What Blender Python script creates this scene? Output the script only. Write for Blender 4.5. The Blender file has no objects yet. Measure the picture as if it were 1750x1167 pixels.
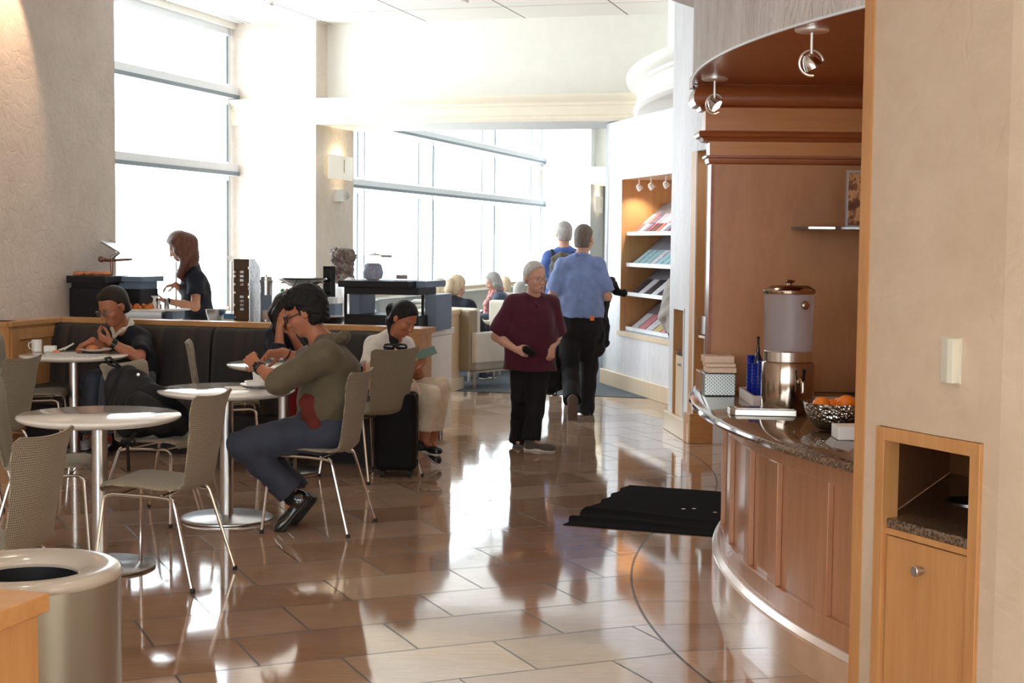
import bpy, math, random
import numpy as np
from mathutils import Vector, Matrix
random.seed(7)
SC = bpy.context.scene
COL = SC.collection
PI = math.pi
CAMZ = 1.6
# ------------------------------------------------------------------ camera
FPX, PITCH, ROLL = 2551.0, 0.06628, 0.00994
_cp, _sp = math.cos(PITCH), math.sin(PITCH)
cF = Vector((0, _cp, -_sp)); _U = Vector((0, _sp, _cp)); _R = Vector((1, 0, 0))
cR = (_R * math.cos(ROLL) + _U * math.sin(ROLL)); cU = (_U * math.cos(ROLL) - _R * math.sin(ROLL))
cam = bpy.data.cameras.new('camera'); camo = bpy.data.objects.new('camera', cam); COL.objects.link(camo)
cam.sensor_width = 36.0; cam.lens = 36.0 * FPX / 1750; cam.clip_end = 200
mw = Matrix.Identity(4)
for i in range(3):
    mw[i][0] = cR[i]; mw[i][1] = cU[i]; mw[i][2] = -cF[i]
mw[2][3] = CAMZ
camo.matrix_world = mw
SC.camera = camo

# ------------------------------------------------------------------ daylight, exposure
SC.view_settings.view_transform = 'Standard'; SC.view_settings.look = 'None'
SC.view_settings.gamma = 1; SC.view_settings.exposure = 0.0
SC.view_settings.use_curve_mapping = False
w = bpy.data.worlds.new('overcast_sky'); SC.world = w; w.use_nodes = True
bg = w.node_tree.nodes['Background']; bg.inputs[0].default_value = (0.90, 0.96, 1.0, 1); bg.inputs[1].default_value = 9.0
SC.cycles.max_bounces = 10; SC.cycles.diffuse_bounces = 5; SC.cycles.glossy_bounces = 5
SC.cycles.transmission_bounces = 8; SC.cycles.transparent_max_bounces = 16
SC.cycles.sample_clamp_indirect = 8; SC.cycles.caustics_reflective = False; SC.cycles.caustics_refractive = False
SC.cycles.blur_glossy = 0.6

def ray(px, py):
    return cF * FPX + cR * (px - 875) + cU * (583.5 - py)
def at(px, py, Y):
    d = ray(px, py); return Vector((0, 0, CAMZ)) + d * (Y / d.y)
def on(px, py, z=0.0):
    d = ray(px, py); return Vector((0, 0, CAMZ)) + d * ((z - CAMZ) / d.z)
# hall frame: u runs along the windows, v across the hall
UX = Vector((0.274, 0.9617, 0)); VX = Vector((0.9617, -0.274, 0)); E0 = Vector((-3.9, 12.2, 0))
def hall(s, t, z=0.0):
    p = E0 + UX * s + VX * t; return Vector((p.x, p.y, z))
CEIL = 4.17

def area(name, loc, rot, sx, sy, power, color, portal=False):
    l = bpy.data.lights.new(name, 'AREA'); l.shape = 'RECTANGLE'; l.size = sx; l.size_y = sy
    l.energy = power; l.color = color
    if portal: l.cycles.is_portal = True

    o = bpy.data.objects.new(name, l); COL.objects.link(o); o.location = loc; o.rotation_euler = rot
    return o
# window openings: the sky comes in here
_ang = math.atan2(UX.y, UX.x)
for (s0, s1) in ((1.3, 5.7), (6.9, 13.0), (13.0, 20.1)):
    p = hall((s0 + s1) / 2, -1.3, 2.4)
    o = area('window_portal', p, (0, 0, 0), s1 - s0, 3.4, 1, (1, 1, 1), True)
    x = UX; y = Vector((0, 0, 1)); z = x.cross(y)
    m = Matrix(((x.x, y.x, z.x, p.x), (x.y, y.y, z.y, p.y), (x.z, y.z, z.z, p.z), (0, 0, 0, 1)))
    # area lights shine along local -z, which must face the room (+v)
    if (-z).dot(VX) < 0:
        x = -x; z = x.cross(y); m = Matrix(((x.x, y.x, z.x, p.x), (x.y, y.y, z.y, p.y), (x.z, y.z, z.z, p.z), (0, 0, 0, 1)))
    o.matrix_world = m

# ------------------------------------------------------------------ materials
MATS = {}
def nodes(name):
    m = bpy.data.materials.new(name); m.use_nodes = True
    return m, m.node_tree, m.node_tree.nodes['Principled BSDF']
def texco(nt, kind='Object'):
    n = nt.nodes.new('ShaderNodeTexCoord'); return n.outputs[kind]
def mapped(nt, scale=(1, 1, 1), rot=(0, 0, 0), kind='Object'):
    mp = nt.nodes.new('ShaderNodeMapping'); nt.links.new(texco(nt, kind), mp.inputs[0])
    mp.inputs['Scale'].default_value = scale; mp.inputs['Rotation'].default_value = rot
    return mp.outputs[0]
def noise(nt, vec, scale, detail=4, rough=.55):
    n = nt.nodes.new('ShaderNodeTexNoise'); n.inputs['Scale'].default_value = scale
    n.inputs['Detail'].default_value = detail; n.inputs['Roughness'].default_value = rough
    nt.links.new(vec, n.inputs['Vector']); return n.outputs[0]
def ramp(nt, fac, stops):
    r = nt.nodes.new('ShaderNodeValToRGB'); nt.links.new(fac, r.inputs[0])
    e = r.color_ramp.elements
    while len(e) < len(stops): e.new(0.5)
    for k, (p, c) in enumerate(stops):
        e[k].position = p; e[k].color = (*c, 1)
    return r.outputs[0]
def bump(nt, b, h, strength, dist):
    n = nt.nodes.new('ShaderNodeBump'); n.inputs['Strength'].default_value = strength; n.inputs['Distance'].default_value = dist
    nt.links.new(h, n.inputs['Height']); nt.links.new(n.outputs[0], b.inputs['Normal']); return n
def math_(nt, op, a, b=None, c=None):
    n = nt.nodes.new('ShaderNodeMath'); n.operation = op
    for i, v in enumerate((a, b, c)):
        if v is None: continue
        if isinstance(v, (int, float)): n.inputs[i].default_value = v
        else: nt.links.new(v, n.inputs[i])
    return n.outputs[0]
def mat(name, col, rough=.5, metal=0.0, var=0.06, scale=8, bmp=0.0, bdist=.01, bscale=None, coat=0.0, spec=.5, sheen=0.0, stretch=(1, 1, 1)):
    if name in MATS: return MATS[name]
    m, nt, b = nodes(name)
    v = mapped(nt, stretch)
    n = noise(nt, v, scale)
    lo = tuple(max(0, c * (1 - var)) for c in col); hi = tuple(min(1, c * (1 + var)) for c in col)
    nt.links.new(ramp(nt, n, [(.3, lo), (.7, hi)]), b.inputs['Base Color'])
    b.inputs['Roughness'].default_value = rough; b.inputs['Metallic'].default_value = metal
    b.inputs['Coat Weight'].default_value = coat; b.inputs['Coat Roughness'].default_value = .08
    b.inputs['Specular IOR Level'].default_value = spec
    if sheen: b.inputs['Sheen Weight'].default_value = sheen
    if bmp: bump(nt, b, noise(nt, v, bscale or scale * 3), bmp, bdist)
    MATS[name] = m; return m
def srgb(r, g, b):
    f = lambda c: (c / 255 / 12.92) if c / 255 <= .04045 else ((c / 255 + .055) / 1.055) ** 2.4
    return (f(r), f(g), f(b))
def glassy(name, tint=(1, 1, 1), refl=.12, alpha_tint=0.0, rough=0.02):
    m = bpy.data.materials.new(name); m.use_nodes = True; nt = m.node_tree; nt.nodes.clear()
    out = nt.nodes.new('ShaderNodeOutputMaterial'); mix = nt.nodes.new('ShaderNodeMixShader')
    tr = nt.nodes.new('ShaderNodeBsdfTransparent'); tr.inputs[0].default_value = (*tint, 1)
    gl = nt.nodes.new('ShaderNodeBsdfGlossy'); gl.inputs['Roughness'].default_value = rough
    fr = nt.nodes.new('ShaderNodeFresnel'); geo = nt.nodes.new('ShaderNodeNewGeometry')
    nt.links.new(math_(nt, 'MULTIPLY_ADD', geo.outputs['Backfacing'], 1 / 1.45 - 1.45, 1.45), fr.inputs[0])
    f2 = math_(nt, 'MULTIPLY_ADD', fr.outputs[0], .6, refl)
    nt.links.new(f2, mix.inputs[0]); nt.links.new(tr.outputs[0], mix.inputs[1]); nt.links.new(gl.outputs[0], mix.inputs[2])
    nt.links.new(mix.outputs[0], out.inputs[0]); MATS[name] = m; return m
def emit(name, col, st):
    m = bpy.data.materials.new(name); m.use_nodes = True; b = m.node_tree.nodes['Principled BSDF']
    b.inputs['Base Color'].default_value = (*col, 1); b.inputs['Emission Color'].default_value = (*col, 1); b.inputs['Emission Strength'].default_value = st
    MATS[name] = m; return m

def plaster(name, c1, c2, bs=.5, sc=3.0, vertical=False):
    m, nt, b = nodes(name)
    v = mapped(nt, (1, 1, .35) if vertical else (1, 1, 1))
    n1 = noise(nt, v, sc, 6, .6); n2 = noise(nt, v, sc * 6, 5, .65)
    mx = math_(nt, 'MULTIPLY_ADD', n2, .35, math_(nt, 'MULTIPLY', n1, .65))
    nt.links.new(ramp(nt, mx, [(.32, c1), (.62, c2)]), b.inputs['Base Color'])
    vo = nt.nodes.new('ShaderNodeTexVoronoi'); vo.feature = 'DISTANCE_TO_EDGE'; vo.inputs['Scale'].default_value = sc * 3.5
    ad = nt.nodes.new('ShaderNodeVectorMath'); ad.operation = 'MULTIPLY_ADD'
    nn = nt.nodes.new('ShaderNodeTexNoise'); nn.inputs['Scale'].default_value = 5; nt.links.new(v, nn.inputs['Vector'])
    nt.links.new(nn.outputs[1], ad.inputs[0]); ad.inputs[1].default_value = (.35, .35, .35); nt.links.new(v, ad.inputs[2])
    nt.links.new(ad.outputs[0], vo.inputs['Vector'])
    h = math_(nt, 'ADD', math_(nt, 'MULTIPLY', math_(nt, 'MINIMUM', vo.outputs[0], .12), 2.5), n2)
    bump(nt, b, h, bs, .012); b.inputs['Roughness'].default_value = .62
    MATS[name] = m; return m
def wood(name, c1, c2, rough=.35, axis=(6, 6, .5), coat=.25):
    m, nt, b = nodes(name)
    v = mapped(nt, axis)
    n = noise(nt, v, 3.2, 6, .6); n2 = noise(nt, v, 14, 4, .6)
    mx = math_(nt, 'MULTIPLY_ADD', n2, .3, math_(nt, 'MULTIPLY', n, .7))
    nt.links.new(ramp(nt, mx, [(.3, c1), (.68, c2)]), b.inputs['Base Color'])
    b.inputs['Roughness'].default_value = rough; b.inputs['Coat Weight'].default_value = coat; b.inputs['Coat Roughness'].default_value = .15
    MATS[name] = m; return m

plaster('plaster_beige', srgb(208, 194, 180), srgb(224, 212, 200), .5, 2.2)
plaster('plaster_near', srgb(198, 176, 150), srgb(214, 194, 170), .25, 1.6)
plaster('plaster_grey', srgb(182, 170, 162), srgb(224, 218, 214), 1.0, 3.4, True)
plaster('plaster_pale', srgb(214, 214, 216), srgb(232, 232, 234), .6, 2.2, True)
mat('paint_white', srgb(240, 238, 230), .55, var=.02)
mat('paint_cream', srgb(236, 226, 206), .55, var=.02)
mat('frame_white', srgb(228, 232, 236), .4, var=.02)
mat('frame_grey', srgb(120, 132, 142), .4, .3, var=.03)
wood('wood_maple', srgb(188, 132, 80), srgb(208, 156, 100), .38)
wood('wood_maple_flat', srgb(186, 130, 78), srgb(208, 156, 100), .38, (.5, 6, 6))
wood('wood_frieze', srgb(184, 116, 60), srgb(204, 138, 80), .34, (.5, 6, 6))
wood('wood_panel', srgb(168, 112, 72), srgb(190, 134, 90), .4, (2.2, 2.2, .8))
wood('wood_cherry', srgb(140, 74, 38), srgb(164, 92, 50), .32, (.6, 6, 6))
wood('wood_counter', srgb(176, 122, 84), srgb(200, 148, 110), .30, (7, 7, .5), .4)
wood('wood_pale', srgb(226, 204, 172), srgb(236, 216, 186), .4)
wood('wood_light', srgb(218, 190, 150), srgb(230, 206, 170), .4, (.5, 6, 6))
glassy('glass_pane', (.97, .99, 1), .02)
glassy('glass_case', (.93, .96, .99), .10)
glassy('glass_frost', (.80, .82, .84), .10, rough=.2)
mat('chrome', (.66, .63, .60), .16, 1.0, var=.02)
mat('steel', (.60, .60, .60), .28, 1.0, var=.05, scale=30, stretch=(1, 1, .05))
mat('steel_dark', (.36, .35, .34), .3, 1.0, var=.05)
mat('black_plastic', (.010, .010, .012), .45, var=.2, spec=.35)
mat('black_case', (.006, .006, .007), .7, var=.2, spec=.2)
mat('black_gloss', (.010, .010, .012), .12, var=.2)
mat('grey_blue', srgb(112, 130, 150), .35, var=.04)
mat('rubber', (.015, .015, .015), .6)
mat('white_gloss', srgb(240, 236, 228), .08, var=.01, coat=.5)
mat('white_matte', srgb(238, 236, 232), .5, var=.02)
mat('ceramic', srgb(240, 236, 230), .12, var=.01, coat=.5)
mat('paper', srgb(236, 232, 226), .7, var=.03)
def floor_mat():
    m, nt, b = nodes('floor_tiles')
    sep = nt.nodes.new('ShaderNodeSeparateXYZ'); nt.links.new(texco(nt), sep.inputs[0]); X, Y = sep.outputs[0], sep.outputs[1]
    th = .41709; ca, sa = math.cos(th), math.sin(th)
    U_ = math_(nt, 'ADD', math_(nt, 'MULTIPLY', X, ca), math_(nt, 'MULTIPLY', Y, sa))
    V_ = math_(nt, 'ADD', math_(nt, 'MULTIPLY', X, -sa), math_(nt, 'MULTIPLY', Y, ca))
    P, L = .42869, .6345
    rv = math_(nt, 'DIVIDE', math_(nt, 'SUBTRACT', 7.57188, V_), P)       # row coordinate, grows toward the camera
    row = math_(nt, 'FLOOR', rv)
    par = math_(nt, 'FLOORED_MODULO', row, 2)
    ru = math_(nt, 'ADD', math_(nt, 'DIVIDE', math_(nt, 'SUBTRACT', U_, 1.382), L), math_(nt, 'MULTIPLY', par, .5))
    colm = math_(nt, 'FLOOR', ru)
    fv = math_(nt, 'SUBTRACT', rv, row); fu = math_(nt, 'SUBTRACT', ru, colm)
    def edge(f, size, wd):   # 1 inside the joint
        d = math_(nt, 'MULTIPLY', math_(nt, 'MINIMUM', f, math_(nt, 'SUBTRACT', 1, f)), size)
        return math_(nt, 'LESS_THAN', d, wd)
    joint = math_(nt, 'MAXIMUM', edge(fv, P, .0045), edge(fu, L, .0045))
    # border course round the counter drum: radial joints
    dx = math_(nt, 'SUBTRACT', 5.785, X); dy = math_(nt, 'SUBTRACT', Y, 6.685)
    R_ = math_(nt, 'SQRT', math_(nt, 'ADD', math_(nt, 'MULTIPLY', dx, dx), math_(nt, 'MULTIPLY', dy, dy)))
    A_ = math_(nt, 'DIVIDE', math_(nt, 'ADD', math_(nt, 'ARCTAN2', dy, dx), math.radians(.87)), math.radians(4.55))
    af = math_(nt, 'SUBTRACT', A_, math_(nt, 'FLOOR', A_))
    inb = math_(nt, 'LESS_THAN', R_, 5.215)
    jb = edge(af, .41, .0035)
    arc = math_(nt, 'LESS_THAN', math_(nt, 'ABSOLUTE', math_(nt, 'SUBTRACT', R_, 5.215)), .006)
    # second border arc, centred on the hall side
    ex = math_(nt, 'ADD', X, 3.47); ey = math_(nt, 'SUBTRACT', Y, 10.6)
    R2_ = math_(nt, 'SQRT', math_(nt, 'ADD', math_(nt, 'MULTIPLY', ex, ex), math_(nt, 'MULTIPLY', ey, ey)))
    arc2 = math_(nt, 'MULTIPLY', math_(nt, 'LESS_THAN', math_(nt, 'ABSOLUTE', math_(nt, 'SUBTRACT', R2_, 4.9)), .004), math_(nt, 'LESS_THAN', math_(nt, 'ABSOLUTE', math_(nt, 'SUBTRACT', Y, 10.5)), 1.9))
    arc2 = math_(nt, 'MULTIPLY', arc2, math_(nt, 'GREATER_THAN', X, 0))
    j = math_(nt, 'ADD', math_(nt, 'MULTIPLY', joint, math_(nt, 'SUBTRACT', 1, inb)), math_(nt, 'MULTIPLY', jb, inb))
    j = math_(nt, 'MAXIMUM', math_(nt, 'MAXIMUM', j, arc), arc2)
    cell = nt.nodes.new('ShaderNodeCombineXYZ')
    nt.links.new(math_(nt, 'ADD', math_(nt, 'MULTIPLY', row, math_(nt, 'SUBTRACT', 1, inb)), math_(nt, 'MULTIPLY', math_(nt, 'FLOOR', A_), inb)), cell.inputs[0])
    nt.links.new(math_(nt, 'MULTIPLY', colm, math_(nt, 'SUBTRACT', 1, inb)), cell.inputs[1]); nt.links.new(inb, cell.inputs[2])
    wn = nt.nodes.new('ShaderNodeTexWhiteNoise'); nt.links.new(cell.outputs[0], wn.inputs['Vector'])
    v = mapped(nt, (1, 1, 1), (0, 0, -th)); st = mapped(nt, (.8, 5, 1), (0, 0, -th))
    n1 = noise(nt, v, 2.2, 6, .6); n2 = noise(nt, st, 9, 6, .7)
    fac = math_(nt, 'ADD', math_(nt, 'MULTIPLY', wn.outputs[0], .34), math_(nt, 'ADD', math_(nt, 'MULTIPLY', n1, .4), math_(nt, 'MULTIPLY', n2, .26)))
    c = ramp(nt, fac, [(.25, srgb(156, 122, 98)), (.5, srgb(182, 150, 125)), (.75, srgb(206, 180, 158))])
    mx = nt.nodes.new('ShaderNodeMix'); mx.data_type = 'RGBA'; nt.links.new(j, mx.inputs[0]); nt.links.new(c, mx.inputs[6]); mx.inputs[7].default_value = (.03, .022, .018, 1)
    nt.links.new(mx.outputs[2], b.inputs['Base Color'])
    ro = math_(nt, 'ADD', math_(nt, 'MULTIPLY', n1, .05), .045); nt.links.new(math_(nt, 'MAXIMUM', ro, math_(nt, 'MULTIPLY', j, .5)), b.inputs['Roughness'])
    b.inputs['Specular IOR Level'].default_value = .9; b.inputs['Coat Weight'].default_value = .35; b.inputs['Coat Roughness'].default_value = .05; b.inputs['Coat IOR'].default_value = 1.6
    # the polish waves a little from tile to tile
    h = math_(nt, 'ADD', math_(nt, 'MULTIPLY', noise(nt, v, 3.0, 2, .4), .35), math_(nt, 'MULTIPLY', j, -.25))
    bump(nt, b, h, .12, .012)
    MATS['floor_tiles'] = m
floor_mat()
def fabric_dots():
    m, nt, b = nodes('chair_fabric')
    v = texco(nt, 'UV')
    mp = nt.nodes.new('ShaderNodeMapping'); nt.links.new(v, mp.inputs[0]); mp.inputs['Scale'].default_value = (110, 110, 1)
    vo = nt.nodes.new('ShaderNodeTexVoronoi'); vo.inputs['Scale'].default_value = 1.0; vo.inputs['Randomness'].default_value = .12
    vo.voronoi_dimensions = '2D'
    nt.links.new(mp.outputs[0], vo.inputs['Vector'])
    nt.links.new(ramp(nt, vo.outputs[0], [(.22, srgb(172, 160, 138)), (.5, srgb(112, 102, 86))]), b.inputs['Base Color'])
    b.inputs['Roughness'].default_value = .85; b.inputs['Sheen Weight'].default_value = .15
    bump(nt, b, vo.outputs[0], .5, -.003)
    MATS['chair_fabric'] = m
fabric_dots()
def granite():
    m, nt, b = nodes('granite')
    v = mapped(nt)
    vo = nt.nodes.new('ShaderNodeTexVoronoi'); vo.inputs['Scale'].default_value = 90; nt.links.new(v, vo.inputs['Vector'])
    n = noise(nt, v, 60, 6, .7)
    f = math_(nt, 'MULTIPLY_ADD', n, .6, math_(nt, 'MULTIPLY', vo.outputs[0], .5))
    nt.links.new(ramp(nt, f, [(.3, srgb(34, 26, 22)), (.5, srgb(84, 66, 52)), (.7, srgb(134, 114, 92)), (.85, srgb(50, 46, 44))]), b.inputs['Base Color'])
    b.inputs['Roughness'].default_value = .07; b.inputs['Specular IOR Level'].default_value = .7
    MATS['granite'] = m
granite()
mat('carpet', srgb(96, 104, 112), .95, var=.2, scale=60, bmp=.4, bdist=.004)
def stripes(name, cols, scale):
    m, nt, b = nodes(name)
    v = mapped(nt, (1, 1, .02), (0, 0, -.0))
    sep = nt.nodes.new('ShaderNodeSeparateXYZ'); nt.links.new(texco(nt), sep.inputs[0])
    d = math_(nt, 'MULTIPLY', math_(nt, 'ADD', math_(nt, 'MULTIPLY', sep.outputs[0], .955), math_(nt, 'MULTIPLY', sep.outputs[1], -.297)), scale)
    wn = nt.nodes.new('ShaderNodeTexWhiteNoise'); wn.noise_dimensions = '1D'; nt.links.new(math_(nt, 'FLOOR', d), wn.inputs['W'])
    nt.links.new(ramp(nt, wn.outputs[0], cols), b.inputs['Base Color']); b.inputs['Roughness'].default_value = .7
    MATS[name] = m
stripes('banquette_fabric', [(0, srgb(34, 32, 32)), (.5, srgb(46, 40, 38)), (.8, srgb(62, 50, 43)), (1, srgb(30, 31, 36))], 26)

# ------------------------------------------------------------------ mesh helpers
class MB:
    def __init__(s): s.v = []; s.f = []; s.uv = {}
    def add(s, vs, fs):
        o = len(s.v); s.v += [tuple(p) for p in vs]; s.f += [tuple(i + o for i in f) for f in fs]; return s
    def box(s, x0, x1, y0, y1, z0, z1):
        return s.add([(x0, y0, z0), (x1, y0, z0), (x1, y1, z0), (x0, y1, z0), (x0, y0, z1), (x1, y0, z1), (x1, y1, z1), (x0, y1, z1)],
                     [(0, 3, 2, 1), (4, 5, 6, 7), (0, 1, 5, 4), (1, 2, 6, 5), (2, 3, 7, 6), (3, 0, 4, 7)])
    def fbox(s, o, ax, ay, x0, x1, y0, y1, z0, z1):   # box in a frame (o, ax, ay)
        P = lambda x, y, z: Vector((o[0] + ax[0] * x + ay[0] * y, o[1] + ax[1] * x + ay[1] * y, (o[2] if len(o) > 2 else 0) + z))
        vs = [P(x0, y0, z0), P(x1, y0, z0), P(x1, y1, z0), P(x0, y1, z0), P(x0, y0, z1), P(x1, y0, z1), P(x1, y1, z1), P(x0, y1, z1)]
        fl = ax[0] * ay[1] - ax[1] * ay[0] < 0
        fs = [(0, 3, 2, 1), (4, 5, 6, 7), (0, 1, 5, 4), (1, 2, 6, 5), (2, 3, 7, 6), (3, 0, 4, 7)]
        if fl: fs = [f[::-1] for f in fs]
        return s.add(vs, fs)
    def hbox(s, s0, s1, t0, t1, z0, z1):   # in the hall frame
        return s.fbox(E0, VX, UX, t0, t1, s0, s1, z0, z1)
    def prism(s, pts, z0, z1):
        n = len(pts); a = sum(pts[i][0] * pts[(i + 1) % n][1] - pts[(i + 1) % n][0] * pts[i][1] for i in range(n))
        if a < 0: pts = pts[::-1]
        vs = [(p[0], p[1], z0) for p in pts] + [(p[0], p[1], z1) for p in pts]
        fs = [tuple(range(n))[::-1], tuple(range(n, 2 * n))] + [(i, (i + 1) % n, n + (i + 1) % n, n + i) for i in range(n)]
        return s.add(vs, fs)
    def lathe(s, prof, n=32, c=(0, 0, 0), ax=None, closed=False):
        ax = Vector(ax).normalized() if ax else Vector((0, 0, 1))
        a = ax.orthogonal().normalized() if abs(ax.z) < .999 else Vector((1, 0, 0)); b = ax.cross(a)
        c = Vector(c); vs = []; fs = []
        for r, z in prof:
            for k in range(n):
                t = 2 * PI * k / n; vs.append(c + a * (r * math.cos(t)) + b * (r * math.sin(t)) + ax * z)
        m = len(prof)
        for i in range(m - 1 if not closed else m):
            j = (i + 1) % m
            for k in range(n):
                l = (k + 1) % n; fs.append((i * n + k, i * n + l, j * n + l, j * n + k))
        if not closed:
            fs.append(tuple(range(n))[::-1]); fs.append(tuple((m - 1) * n + k for k in range(n)))
        return s.add(vs, fs)
    def tube(s, pts, r, n=10, closed=False):
        pts = [Vector(p) for p in pts]; m = len(pts); rs = r if isinstance(r, (list, tuple)) else [r] * m
        def tan(i):
            if closed: return (pts[(i + 1) % m] - pts[i - 1]).normalized()
            if i == 0: return (pts[1] - pts[0]).normalized()
            if i == m - 1: return (pts[-1] - pts[-2]).normalized()
            return ((pts[i + 1] - pts[i]).normalized() + (pts[i] - pts[i - 1]).normalized()).normalized()
        a = tan(0).orthogonal().normalized(); vs = []; fs = []
        for i in range(m):
            t = tan(i); a = (a - t * a.dot(t)).normalized(); b = t.cross(a)
            for k in range(n):
                q = 2 * PI * k / n; vs.append(pts[i] + a * (rs[i] * math.cos(q)) + b * (rs[i] * math.sin(q)))
        for i in range(m if closed else m - 1):
            j = (i + 1) % m
            for k in range(n):
                l = (k + 1) % n; fs.append((i * n + k, i * n + l, j * n + l, j * n + k))
        if not closed:
            fs.append(tuple(range(n))[::-1]); fs.append(tuple((m - 1) * n + k for k in range(n)))
        return s.add(vs, fs)
    def arc(s, c, r0, r1, a0, a1, z0, z1, n=48):   # curved slab; angle a: point = c + r(-cos a, sin a)
        vs = []; fs = []
        for i in range(n + 1):
            a = math.radians(a0 + (a1 - a0) * i / n); d = (-math.cos(a), math.sin(a))
            for r, z in ((r0, z0), (r1, z0), (r1, z1), (r0, z1)): vs.append((c[0] + d[0] * r, c[1] + d[1] * r, z))
        for i in range(n):
            for k in range(4):
                l = (k + 1) % 4; fs.append((i * 4 + k, i * 4 + l, i * 4 + 4 + l, i * 4 + 4 + k))
        fs.append((3, 2, 1, 0)); fs.append(tuple(n * 4 + k for k in range(4)))
        return s.add(vs, fs)
    def arcprof(s, c, prof, a0, a1, n=64):         # closed profile (r,z) swept round c
        vs = []; fs = []; m = len(prof)
        for i in range(n + 1):
            a = math.radians(a0 + (a1 - a0) * i / n); d = (-math.cos(a), math.sin(a))
            for r, z in prof: vs.append((c[0] + d[0] * r, c[1] + d[1] * r, z))
        for i in range(n):
            for k in range(m):
                l = (k + 1) % m; fs.append((i * m + k, i * m + l, (i + 1) * m + l, (i + 1) * m + k))
        fs.append(tuple(range(m))[::-1]); fs.append(tuple(n * m + k for k in range(m)))
        return s.add(vs, fs)
    def sweep(s, prof, a, b, out):                 # closed profile (offset along out, z) swept straight from a to b
        a = Vector(a); b = Vector(b); out = Vector(out); m = len(prof)
        vs = [a + out * p + Vector((0, 0, z)) for p, z in prof] + [b + out * p + Vector((0, 0, z)) for p, z in prof]
        fs = [tuple(range(m))[::-1], tuple(range(m, 2 * m))] + [(k, (k + 1) % m, m + (k + 1) % m, m + k) for k in range(m)]
        return s.add(vs, fs)
    def sphere(s, c, r, n=16, m=10, sq=(1, 1, 1)):
        vs = []; fs = []
        for i in range(m + 1):
            t = PI * i / m
            for k in range(n):
                p = 2 * PI * k / n
                vs.append((c[0] + r * sq[0] * math.sin(t) * math.cos(p), c[1] + r * sq[1] * math.sin(t) * math.sin(p), c[2] + r * sq[2] * math.cos(t)))
        for i in range(m):
            for k in range(n):
                l = (k + 1) % n; fs.append((i * n + k, (i + 1) * n + k, (i + 1) * n + l, i * n + l))
        return s.add(vs, fs)
    def move(s, M):
        s.v = [tuple(M @ Vector(p)) for p in s.v]; return s
    def build(s, name, m, parent=None, smooth=40, bevel=0, recalc=True):
        me = bpy.data.meshes.new(name); me.from_pydata(s.v, [], s.f); me.validate()
        if recalc:
            import bmesh
            bm = bmesh.new(); bm.from_mesh(me); bmesh.ops.remove_doubles(bm, verts=bm.verts, dist=1e-5)
            bmesh.ops.recalc_face_normals(bm, faces=bm.faces); bm.to_mesh(me); bm.free()
        if smooth:
            me.polygons.foreach_set('use_smooth', [True] * len(me.polygons)); me.set_sharp_from_angle(angle=math.radians(smooth))
        me.materials.append(MATS[m] if isinstance(m, str) else m)
        o = bpy.data.objects.new(name, me); COL.objects.link(o)
        if parent: o.parent = parent
        if bevel:
            b = o.modifiers.new('bevel', 'BEVEL'); b.width = bevel; b.segments = 3; b.limit_method = 'ANGLE'; b.harden_normals = False
        return o
def tag(o, label=None, cat=None, group=None, kind=None):
    if label: o['label'] = label
    if cat: o['category'] = cat
    if group: o['group'] = group
    if kind: o['kind'] = kind
    return o
def thing(name, label, cat, loc=(0, 0, 0), rz=0, group=None):
    o = bpy.data.objects.new(name, None); COL.objects.link(o); o.location = loc; o.rotation_euler = (0, 0, rz)
    o.empty_display_size = .1
    return tag(o, label, cat, group)
def struct(o): o['kind'] = 'structure'; return o
def copy_tree(o, parent=None):
    c = o.copy(); COL.objects.link(c)
    if parent: c.parent = parent
    for ch in list(o.children): copy_tree(ch, c)
    return c
def rotz(a): return Matrix.Rotation(a, 4, 'Z')
def frame(o, ax, ay, az=(0, 0, 1)):
    ax, ay, az = Vector(ax), Vector(ay), Vector(az)
    return Matrix(((ax.x, ay.x, az.x, o[0]), (ax.y, ay.y, az.y, o[1]), (ax.z, ay.z, az.z, o[2]), (0, 0, 0, 1)))
# ------------------------------------------------------------------ the room
C1 = (5.785, 6.685)            # centre of the round bar
FP = [hall(-18, -1.3), hall(23, -1.3), hall(23, 9), hall(-5, 11.5), hall(-18, 16)]
FP = [(p.x, p.y) for p in FP]
struct(MB().prism(FP, -.1, 0).build('floor', 'floor_tiles', smooth=0))
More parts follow.
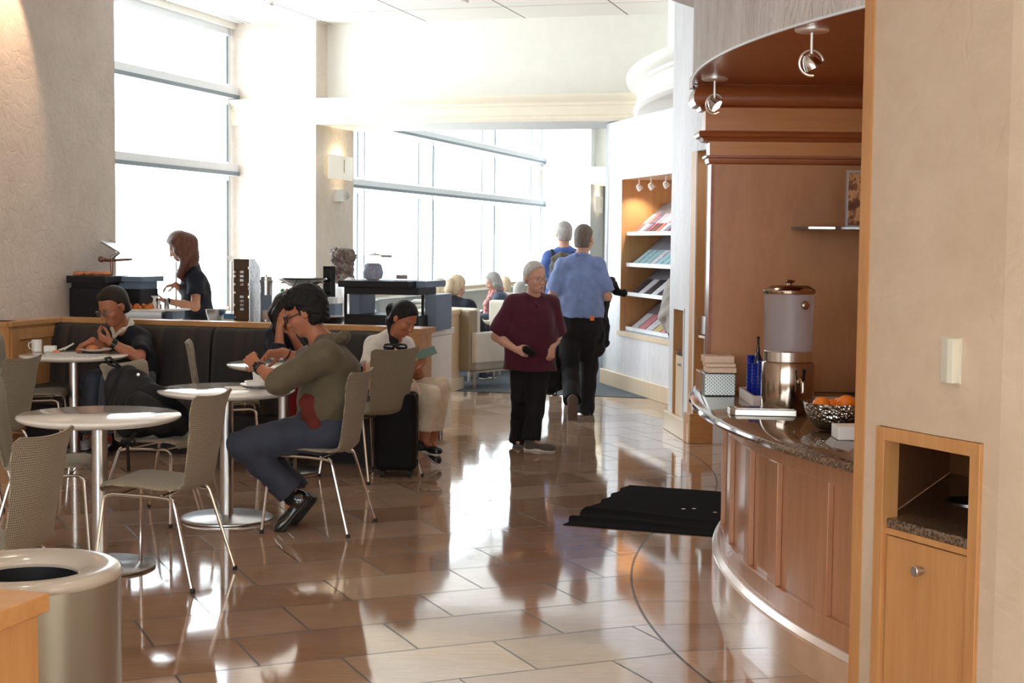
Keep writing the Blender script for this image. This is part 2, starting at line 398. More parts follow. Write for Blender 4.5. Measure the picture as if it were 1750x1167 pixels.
# carpet beyond the tiled hall
cs = 4.55
struct(MB().add([hall(cs, -1.2, .004), hall(cs, 9, .004), hall(34, 9, .004), hall(34, -1.2, .004)], [(0, 1, 2, 3)]).build('floor_carpet', 'carpet', smooth=0))
def ceil_mat():
    m, nt, b = nodes('ceiling_panels')
    sep = nt.nodes.new('ShaderNodeSeparateXYZ'); nt.links.new(texco(nt), sep.inputs[0]); X, Y = sep.outputs[0], sep.outputs[1]
    s_ = math_(nt, 'ADD', math_(nt, 'MULTIPLY', math_(nt, 'ADD', X, 3.9), .274), math_(nt, 'MULTIPLY', math_(nt, 'SUBTRACT', Y, 12.2), .9617))
    t_ = math_(nt, 'ADD', math_(nt, 'MULTIPLY', math_(nt, 'ADD', X, 3.9), .9617), math_(nt, 'MULTIPLY', math_(nt, 'SUBTRACT', Y, 12.2), -.274))
    def line(c, off, P, wd):
        q = math_(nt, 'DIVIDE', math_(nt, 'SUBTRACT', c, off), P); f = math_(nt, 'SUBTRACT', q, math_(nt, 'FLOOR', q))
        return math_(nt, 'LESS_THAN', math_(nt, 'MULTIPLY', math_(nt, 'MINIMUM', f, math_(nt, 'SUBTRACT', 1, f)), P), wd)
    j = math_(nt, 'MAXIMUM', line(t_, .05, 1.2, .009), line(s_, .4, 1.2, .007))
    mx = nt.nodes.new('ShaderNodeMix'); mx.data_type = 'RGBA'; nt.links.new(j, mx.inputs[0])
    mx.inputs[6].default_value = (*srgb(240, 236, 230), 1); mx.inputs[7].default_value = (*srgb(120, 110, 104), 1)
    nt.links.new(mx.outputs[2], b.inputs['Base Color']); b.inputs['Roughness'].default_value = .8
    MATS['ceiling_panels'] = m
ceil_mat()
struct(MB().prism(FP, CEIL, CEIL + .15).build('ceiling', 'ceiling_panels', smooth=0))
# walls of the part of the hall behind the camera and far away
struct(MB().hbox(-17, 1.25, -.5, -0.0, 0, CEIL).build('wall_left', 'plaster_beige', smooth=0))
struct(MB().hbox(.95, 1.25, -1.3, -.5, 0, CEIL).build('wall_left_return', 'plaster_beige', smooth=0))
struct(MB().hbox(5.72, 6.9, -1.3, 0, 0, CEIL).build('wall_left_pier', 'plaster_beige', smooth=0))
struct(MB().hbox(20.17, 21.4, -1.3, 0, 0, CEIL).build('wall_left_far_pier', 'plaster_pale', smooth=0))
b = MB()
for s0, s1 in ((1.25, 5.72), (6.9, 20.17)):
    b.hbox(s0, s1, -1.3, -1.03, 0, .72); b.hbox(s0, s1, -1.3, -1.03, 4.1, CEIL)
struct(b.build('wall_left_sill', 'paint_white', smooth=0))
struct(MB().hbox(22.6, 22.8, -1.3, 9, 0, CEIL).build('wall_back', 'paint_white', smooth=0))
struct(MB().hbox(21.4, 22.6, -1.3, -1.1, 0, CEIL).build('wall_left_end', 'paint_white', smooth=0))
# rear wall behind the viewer, with a wide unseen window added as daylight fill
b = MB(); b.box(-10, -7, -3.8, -3.6, 0, CEIL); b.box(1.6, 13, -3.8, -3.6, 0, CEIL)
b.box(-7, 1.6, -3.8, -3.6, 0, .8); b.box(-7, 1.6, -3.8, -3.6, 3.2, CEIL)
struct(b.build('wall_rear', 'paint_cream', smooth=0))
b = MB()
for k in range(4): b.box(-7 + k * 2.87 - .04, -7 + k * 2.87 + .04, -3.76, -3.68, .8, 3.2)
wr = struct(b.build('window_rear_fill', 'frame_white', smooth=0))
MB().box(-7, 1.6, -3.73, -3.72, .8, 3.2).build('window_pane', 'glass_pane', wr, smooth=0)
struct(MB().box(7.9, 8.1, -3.7, 34, 0, CEIL).build('wall_right_outer', 'paint_cream', smooth=0))

def window(name, s0, s1, muls, strips):
    b = MB()
    def bar(a0, a1, z0, z1, t0=-1.16, t1=-1.08): b.hbox(a0, a1, t0, t1, z0, z1)
    b2 = MB()
    for z in (2.42, 3.33): b.hbox(s0, s1, -1.16, -1.0, z - .06, z + .07)
    for z in (.74, 4.06): bar(s0, s1, z - .04, z + .04)
    for m_ in muls: bar(m_ - .035, m_ + .035, .72, 4.1)
    w_ = struct(b.build(name, 'frame_white', smooth=0))
    d = MB()
    for z in (2.42, 3.33): d.hbox(s0, s1, -1.0, -.985, z - .06, z - .015)
    for m_, za in strips:
        for z0, z1 in ((.8, 2.30), (2.52, 3.20), (3.44, 4.0)):
            d.hbox(m_ - .02, m_ + .02, -1.079, -1.065, z0, z1)
    d.build('window_gasket', 'frame_grey', w_, smooth=0)
    MB().hbox(s0, s1, -1.125, -1.115, .74, 4.08).build('window_pane', 'glass_pane', w_, smooth=0)
    return w_
window('window_1', 1.25, 5.72, (1.3, 5.64), ((5.56, 0),))
window('window_2', 6.9, 20.17, (7.0, 10.0, 13.1, 16.7, 20.1), ((9.7, 0), (12.35, 0), (13.1, 0), (15.85, 0), (16.7, 0), (19.3, 0)))
struct(MB().hbox(1.25, 5.72, -1.03, -.75, .70, .75).build('trim_1', 'wood_light', smooth=0))
struct(MB().hbox(6.9, 20.17, -1.03, -.6, .80, .86).build('trim_2', 'wood_light', smooth=0))
# the beams across the hall with their mouldings
def beam(name, s0, s1, t1, z0, z1, m='paint_cream'):
    H = z1 - z0
    prof = [(0, z0), (-.02, z0 + .0), (-.035, z0 + .03), (-.03, z0 + .06), (-.01, z0 + .07), (-.01, z1 - .13), (-.03, z1 - .12), (-.03, z1 - .09), (-.06, z1 - .07), (-.09, z1 - .04), (-.10, z1 - .015), (-.10, z1), (0, z1)]
    b = MB().sweep([(p, z) for p, z in prof], hall(s0, -1.25), hall(s0, t1), UX)
    struct(b.build(name, m, smooth=35))
beam('trim_3', 5.72, 6.9, 4.3, 2.96, 3.26)
struct(MB().hbox(5.72, 6.9, 0, 4.6, 2.965, 3.24).build('ceiling_beam', 'paint_white', smooth=0))
struct(MB().hbox(6.05, 6.9, 0, 7.5, 3.24, CEIL).build('wall_bulkhead', 'paint_white', smooth=0))
beam('trim_4', 20.17, 21.4, 6, 2.84, 3.2)
struct(MB().hbox(20.17, 21.4, -.2, 6, 2.845, 3.19).build('ceiling_beam_far', 'paint_white', smooth=0))
struct(MB().hbox(20.6, 21.4, 0, 6, 3.19, CEIL).build('wall_bulkhead_far', 'paint_white', smooth=0))

# right-hand side: curved cornice of the far drum
C2 = (10.28, 15.2); R2 = 9.0
corn = [(R2 + .0, 2.95), (R2 + .02, 2.96), (R2 + .05, 2.985), (R2 + .045, 3.02), (R2 + .015, 3.035), (R2 + .01, 3.19), (R2 + .03, 3.2), (R2 + .04, 3.23), (R2 + .08, 3.25), (R2 + .12, 3.29), (R2 + .13, 3.32), (R2 + .13, 3.34), (R2 - .6, 3.34), (R2 - .6, 2.95)]
struct(MB().arcprof(C2, corn, -26, 12, 64).build('trim_5', 'paint_white', smooth=35))
struct(MB().arc(C2, R2 - 1.2, R2 - .3, -26, 12, 3.3, CEIL, 40).build('wall_right_upper', 'paint_white', smooth=40))
struct(MB().arc(C2, R2 - 3.0, R2 - .3, -18, 9, 2.955, 2.99, 40).build('ceiling_soffit', 'paint_white', smooth=0))
# near drum cornice high above the counter
corn1 = [(5.5, 3.10), (5.52, 3.11), (5.55, 3.14), (5.54, 3.2), (5.5, 3.22), (5.5, 3.38), (5.56, 3.42), (5.56, 3.46), (4.9, 3.46), (4.9, 3.10)]
struct(MB().arcprof(C1, corn1, -28, 52, 90).build('trim_6', 'paint_white', smooth=35))
# plaster drum over the alcove and the near wall
RD = 4.96; ALZ = 2.38
struct(MB().arc(C1, RD - .22, RD, -21.2, 40, ALZ + .003, CEIL, 90).build('wall_right_drum', 'plaster_grey', smooth=40))
tr_ = MB().arc(C1, RD - .008, RD + .003, -21.2, 40, ALZ - .004, ALZ + .005, 90); struct(tr_.build('trim_7', 'frame_white', smooth=40))
sof = [(C1[0] - math.cos(math.radians(a)) * (RD - .01), C1[1] + math.sin(math.radians(a)) * (RD - .01)) for a in np.linspace(-21.0, 40, 40)] + [(4.5, 9.9), (4.5, 4.9)]
struct(MB().prism(sof, ALZ, ALZ + .05).build('ceiling_alcove', 'wood_cherry', smooth=0))
# far side of the alcove: S-curved plaster, pilaster with its own bin cupboard
PA = Vector((1.36, 12.9, 0)); PB = Vector((1.455, 11.95, 0))
def on_line(a, b, t): return a + (b - a) * t
pd = (PB - PA).normalized(); pn = Vector((-pd.y, pd.x, 0))
if pn.x < 0: pn = -pn
Lp = (PB - PA).length
def seg(x0, x1, z0, z1, d0=0, d1=.25): return MB().fbox(PA, pd, pn, x0, x1, d0, d1, z0, z1)
b = MB()
for q in ((0, .17, 0, CEIL), (.62, Lp, 0, CEIL), (.17, .62, 1.05, CEIL), (.17, .62, 0, .12)):
    b.fbox(PA, pd, pn, q[0], q[1], 0, .25, q[2], q[3])
struct(b.build('wall_right_pilaster', 'plaster_pale', smooth=0))
b = MB(); pts = [(PB.x, PB.y), (1.62, 11.2), (1.72, 10.6), (1.68, 9.9), (1.55, 9.3)]
for i in range(len(pts) - 1):
    a_, c_ = Vector((*pts[i], 0)), Vector((*pts[i + 1], 0)); d = (c_ - a_); L_ = d.length; d.normalize(); n = Vector((-d.y, d.x, 0)); n = n if n.x > 0 else -n
    b.fbox(a_, d, n, 0, L_, 0, .2, 2.34, CEIL)
struct(b.build('wall_right_wave', 'plaster_pale', smooth=0))
# wooden far cheek of the alcove with skirting
chd = Vector((.97, .24, 0)).normalized(); chn = Vector((-chd.y, chd.x, 0))
struct(MB().fbox(PB, chd, chn, .004, 1.6, -.012, .12, .13, 2.34).build('wall_alcove_cheek', 'wood_maple', smooth=0))
struct(MB().fbox(PB - pd * .0, chd, chn, -.03, .17, -.03, .12, 0, .24).build('baseboard_cheek', 'wood_maple_flat', smooth=0, bevel=.008))
struct(MB().fbox(PB, chd, chn, .17, 1.6, -.015, .12, 0, .24).build('baseboard_alcove', 'wood_maple_flat', smooth=0))
struct(MB().fbox(PA, pd, pn, -.03, Lp, -.035, 0, 0, .16).build('baseboard_pilaster', 'wood_pale', smooth=0, bevel=.006))
struct(MB().fbox(PA, pd, pn, .62 - .02, .62, -.01, .02, .16, 1.07).build('trim_8', 'frame_white', smooth=0))
# magazine wall
MA = Vector((1.60, 14.78, 0)); MBp = Vector((1.045, 17.07, 0)); md = (MA - MBp).normalized(); mn = Vector((-md.y, md.x, 0)); mn = mn if mn.x > 0 else -mn
Lm = (MA - MBp).length
N0, N1, NZ0, NZ1 = .60, Lm + .1, .64, 2.32
b = MB(); b.fbox(MBp, md, mn, 0, N0, 0, .7, 0, 2.95); b.fbox(MBp, md, mn, N0, Lm + .9, 0, .7, NZ1, 2.95); b.fbox(MBp, md, mn, N0, Lm + .9, 0, .7, 0, NZ0)
b.fbox(MBp, md, mn, N1, Lm + .9, 0, .7, NZ0, NZ1)
struct(b.build('wall_right_magazine', 'plaster_pale', smooth=0))
struct(MB().fbox(MBp, md, mn, -.03, Lm + .5, -.03, 0, 0, .17).build('baseboard_right', 'wood_pale', smooth=0, bevel=.006))
struct(MB().fbox(MBp, md, mn, 0, .15, .0, 5, 0, 2.95).build('wall_right_far', 'plaster_pale', smooth=0))
# the near wall: plaster on the drum radius, then turning away
def dp(a, r=RD): a = math.radians(a); return Vector((C1[0] - math.cos(a) * r, C1[1] + math.sin(a) * r, 0))
aN0, aN1 = -22.22, -27.73
b = MB()
b.arc(C1, RD - .03, RD, -21.3, aN0, 0, CEIL, 6); b.arc(C1, RD - .25, RD, aN1, -28.45, 0, CEIL, 6); b.arc(C1, RD - .25, RD, aN0, aN1, 1.022, CEIL, 16)
struct(b.build('wall_right_near', 'plaster_near', smooth=40))
q0 = dp(-28.45); dq = Vector((.62, -.78, 0)).normalized(); nq = Vector((-dq.y, dq.x, 0))
struct(MB().fbox(q0, dq, nq, -.0, 4.5, 0, .25, 0, CEIL).build('wall_right_turn', 'plaster_near', smooth=0))
# wooden jamb at the near end of the alcove
j0 = dp(-20.75, RD + .004); 
b = MB().arc(C1, RD - .06, RD + .006, -20.72, -21.32, 0, CEIL, 3); struct(b.build('trim_9', 'wood_maple', smooth=0))
NW0 = Vector((1.172, 4.93, 0)); NWD = Vector((.2288, .9735, 0)); NWN = Vector((.9735, -.2288, 0))
struct(MB().fbox(NW0, NWD, NWN, 0, 2.55, 0, .03, 0, ALZ).build('wall_alcove_near', 'wood_panel', smooth=0))
struct(MB().box(3.2, 3.35, 3.6, 13.4, 0, ALZ).build('wall_alcove_back', 'wood_panel', smooth=0))
# ------------------------------------------------------------------ dining chairs
def shell(name, rows, parent, th=.011):
    # rows: list of (x, z, halfwidth, sag, nx, nz); a padded shell with UVs in metres
    nU = 14; vs = []; uv = []
    acc = 0; prev = None
    for (x, z, hw, sag, nx, nz) in rows:
        if prev: acc += math.hypot(x - prev[0], z - prev[1])
        prev = (x, z)
        for k in range(nU + 1):
            q = 2 * k / nU - 1; e = sag * q * q
            vs.append((x + nx * e, hw * q, z + nz * e)); uv.append((hw * q + 1, acc + 1))
    n = len(rows); W = nU + 1; N = n * W
    # second skin, offset along the profile normal; thins to the rim
    for i, (x, z, hw, sag, nx, nz) in enumerate(rows):
        for k in range(W):
            q = 2 * k / nU - 1; e = sag * q * q
            rim = min(1, (1 - abs(q)) * 5 + .25) * min(1, min(i, n - 1 - i) * .45 + .3)
            if name == 'seat' and i > n - 3 or name == 'backrest' and i < 3: rim = min(1, (1 - abs(q)) * 5 + .25)
            vs.append((x + nx * (e + th * 2 * rim), hw * q, z + nz * (e + th * 2 * rim))); uv.append((hw * q + 1, acc + 1))
    acc = 0
    for i in range(n):
        if i: acc += math.hypot(rows[i][0] - rows[i - 1][0], rows[i][1] - rows[i - 1][1])
        for k in range(W): uv[N + i * W + k] = (uv[i * W + k][0], acc + 1)
    fs = []
    for i in range(n - 1):
        for k in range(nU):
            a, b, c, d = i * W + k, i * W + k + 1, (i + 1) * W + k + 1, (i + 1) * W + k
            fs.append((a, b, c, d)); fs.append((N + d, N + c, N + b, N + a))
        for k, s_ in ((0, 1), (nU, -1)):
            a, d = i * W + k, (i + 1) * W + k
            fs.append((a, d, N + d, N + a) if s_ > 0 else (d, a, N + a, N + d))
    for i in (0, n - 1):
        for k in range(nU):
            a, b = i * W + k, i * W + k + 1
            fs.append((b, a, N + a, N + b) if i == 0 else (a, b, N + b, N + a))
    me = bpy.data.meshes.new(name); me.from_pydata(vs, [], fs)
    ul = me.uv_layers.new(name='UVMap')
    for l in me.loops: ul.data[l.index].uv = uv[l.vertex_index]
    import bmesh
    bm = bmesh.new(); bm.from_mesh(me); bmesh.ops.recalc_face_normals(bm, faces=bm.faces); bm.to_mesh(me); bm.free()
    me.polygons.foreach_set('use_smooth', [True] * len(me.polygons)); me.set_sharp_from_angle(angle=math.radians(70))
    me.materials.append(MATS['chair_fabric'])
    o = bpy.data.objects.new(name, me); COL.objects.link(o); o.parent = parent
    return o
def make_chair(label):
    t = thing('dining_chair', label, 'chair')
    seat = [(.235, .425, .165, .004, 0, 1), (.243, .437, .175, .004, -.2, 1), (.235, .447, .186, .006, -.1, 1), (.205, .455, .197, .008, 0, 1), (.15, .457, .208, .010, 0, 1), (.08, .452, .214, .012, 0, 1), (0, .445, .214, .014, 0, 1),
            (-.07, .438, .210, .016, 0, 1), (-.12, .434, .203, .018, .05, 1), (-.155, .436, .196, .02, .2, 1), (-.178, .444, .19, .022, .5, .86)]
    back = [(-.178, .444, .19, .022, .5, .86), (-.195, .458, .185, .026, .75, .66), (-.206, .478, .181, .030, .95, .3), (-.215, .52, .178, .030, 1, .2), (-.225, .58, .181, .030, 1, .2), (-.236, .65, .188, .030, 1, .2), (-.247, .72, .196, .029, 1, .2),
            (-.258, .79, .206, .036, 1, .2), (-.267, .84, .213, .034, 1, .2), (-.273, .868, .219, .032, 1, .2), (-.277, .882, .222, .03, 1, .2)]
    # the top edge dips in the middle, so its corners stand up
    shell('seat', seat, t); bo = shell('backrest', back, t)
    for v in bo.data.vertices:
        if v.co.z > .80:
            q = abs(v.co.y) / .22; v.co.z += (.012 * q * q - .003 - .016 * max(0, q - .86) / .14) * min(1, (v.co.z - .80) / .06)
    fr = MB()
    for s in (-1, 1):
        fr.tube([(.196, s * .19, .418), (.17, s * .185, .424), (.0, s * .175, .418), (-.10, s * .185, .412), (-.125, s * .19, .405)], .0085, 8)
    for x in (.14, -.07): fr.tube([(x, -.18, .421), (x, .18, .421)], .007, 8)
    fr.build('seat_frame', 'chrome', t)
    for s in (-1, 1):
        for fx, tx, n_ in ((.245, .205, 1), (-.25, -.13, -1)):
            pts = [(tx - n_ * .012, s * .19, .418), (tx, s * .193, .412), (tx + n_ * .008, s * .197, .398)]
            for q in (.1, .5, .985): pts.append((tx + n_ * .008 + (fx - tx - n_ * .008) * q, s * (.197 + .05 * q), .398 * (1 - q) + .004))
            lg = MB().tube(pts, .0085, 8).build('leg', 'chrome', t)
            MB().lathe([(.010, 0), (.012, .004), (.011, .018), (.009, .022)], 10, (fx, s * .247, 0)).build('foot_cap', 'rubber', lg)
    return t
CH = [  # x, y, facing angle, label
    (-1.63, 6.97, 168, 'patterned fabric chair right of the nearest white table, all its back visible', 'chairs around the round tables'),
    (-1.067, 8.258, 168, 'patterned fabric chair that the man in the olive sweater sits on', 0),
    (-.954, 10.077, 138, 'patterned fabric chair with a cream handbag on its back, beside the suitcase', 0),
    (-2.02, 8.52, -22, 'patterned fabric chair holding a black backpack, with a strap hanging under its seat', 0),
    (-3.16, 8.94, 168, 'patterned fabric chair at the left frame edge in front of the table with the newspaper', 0),
    (-3.53, 10.93, 10, 'dark-shaded fabric chair at the far left of the newspaper table', 0),
    (-2.36, 7.50, 10, 'fabric chair left of the nearest white table, its seat reaching under it', 0),
    (-1.95, 5.49, 169, 'big nearest patterned fabric chair seen from behind, just above the metal waste bin', 0),
    (-2.02, 10.48, 11, 'fabric chair seen edge-on against the dark banquette, between the black-polo man and the sweater man', 0)]
ch0 = None
for x, y, a, lab, g in CH:
    c = make_chair(lab) if ch0 is None else copy_tree(ch0)
    if ch0 is None: ch0 = c
    c.location = (x, y, 0); c.rotation_euler = (0, 0, math.radians(a)); c['label'] = lab; c['group'] = 'chairs around the round tables'
# ------------------------------------------------------------------ round pedestal tables
def make_table():
    t = thing('round_table', '', 'table')
    R = .39
    MB().lathe([(.05, .712), (R - .06, .712), (R - .02, .722), (R - .003, .733), (R, .740), (R - .002, .746), (R - .008, .75), (.01, .75)], 64).build('tabletop', 'white_gloss', t)
    MB().lathe([(.038, .02), (.038, .70), (.09, .704), (.09, .712)], 32).build('pole', 'steel', t)
    MB().lathe([(.255, 0), (.262, .004), (.262, .012), (.25, .018), (.06, .024), (.042, .03)], 64).build('base', 'steel', t)
    return t
TB = [(-1.995, 7.19, 'empty white round table nearest the viewer, on a steel pedestal'),
      (-1.628, 8.49, 'white round table the sweater man eats at, with a plate and paper cup on it'),
      (-3.215, 10.93, 'white round table with newspaper, mug and plate in front of the black-polo man'),
      (-1.58, 10.30, 'white round table half hidden behind the sweater man, by the dark banquette')]
t0 = None
for x, y, lab in TB:
    t = make_table() if t0 is None else copy_tree(t0)
    t0 = t0 or t; t.location = (x, y, 0); t['label'] = lab; t['group'] = 'white round pedestal tables'
TOPZ = .7505
# ------------------------------------------------------------------ banquette with its wooden rail
A_ = Vector((-3.63, 11.95, 0)); B_ = Vector((-.63, 11.03, 0)); bx = (B_ - A_).normalized(); by = Vector((-bx.y, bx.x, 0)); BL = (B_ - A_).length
bq = thing('banquette', 'long dark striped banquette bench under the wooden rail', 'bench', A_)
def loc(mb, o): return mb.move(Matrix.Translation(-Vector(o)))
def bqb(x0, x1, y0, y1, z0, z1): return loc(MB().fbox(A_, bx, by, x0, x1, y0, y1, z0, z1), A_)
n = 4; segs = [.0, .62, 1.42, 2.25, BL - .10]
for i in range(4):
    x0, x1 = segs[i] + .006, segs[i + 1] - .006
    m = MB(); pr = [(0, .44), (-.16, .44), (-.15, .60), (-.125, .80), (-.10, .885), (-.07, .915), (-.03, .925), (0, .925)]
    m.sweep(pr, A_ + bx * x0, A_ + bx * x1, by); loc(m, A_).build('back_cushion', 'banquette_fabric', bq, bevel=.012)
bqb(0, BL - .1, -.60, -.02, .32, .46).build('seat_cushion', 'banquette_fabric', bq, bevel=.03)
bqb(.02, BL - .14, -.52, -.02, .0, .32).build('base', 'black_plastic', bq, smooth=0)
# half-height wall that carries the rail
hw = thing('banquette_half_wall', 'low maple-panelled divider wall with a wooden top rail behind the banquette', 'divider', A_)
def hwb(*q): return loc(MB().fbox(A_, bx, by, *q), A_)
hwb(-.0, BL, 0, .10, 0, .925).build('panel', 'wood_maple', hw, smooth=0)
hwb(-.02, BL + .02, -.012, .135, .925, .965).build('top_rail', 'wood_maple_flat', hw, smooth=0, bevel=.004)
hwb(BL - .10, BL + .0, -.16, .0, 0, .925).build('end_post', 'wood_maple', hw, smooth=0, bevel=.004)
hwb(BL - .115, BL + .02, -.175, .0, .925, .965).build('end_cap', 'wood_maple_flat', hw, smooth=0, bevel=.004)
# side return of the divider toward the viewer, then off to the left
S0 = A_; S1 = Vector((-3.80, 11.28, 0)); sx = (S1 - S0).normalized(); sy = Vector((sx.y, -sx.x, 0)); SL = (S1 - S0).length
sw = thing('side_half_wall', 'short maple-panelled divider wall at the left end of the banquette', 'divider', S0)
def sb(*q): return loc(MB().fbox(S0, sx, sy, *q), S0)
sd = 1 if sy.x < 0 else -1
def sb2(x0, x1, d0, d1, z0, z1):
    return sb(x0, x1, min(sd * d0, sd * d1), max(sd * d0, sd * d1), z0, z1)
sb2(0, SL, 0, .10, 0, .925).build('panel', 'wood_maple', sw, smooth=0)
for q in ((.02, .10, .1, .9), (SL - .10, SL - .0, .1, .9), (.10, SL - .1, .82, .9), (.10, SL - .1, .1, .2)):
    sb2(q[0], q[1], -.016, 0, q[2], q[3]).build('stile', 'wood_maple', sw, smooth=0, bevel=.002)
sb2(-.02, SL + .02, -.03, .14, .925, .965).build('top_rail', 'wood_maple_flat', sw, smooth=0, bevel=.004)
l1 = MB().fbox(S1, -VX, UX, -.0, 1.2, -.02, .1, 0, .925); loc(l1, S0).build('panel', 'wood_maple', sw, smooth=0)
l1 = MB().fbox(S1, -VX, UX, -.0, 1.2, -.05, .13, .925, .965); loc(l1, S0).build('top_rail', 'wood_maple_flat', sw, smooth=0, bevel=.004)
# ------------------------------------------------------------------ waste bin and wooden cabinet at bottom left
bp = Vector((-1.215, 3.70, 0)); bR = .232
bn = thing('waste_bin', 'round steel waste bin with a pale rim and dark opening at the bottom left', 'bin', bp)
MB().lathe([(bR - .004, .0), (bR, .01), (bR, .755), (bR - .01, .757), (bR - .012, .02), (bR - .016, .0)], 72, closed=True).build('body', 'bin_metal' if 'bin_metal' in MATS else 'steel', bn)
mat('bin_rim', srgb(178, 168, 156), .22, var=.01, coat=.6)
mat('bin_metal', srgb(150, 146, 136), .28, .75, var=.06, scale=6, stretch=(1, 1, .05), coat=.3)
bn.children[0].data.materials[0] = MATS['bin_metal']
MB().lathe([(bR, .750), (bR + .004, .757), (bR + .003, .768), (bR - .006, .777), (bR - .02, .780), (bR - .05, .779), (bR - .075, .772), (bR - .090, .766), (bR - .098, .756), (bR - .102, .748), (bR - .105, .748), (bR - .105, .754), (bR - .06, .756)], 72, closed=True).build('rim', 'bin_rim', bn, smooth=60)
MB().lathe([(bR - .103, .747), (bR - .106, .60), (bR - .11, .3), (.01, .3), (.01, .31), (bR - .12, .31), (bR - .108, .6), (bR - .106, .747)], 48, closed=True).build('liner', 'black_plastic', bn)
cc = Vector((-1.04, 3.33, 0)); cx_ = -VX; cy_ = -UX
cb = thing('wooden_cabinet', 'corner of a maple cabinet with a thick top, in front of the steel bin', 'cabinet', cc)
loc(MB().fbox(cc, cx_, cy_, .018, .9, .018, .8, 0, .755), cc).build('body', 'wood_maple', cb, smooth=0, bevel=.003)
loc(MB().fbox(cc, cx_, cy_, .0, .9, .0, .8, .757, .80), cc).build('top', 'wood_maple_flat', cb, smooth=0, bevel=.003)
# ------------------------------------------------------------------ floor mat (rumpled near edge)
mp_ = [on(962, 897), on(1073, 830), on(1240, 842), on(1240, 919)]
m = MB(); N_, M_ = 60, 60
vs = []
for i in range(N_ + 1):
    for k in range(M_ + 1):
        a = i / N_; c = k / M_
        p = (mp_[0] * (1 - a) + mp_[3] * a) * (1 - c) + (mp_[1] * (1 - a) + mp_[2] * a) * c
        fold = .016 * math.exp(-((c - .13 - .02 * math.sin(a * 5)) / .035) ** 2) + .022 * math.exp(-((c - .30 - .03 * math.sin(a * 4 + 1)) / .045) ** 2)
        fold *= max(0, 1 - a * .7)
        j_ = .012 * math.sin(c * 40) * (1 - a) ** 8 
        vs.append((p.x + j_, p.y, .006 + fold))
W = M_ + 1; nv = len(vs)
vs += [(x, y, max(.0005, z - .005)) for x, y, z in vs]
fs = []
for i in range(N_):
    for k in range(M_):
        a = i * W + k; fs.append((a, a + W, a + W + 1, a + 1)); fs.append((nv + a + 1, nv + a + W + 1, nv + a + W, nv + a))
for k in range(M_):
    for i in (0, N_):
        a = i * W + k; fs.append((a, a + 1, nv + a + 1, nv + a))
for i in range(N_):
    for k in (0, M_):
        a = i * W + k; fs.append((a, a + W, nv + a + W, nv + a))
m.add(vs, fs)
mat('mat_pile', (.006, .006, .007), .95, var=.3, spec=.1, scale=200, bmp=.6, bdist=.003)
rug = tag(m.build('floor_mat', 'mat_pile', smooth=60), 'black rumpled floor mat in front of the curved counter', 'mat')
for (px, py) in ((1168, 869), (1186, 868.5), (1222, 875)):
    p = on(px, py, .012); l_ = MB().sphere((p.x, p.y, .0105), .014, 10, 6, (1, .5, .25)).build('litter', 'paper'); tag(l_, {1168: 'left scrap of white litter on the black floor mat', 1186: 'middle scrap of white litter on the black floor mat', 1222: 'right scrap of white litter on the black floor mat by the counter'}[px], 'litter', 'scraps on the floor mat')
# ------------------------------------------------------------------ curved bar counter
def cpt(a, r, z=0): a = math.radians(a); return Vector((C1[0] - math.cos(a) * r, C1[1] + math.sin(a) * r, z))
A0c, A1c = -20.9, 21.5
ctr = thing('curved_counter', 'curved maple counter front with recessed panels under a dark granite top', 'counter', cpt(0, 4.85))
def lc(mb): return mb.move(Matrix.Translation(-cpt(0, 4.85)))
mat('plinth_stone', srgb(206, 172, 144), .16, var=.12, scale=5, coat=.4)
lc(MB().arcprof(C1, [(4.60, 0), (4.825, 0), (4.825, .118), (4.815, .125), (4.60, .125)], A0c, A1c, 80)).build('plinth', 'plinth_stone', ctr)
mat('metal_strip', srgb(232, 214, 200), .22, .35, var=.02)
lc(MB().arcprof(C1, [(4.78, .125), (4.818, .125), (4.800, .146), (4.78, .146)], A0c, A1c, 80)).build('ledge', 'metal_strip', ctr)
lc(MB().arc(C1, 4.60, 4.762, A0c, A1c, .125, .835, 90)).build('panel', 'wood_counter', ctr)
lc(MB().arc(C1, 4.762, 4.786, A0c, A1c, .146, .235, 90)).build('bottom_rail', 'wood_counter', ctr, bevel=.003)
lc(MB().arc(C1, 4.762, 4.786, A0c, A1c, .735, .835, 90)).build('top_rail', 'wood_counter', ctr, bevel=.003)
sts = [(-20.9, -19.6), (-15.2, -13.9), (-9.4, -8.2), (-4.7, -3.7), (.8, 2), (6.5, 7.7), (12.2, 13.4), (18, 21.5)]
for a, c in sts: lc(MB().arc(C1, 4.762, 4.786, a, c, .235, .735, 6)).build('stile', 'wood_counter', ctr, bevel=.003)
lc(MB().arcprof(C1, [(4.80, .806), (4.83, .812), (4.85, .835), (4.60, .835), (4.60, .806)], A0c, A1c, 80)).build('cornice', 'wood_cherry', ctr)
def trim_right(o):
    import bmesh
    off = cpt(0, 4.85) if o.parent else V0
    bm = bmesh.new(); bm.from_mesh(o.data)
    r = bmesh.ops.bisect_plane(bm, geom=bm.verts[:] + bm.edges[:] + bm.faces[:], dist=1e-5, plane_co=NW0 - off - NWN * .001, plane_no=NWN, clear_outer=True)
    ed = [e for e in r['geom_cut'] if isinstance(e, bmesh.types.BMEdge)]
    if ed:
        try: bmesh.ops.edgenet_fill(bm, edges=ed)
        except Exception: pass
    bm.to_mesh(o.data); bm.free()
V0 = Vector((0, 0, 0))
for c_ in list(ctr.children): trim_right(c_)
top = MB().arcprof(C1, [(4.0, .835), (4.935, .835), (4.950, .842), (4.953, .853), (4.948, .864), (4.935, .870), (4.0, .870)], A0c, A1c + 1, 100)
ct = tag(top.build('granite_worktop', 'granite', smooth=35), 'polished dark granite worktop with a bright rounded edge on the curved counter', 'worktop')
trim_right(ct)
CZ = .8705
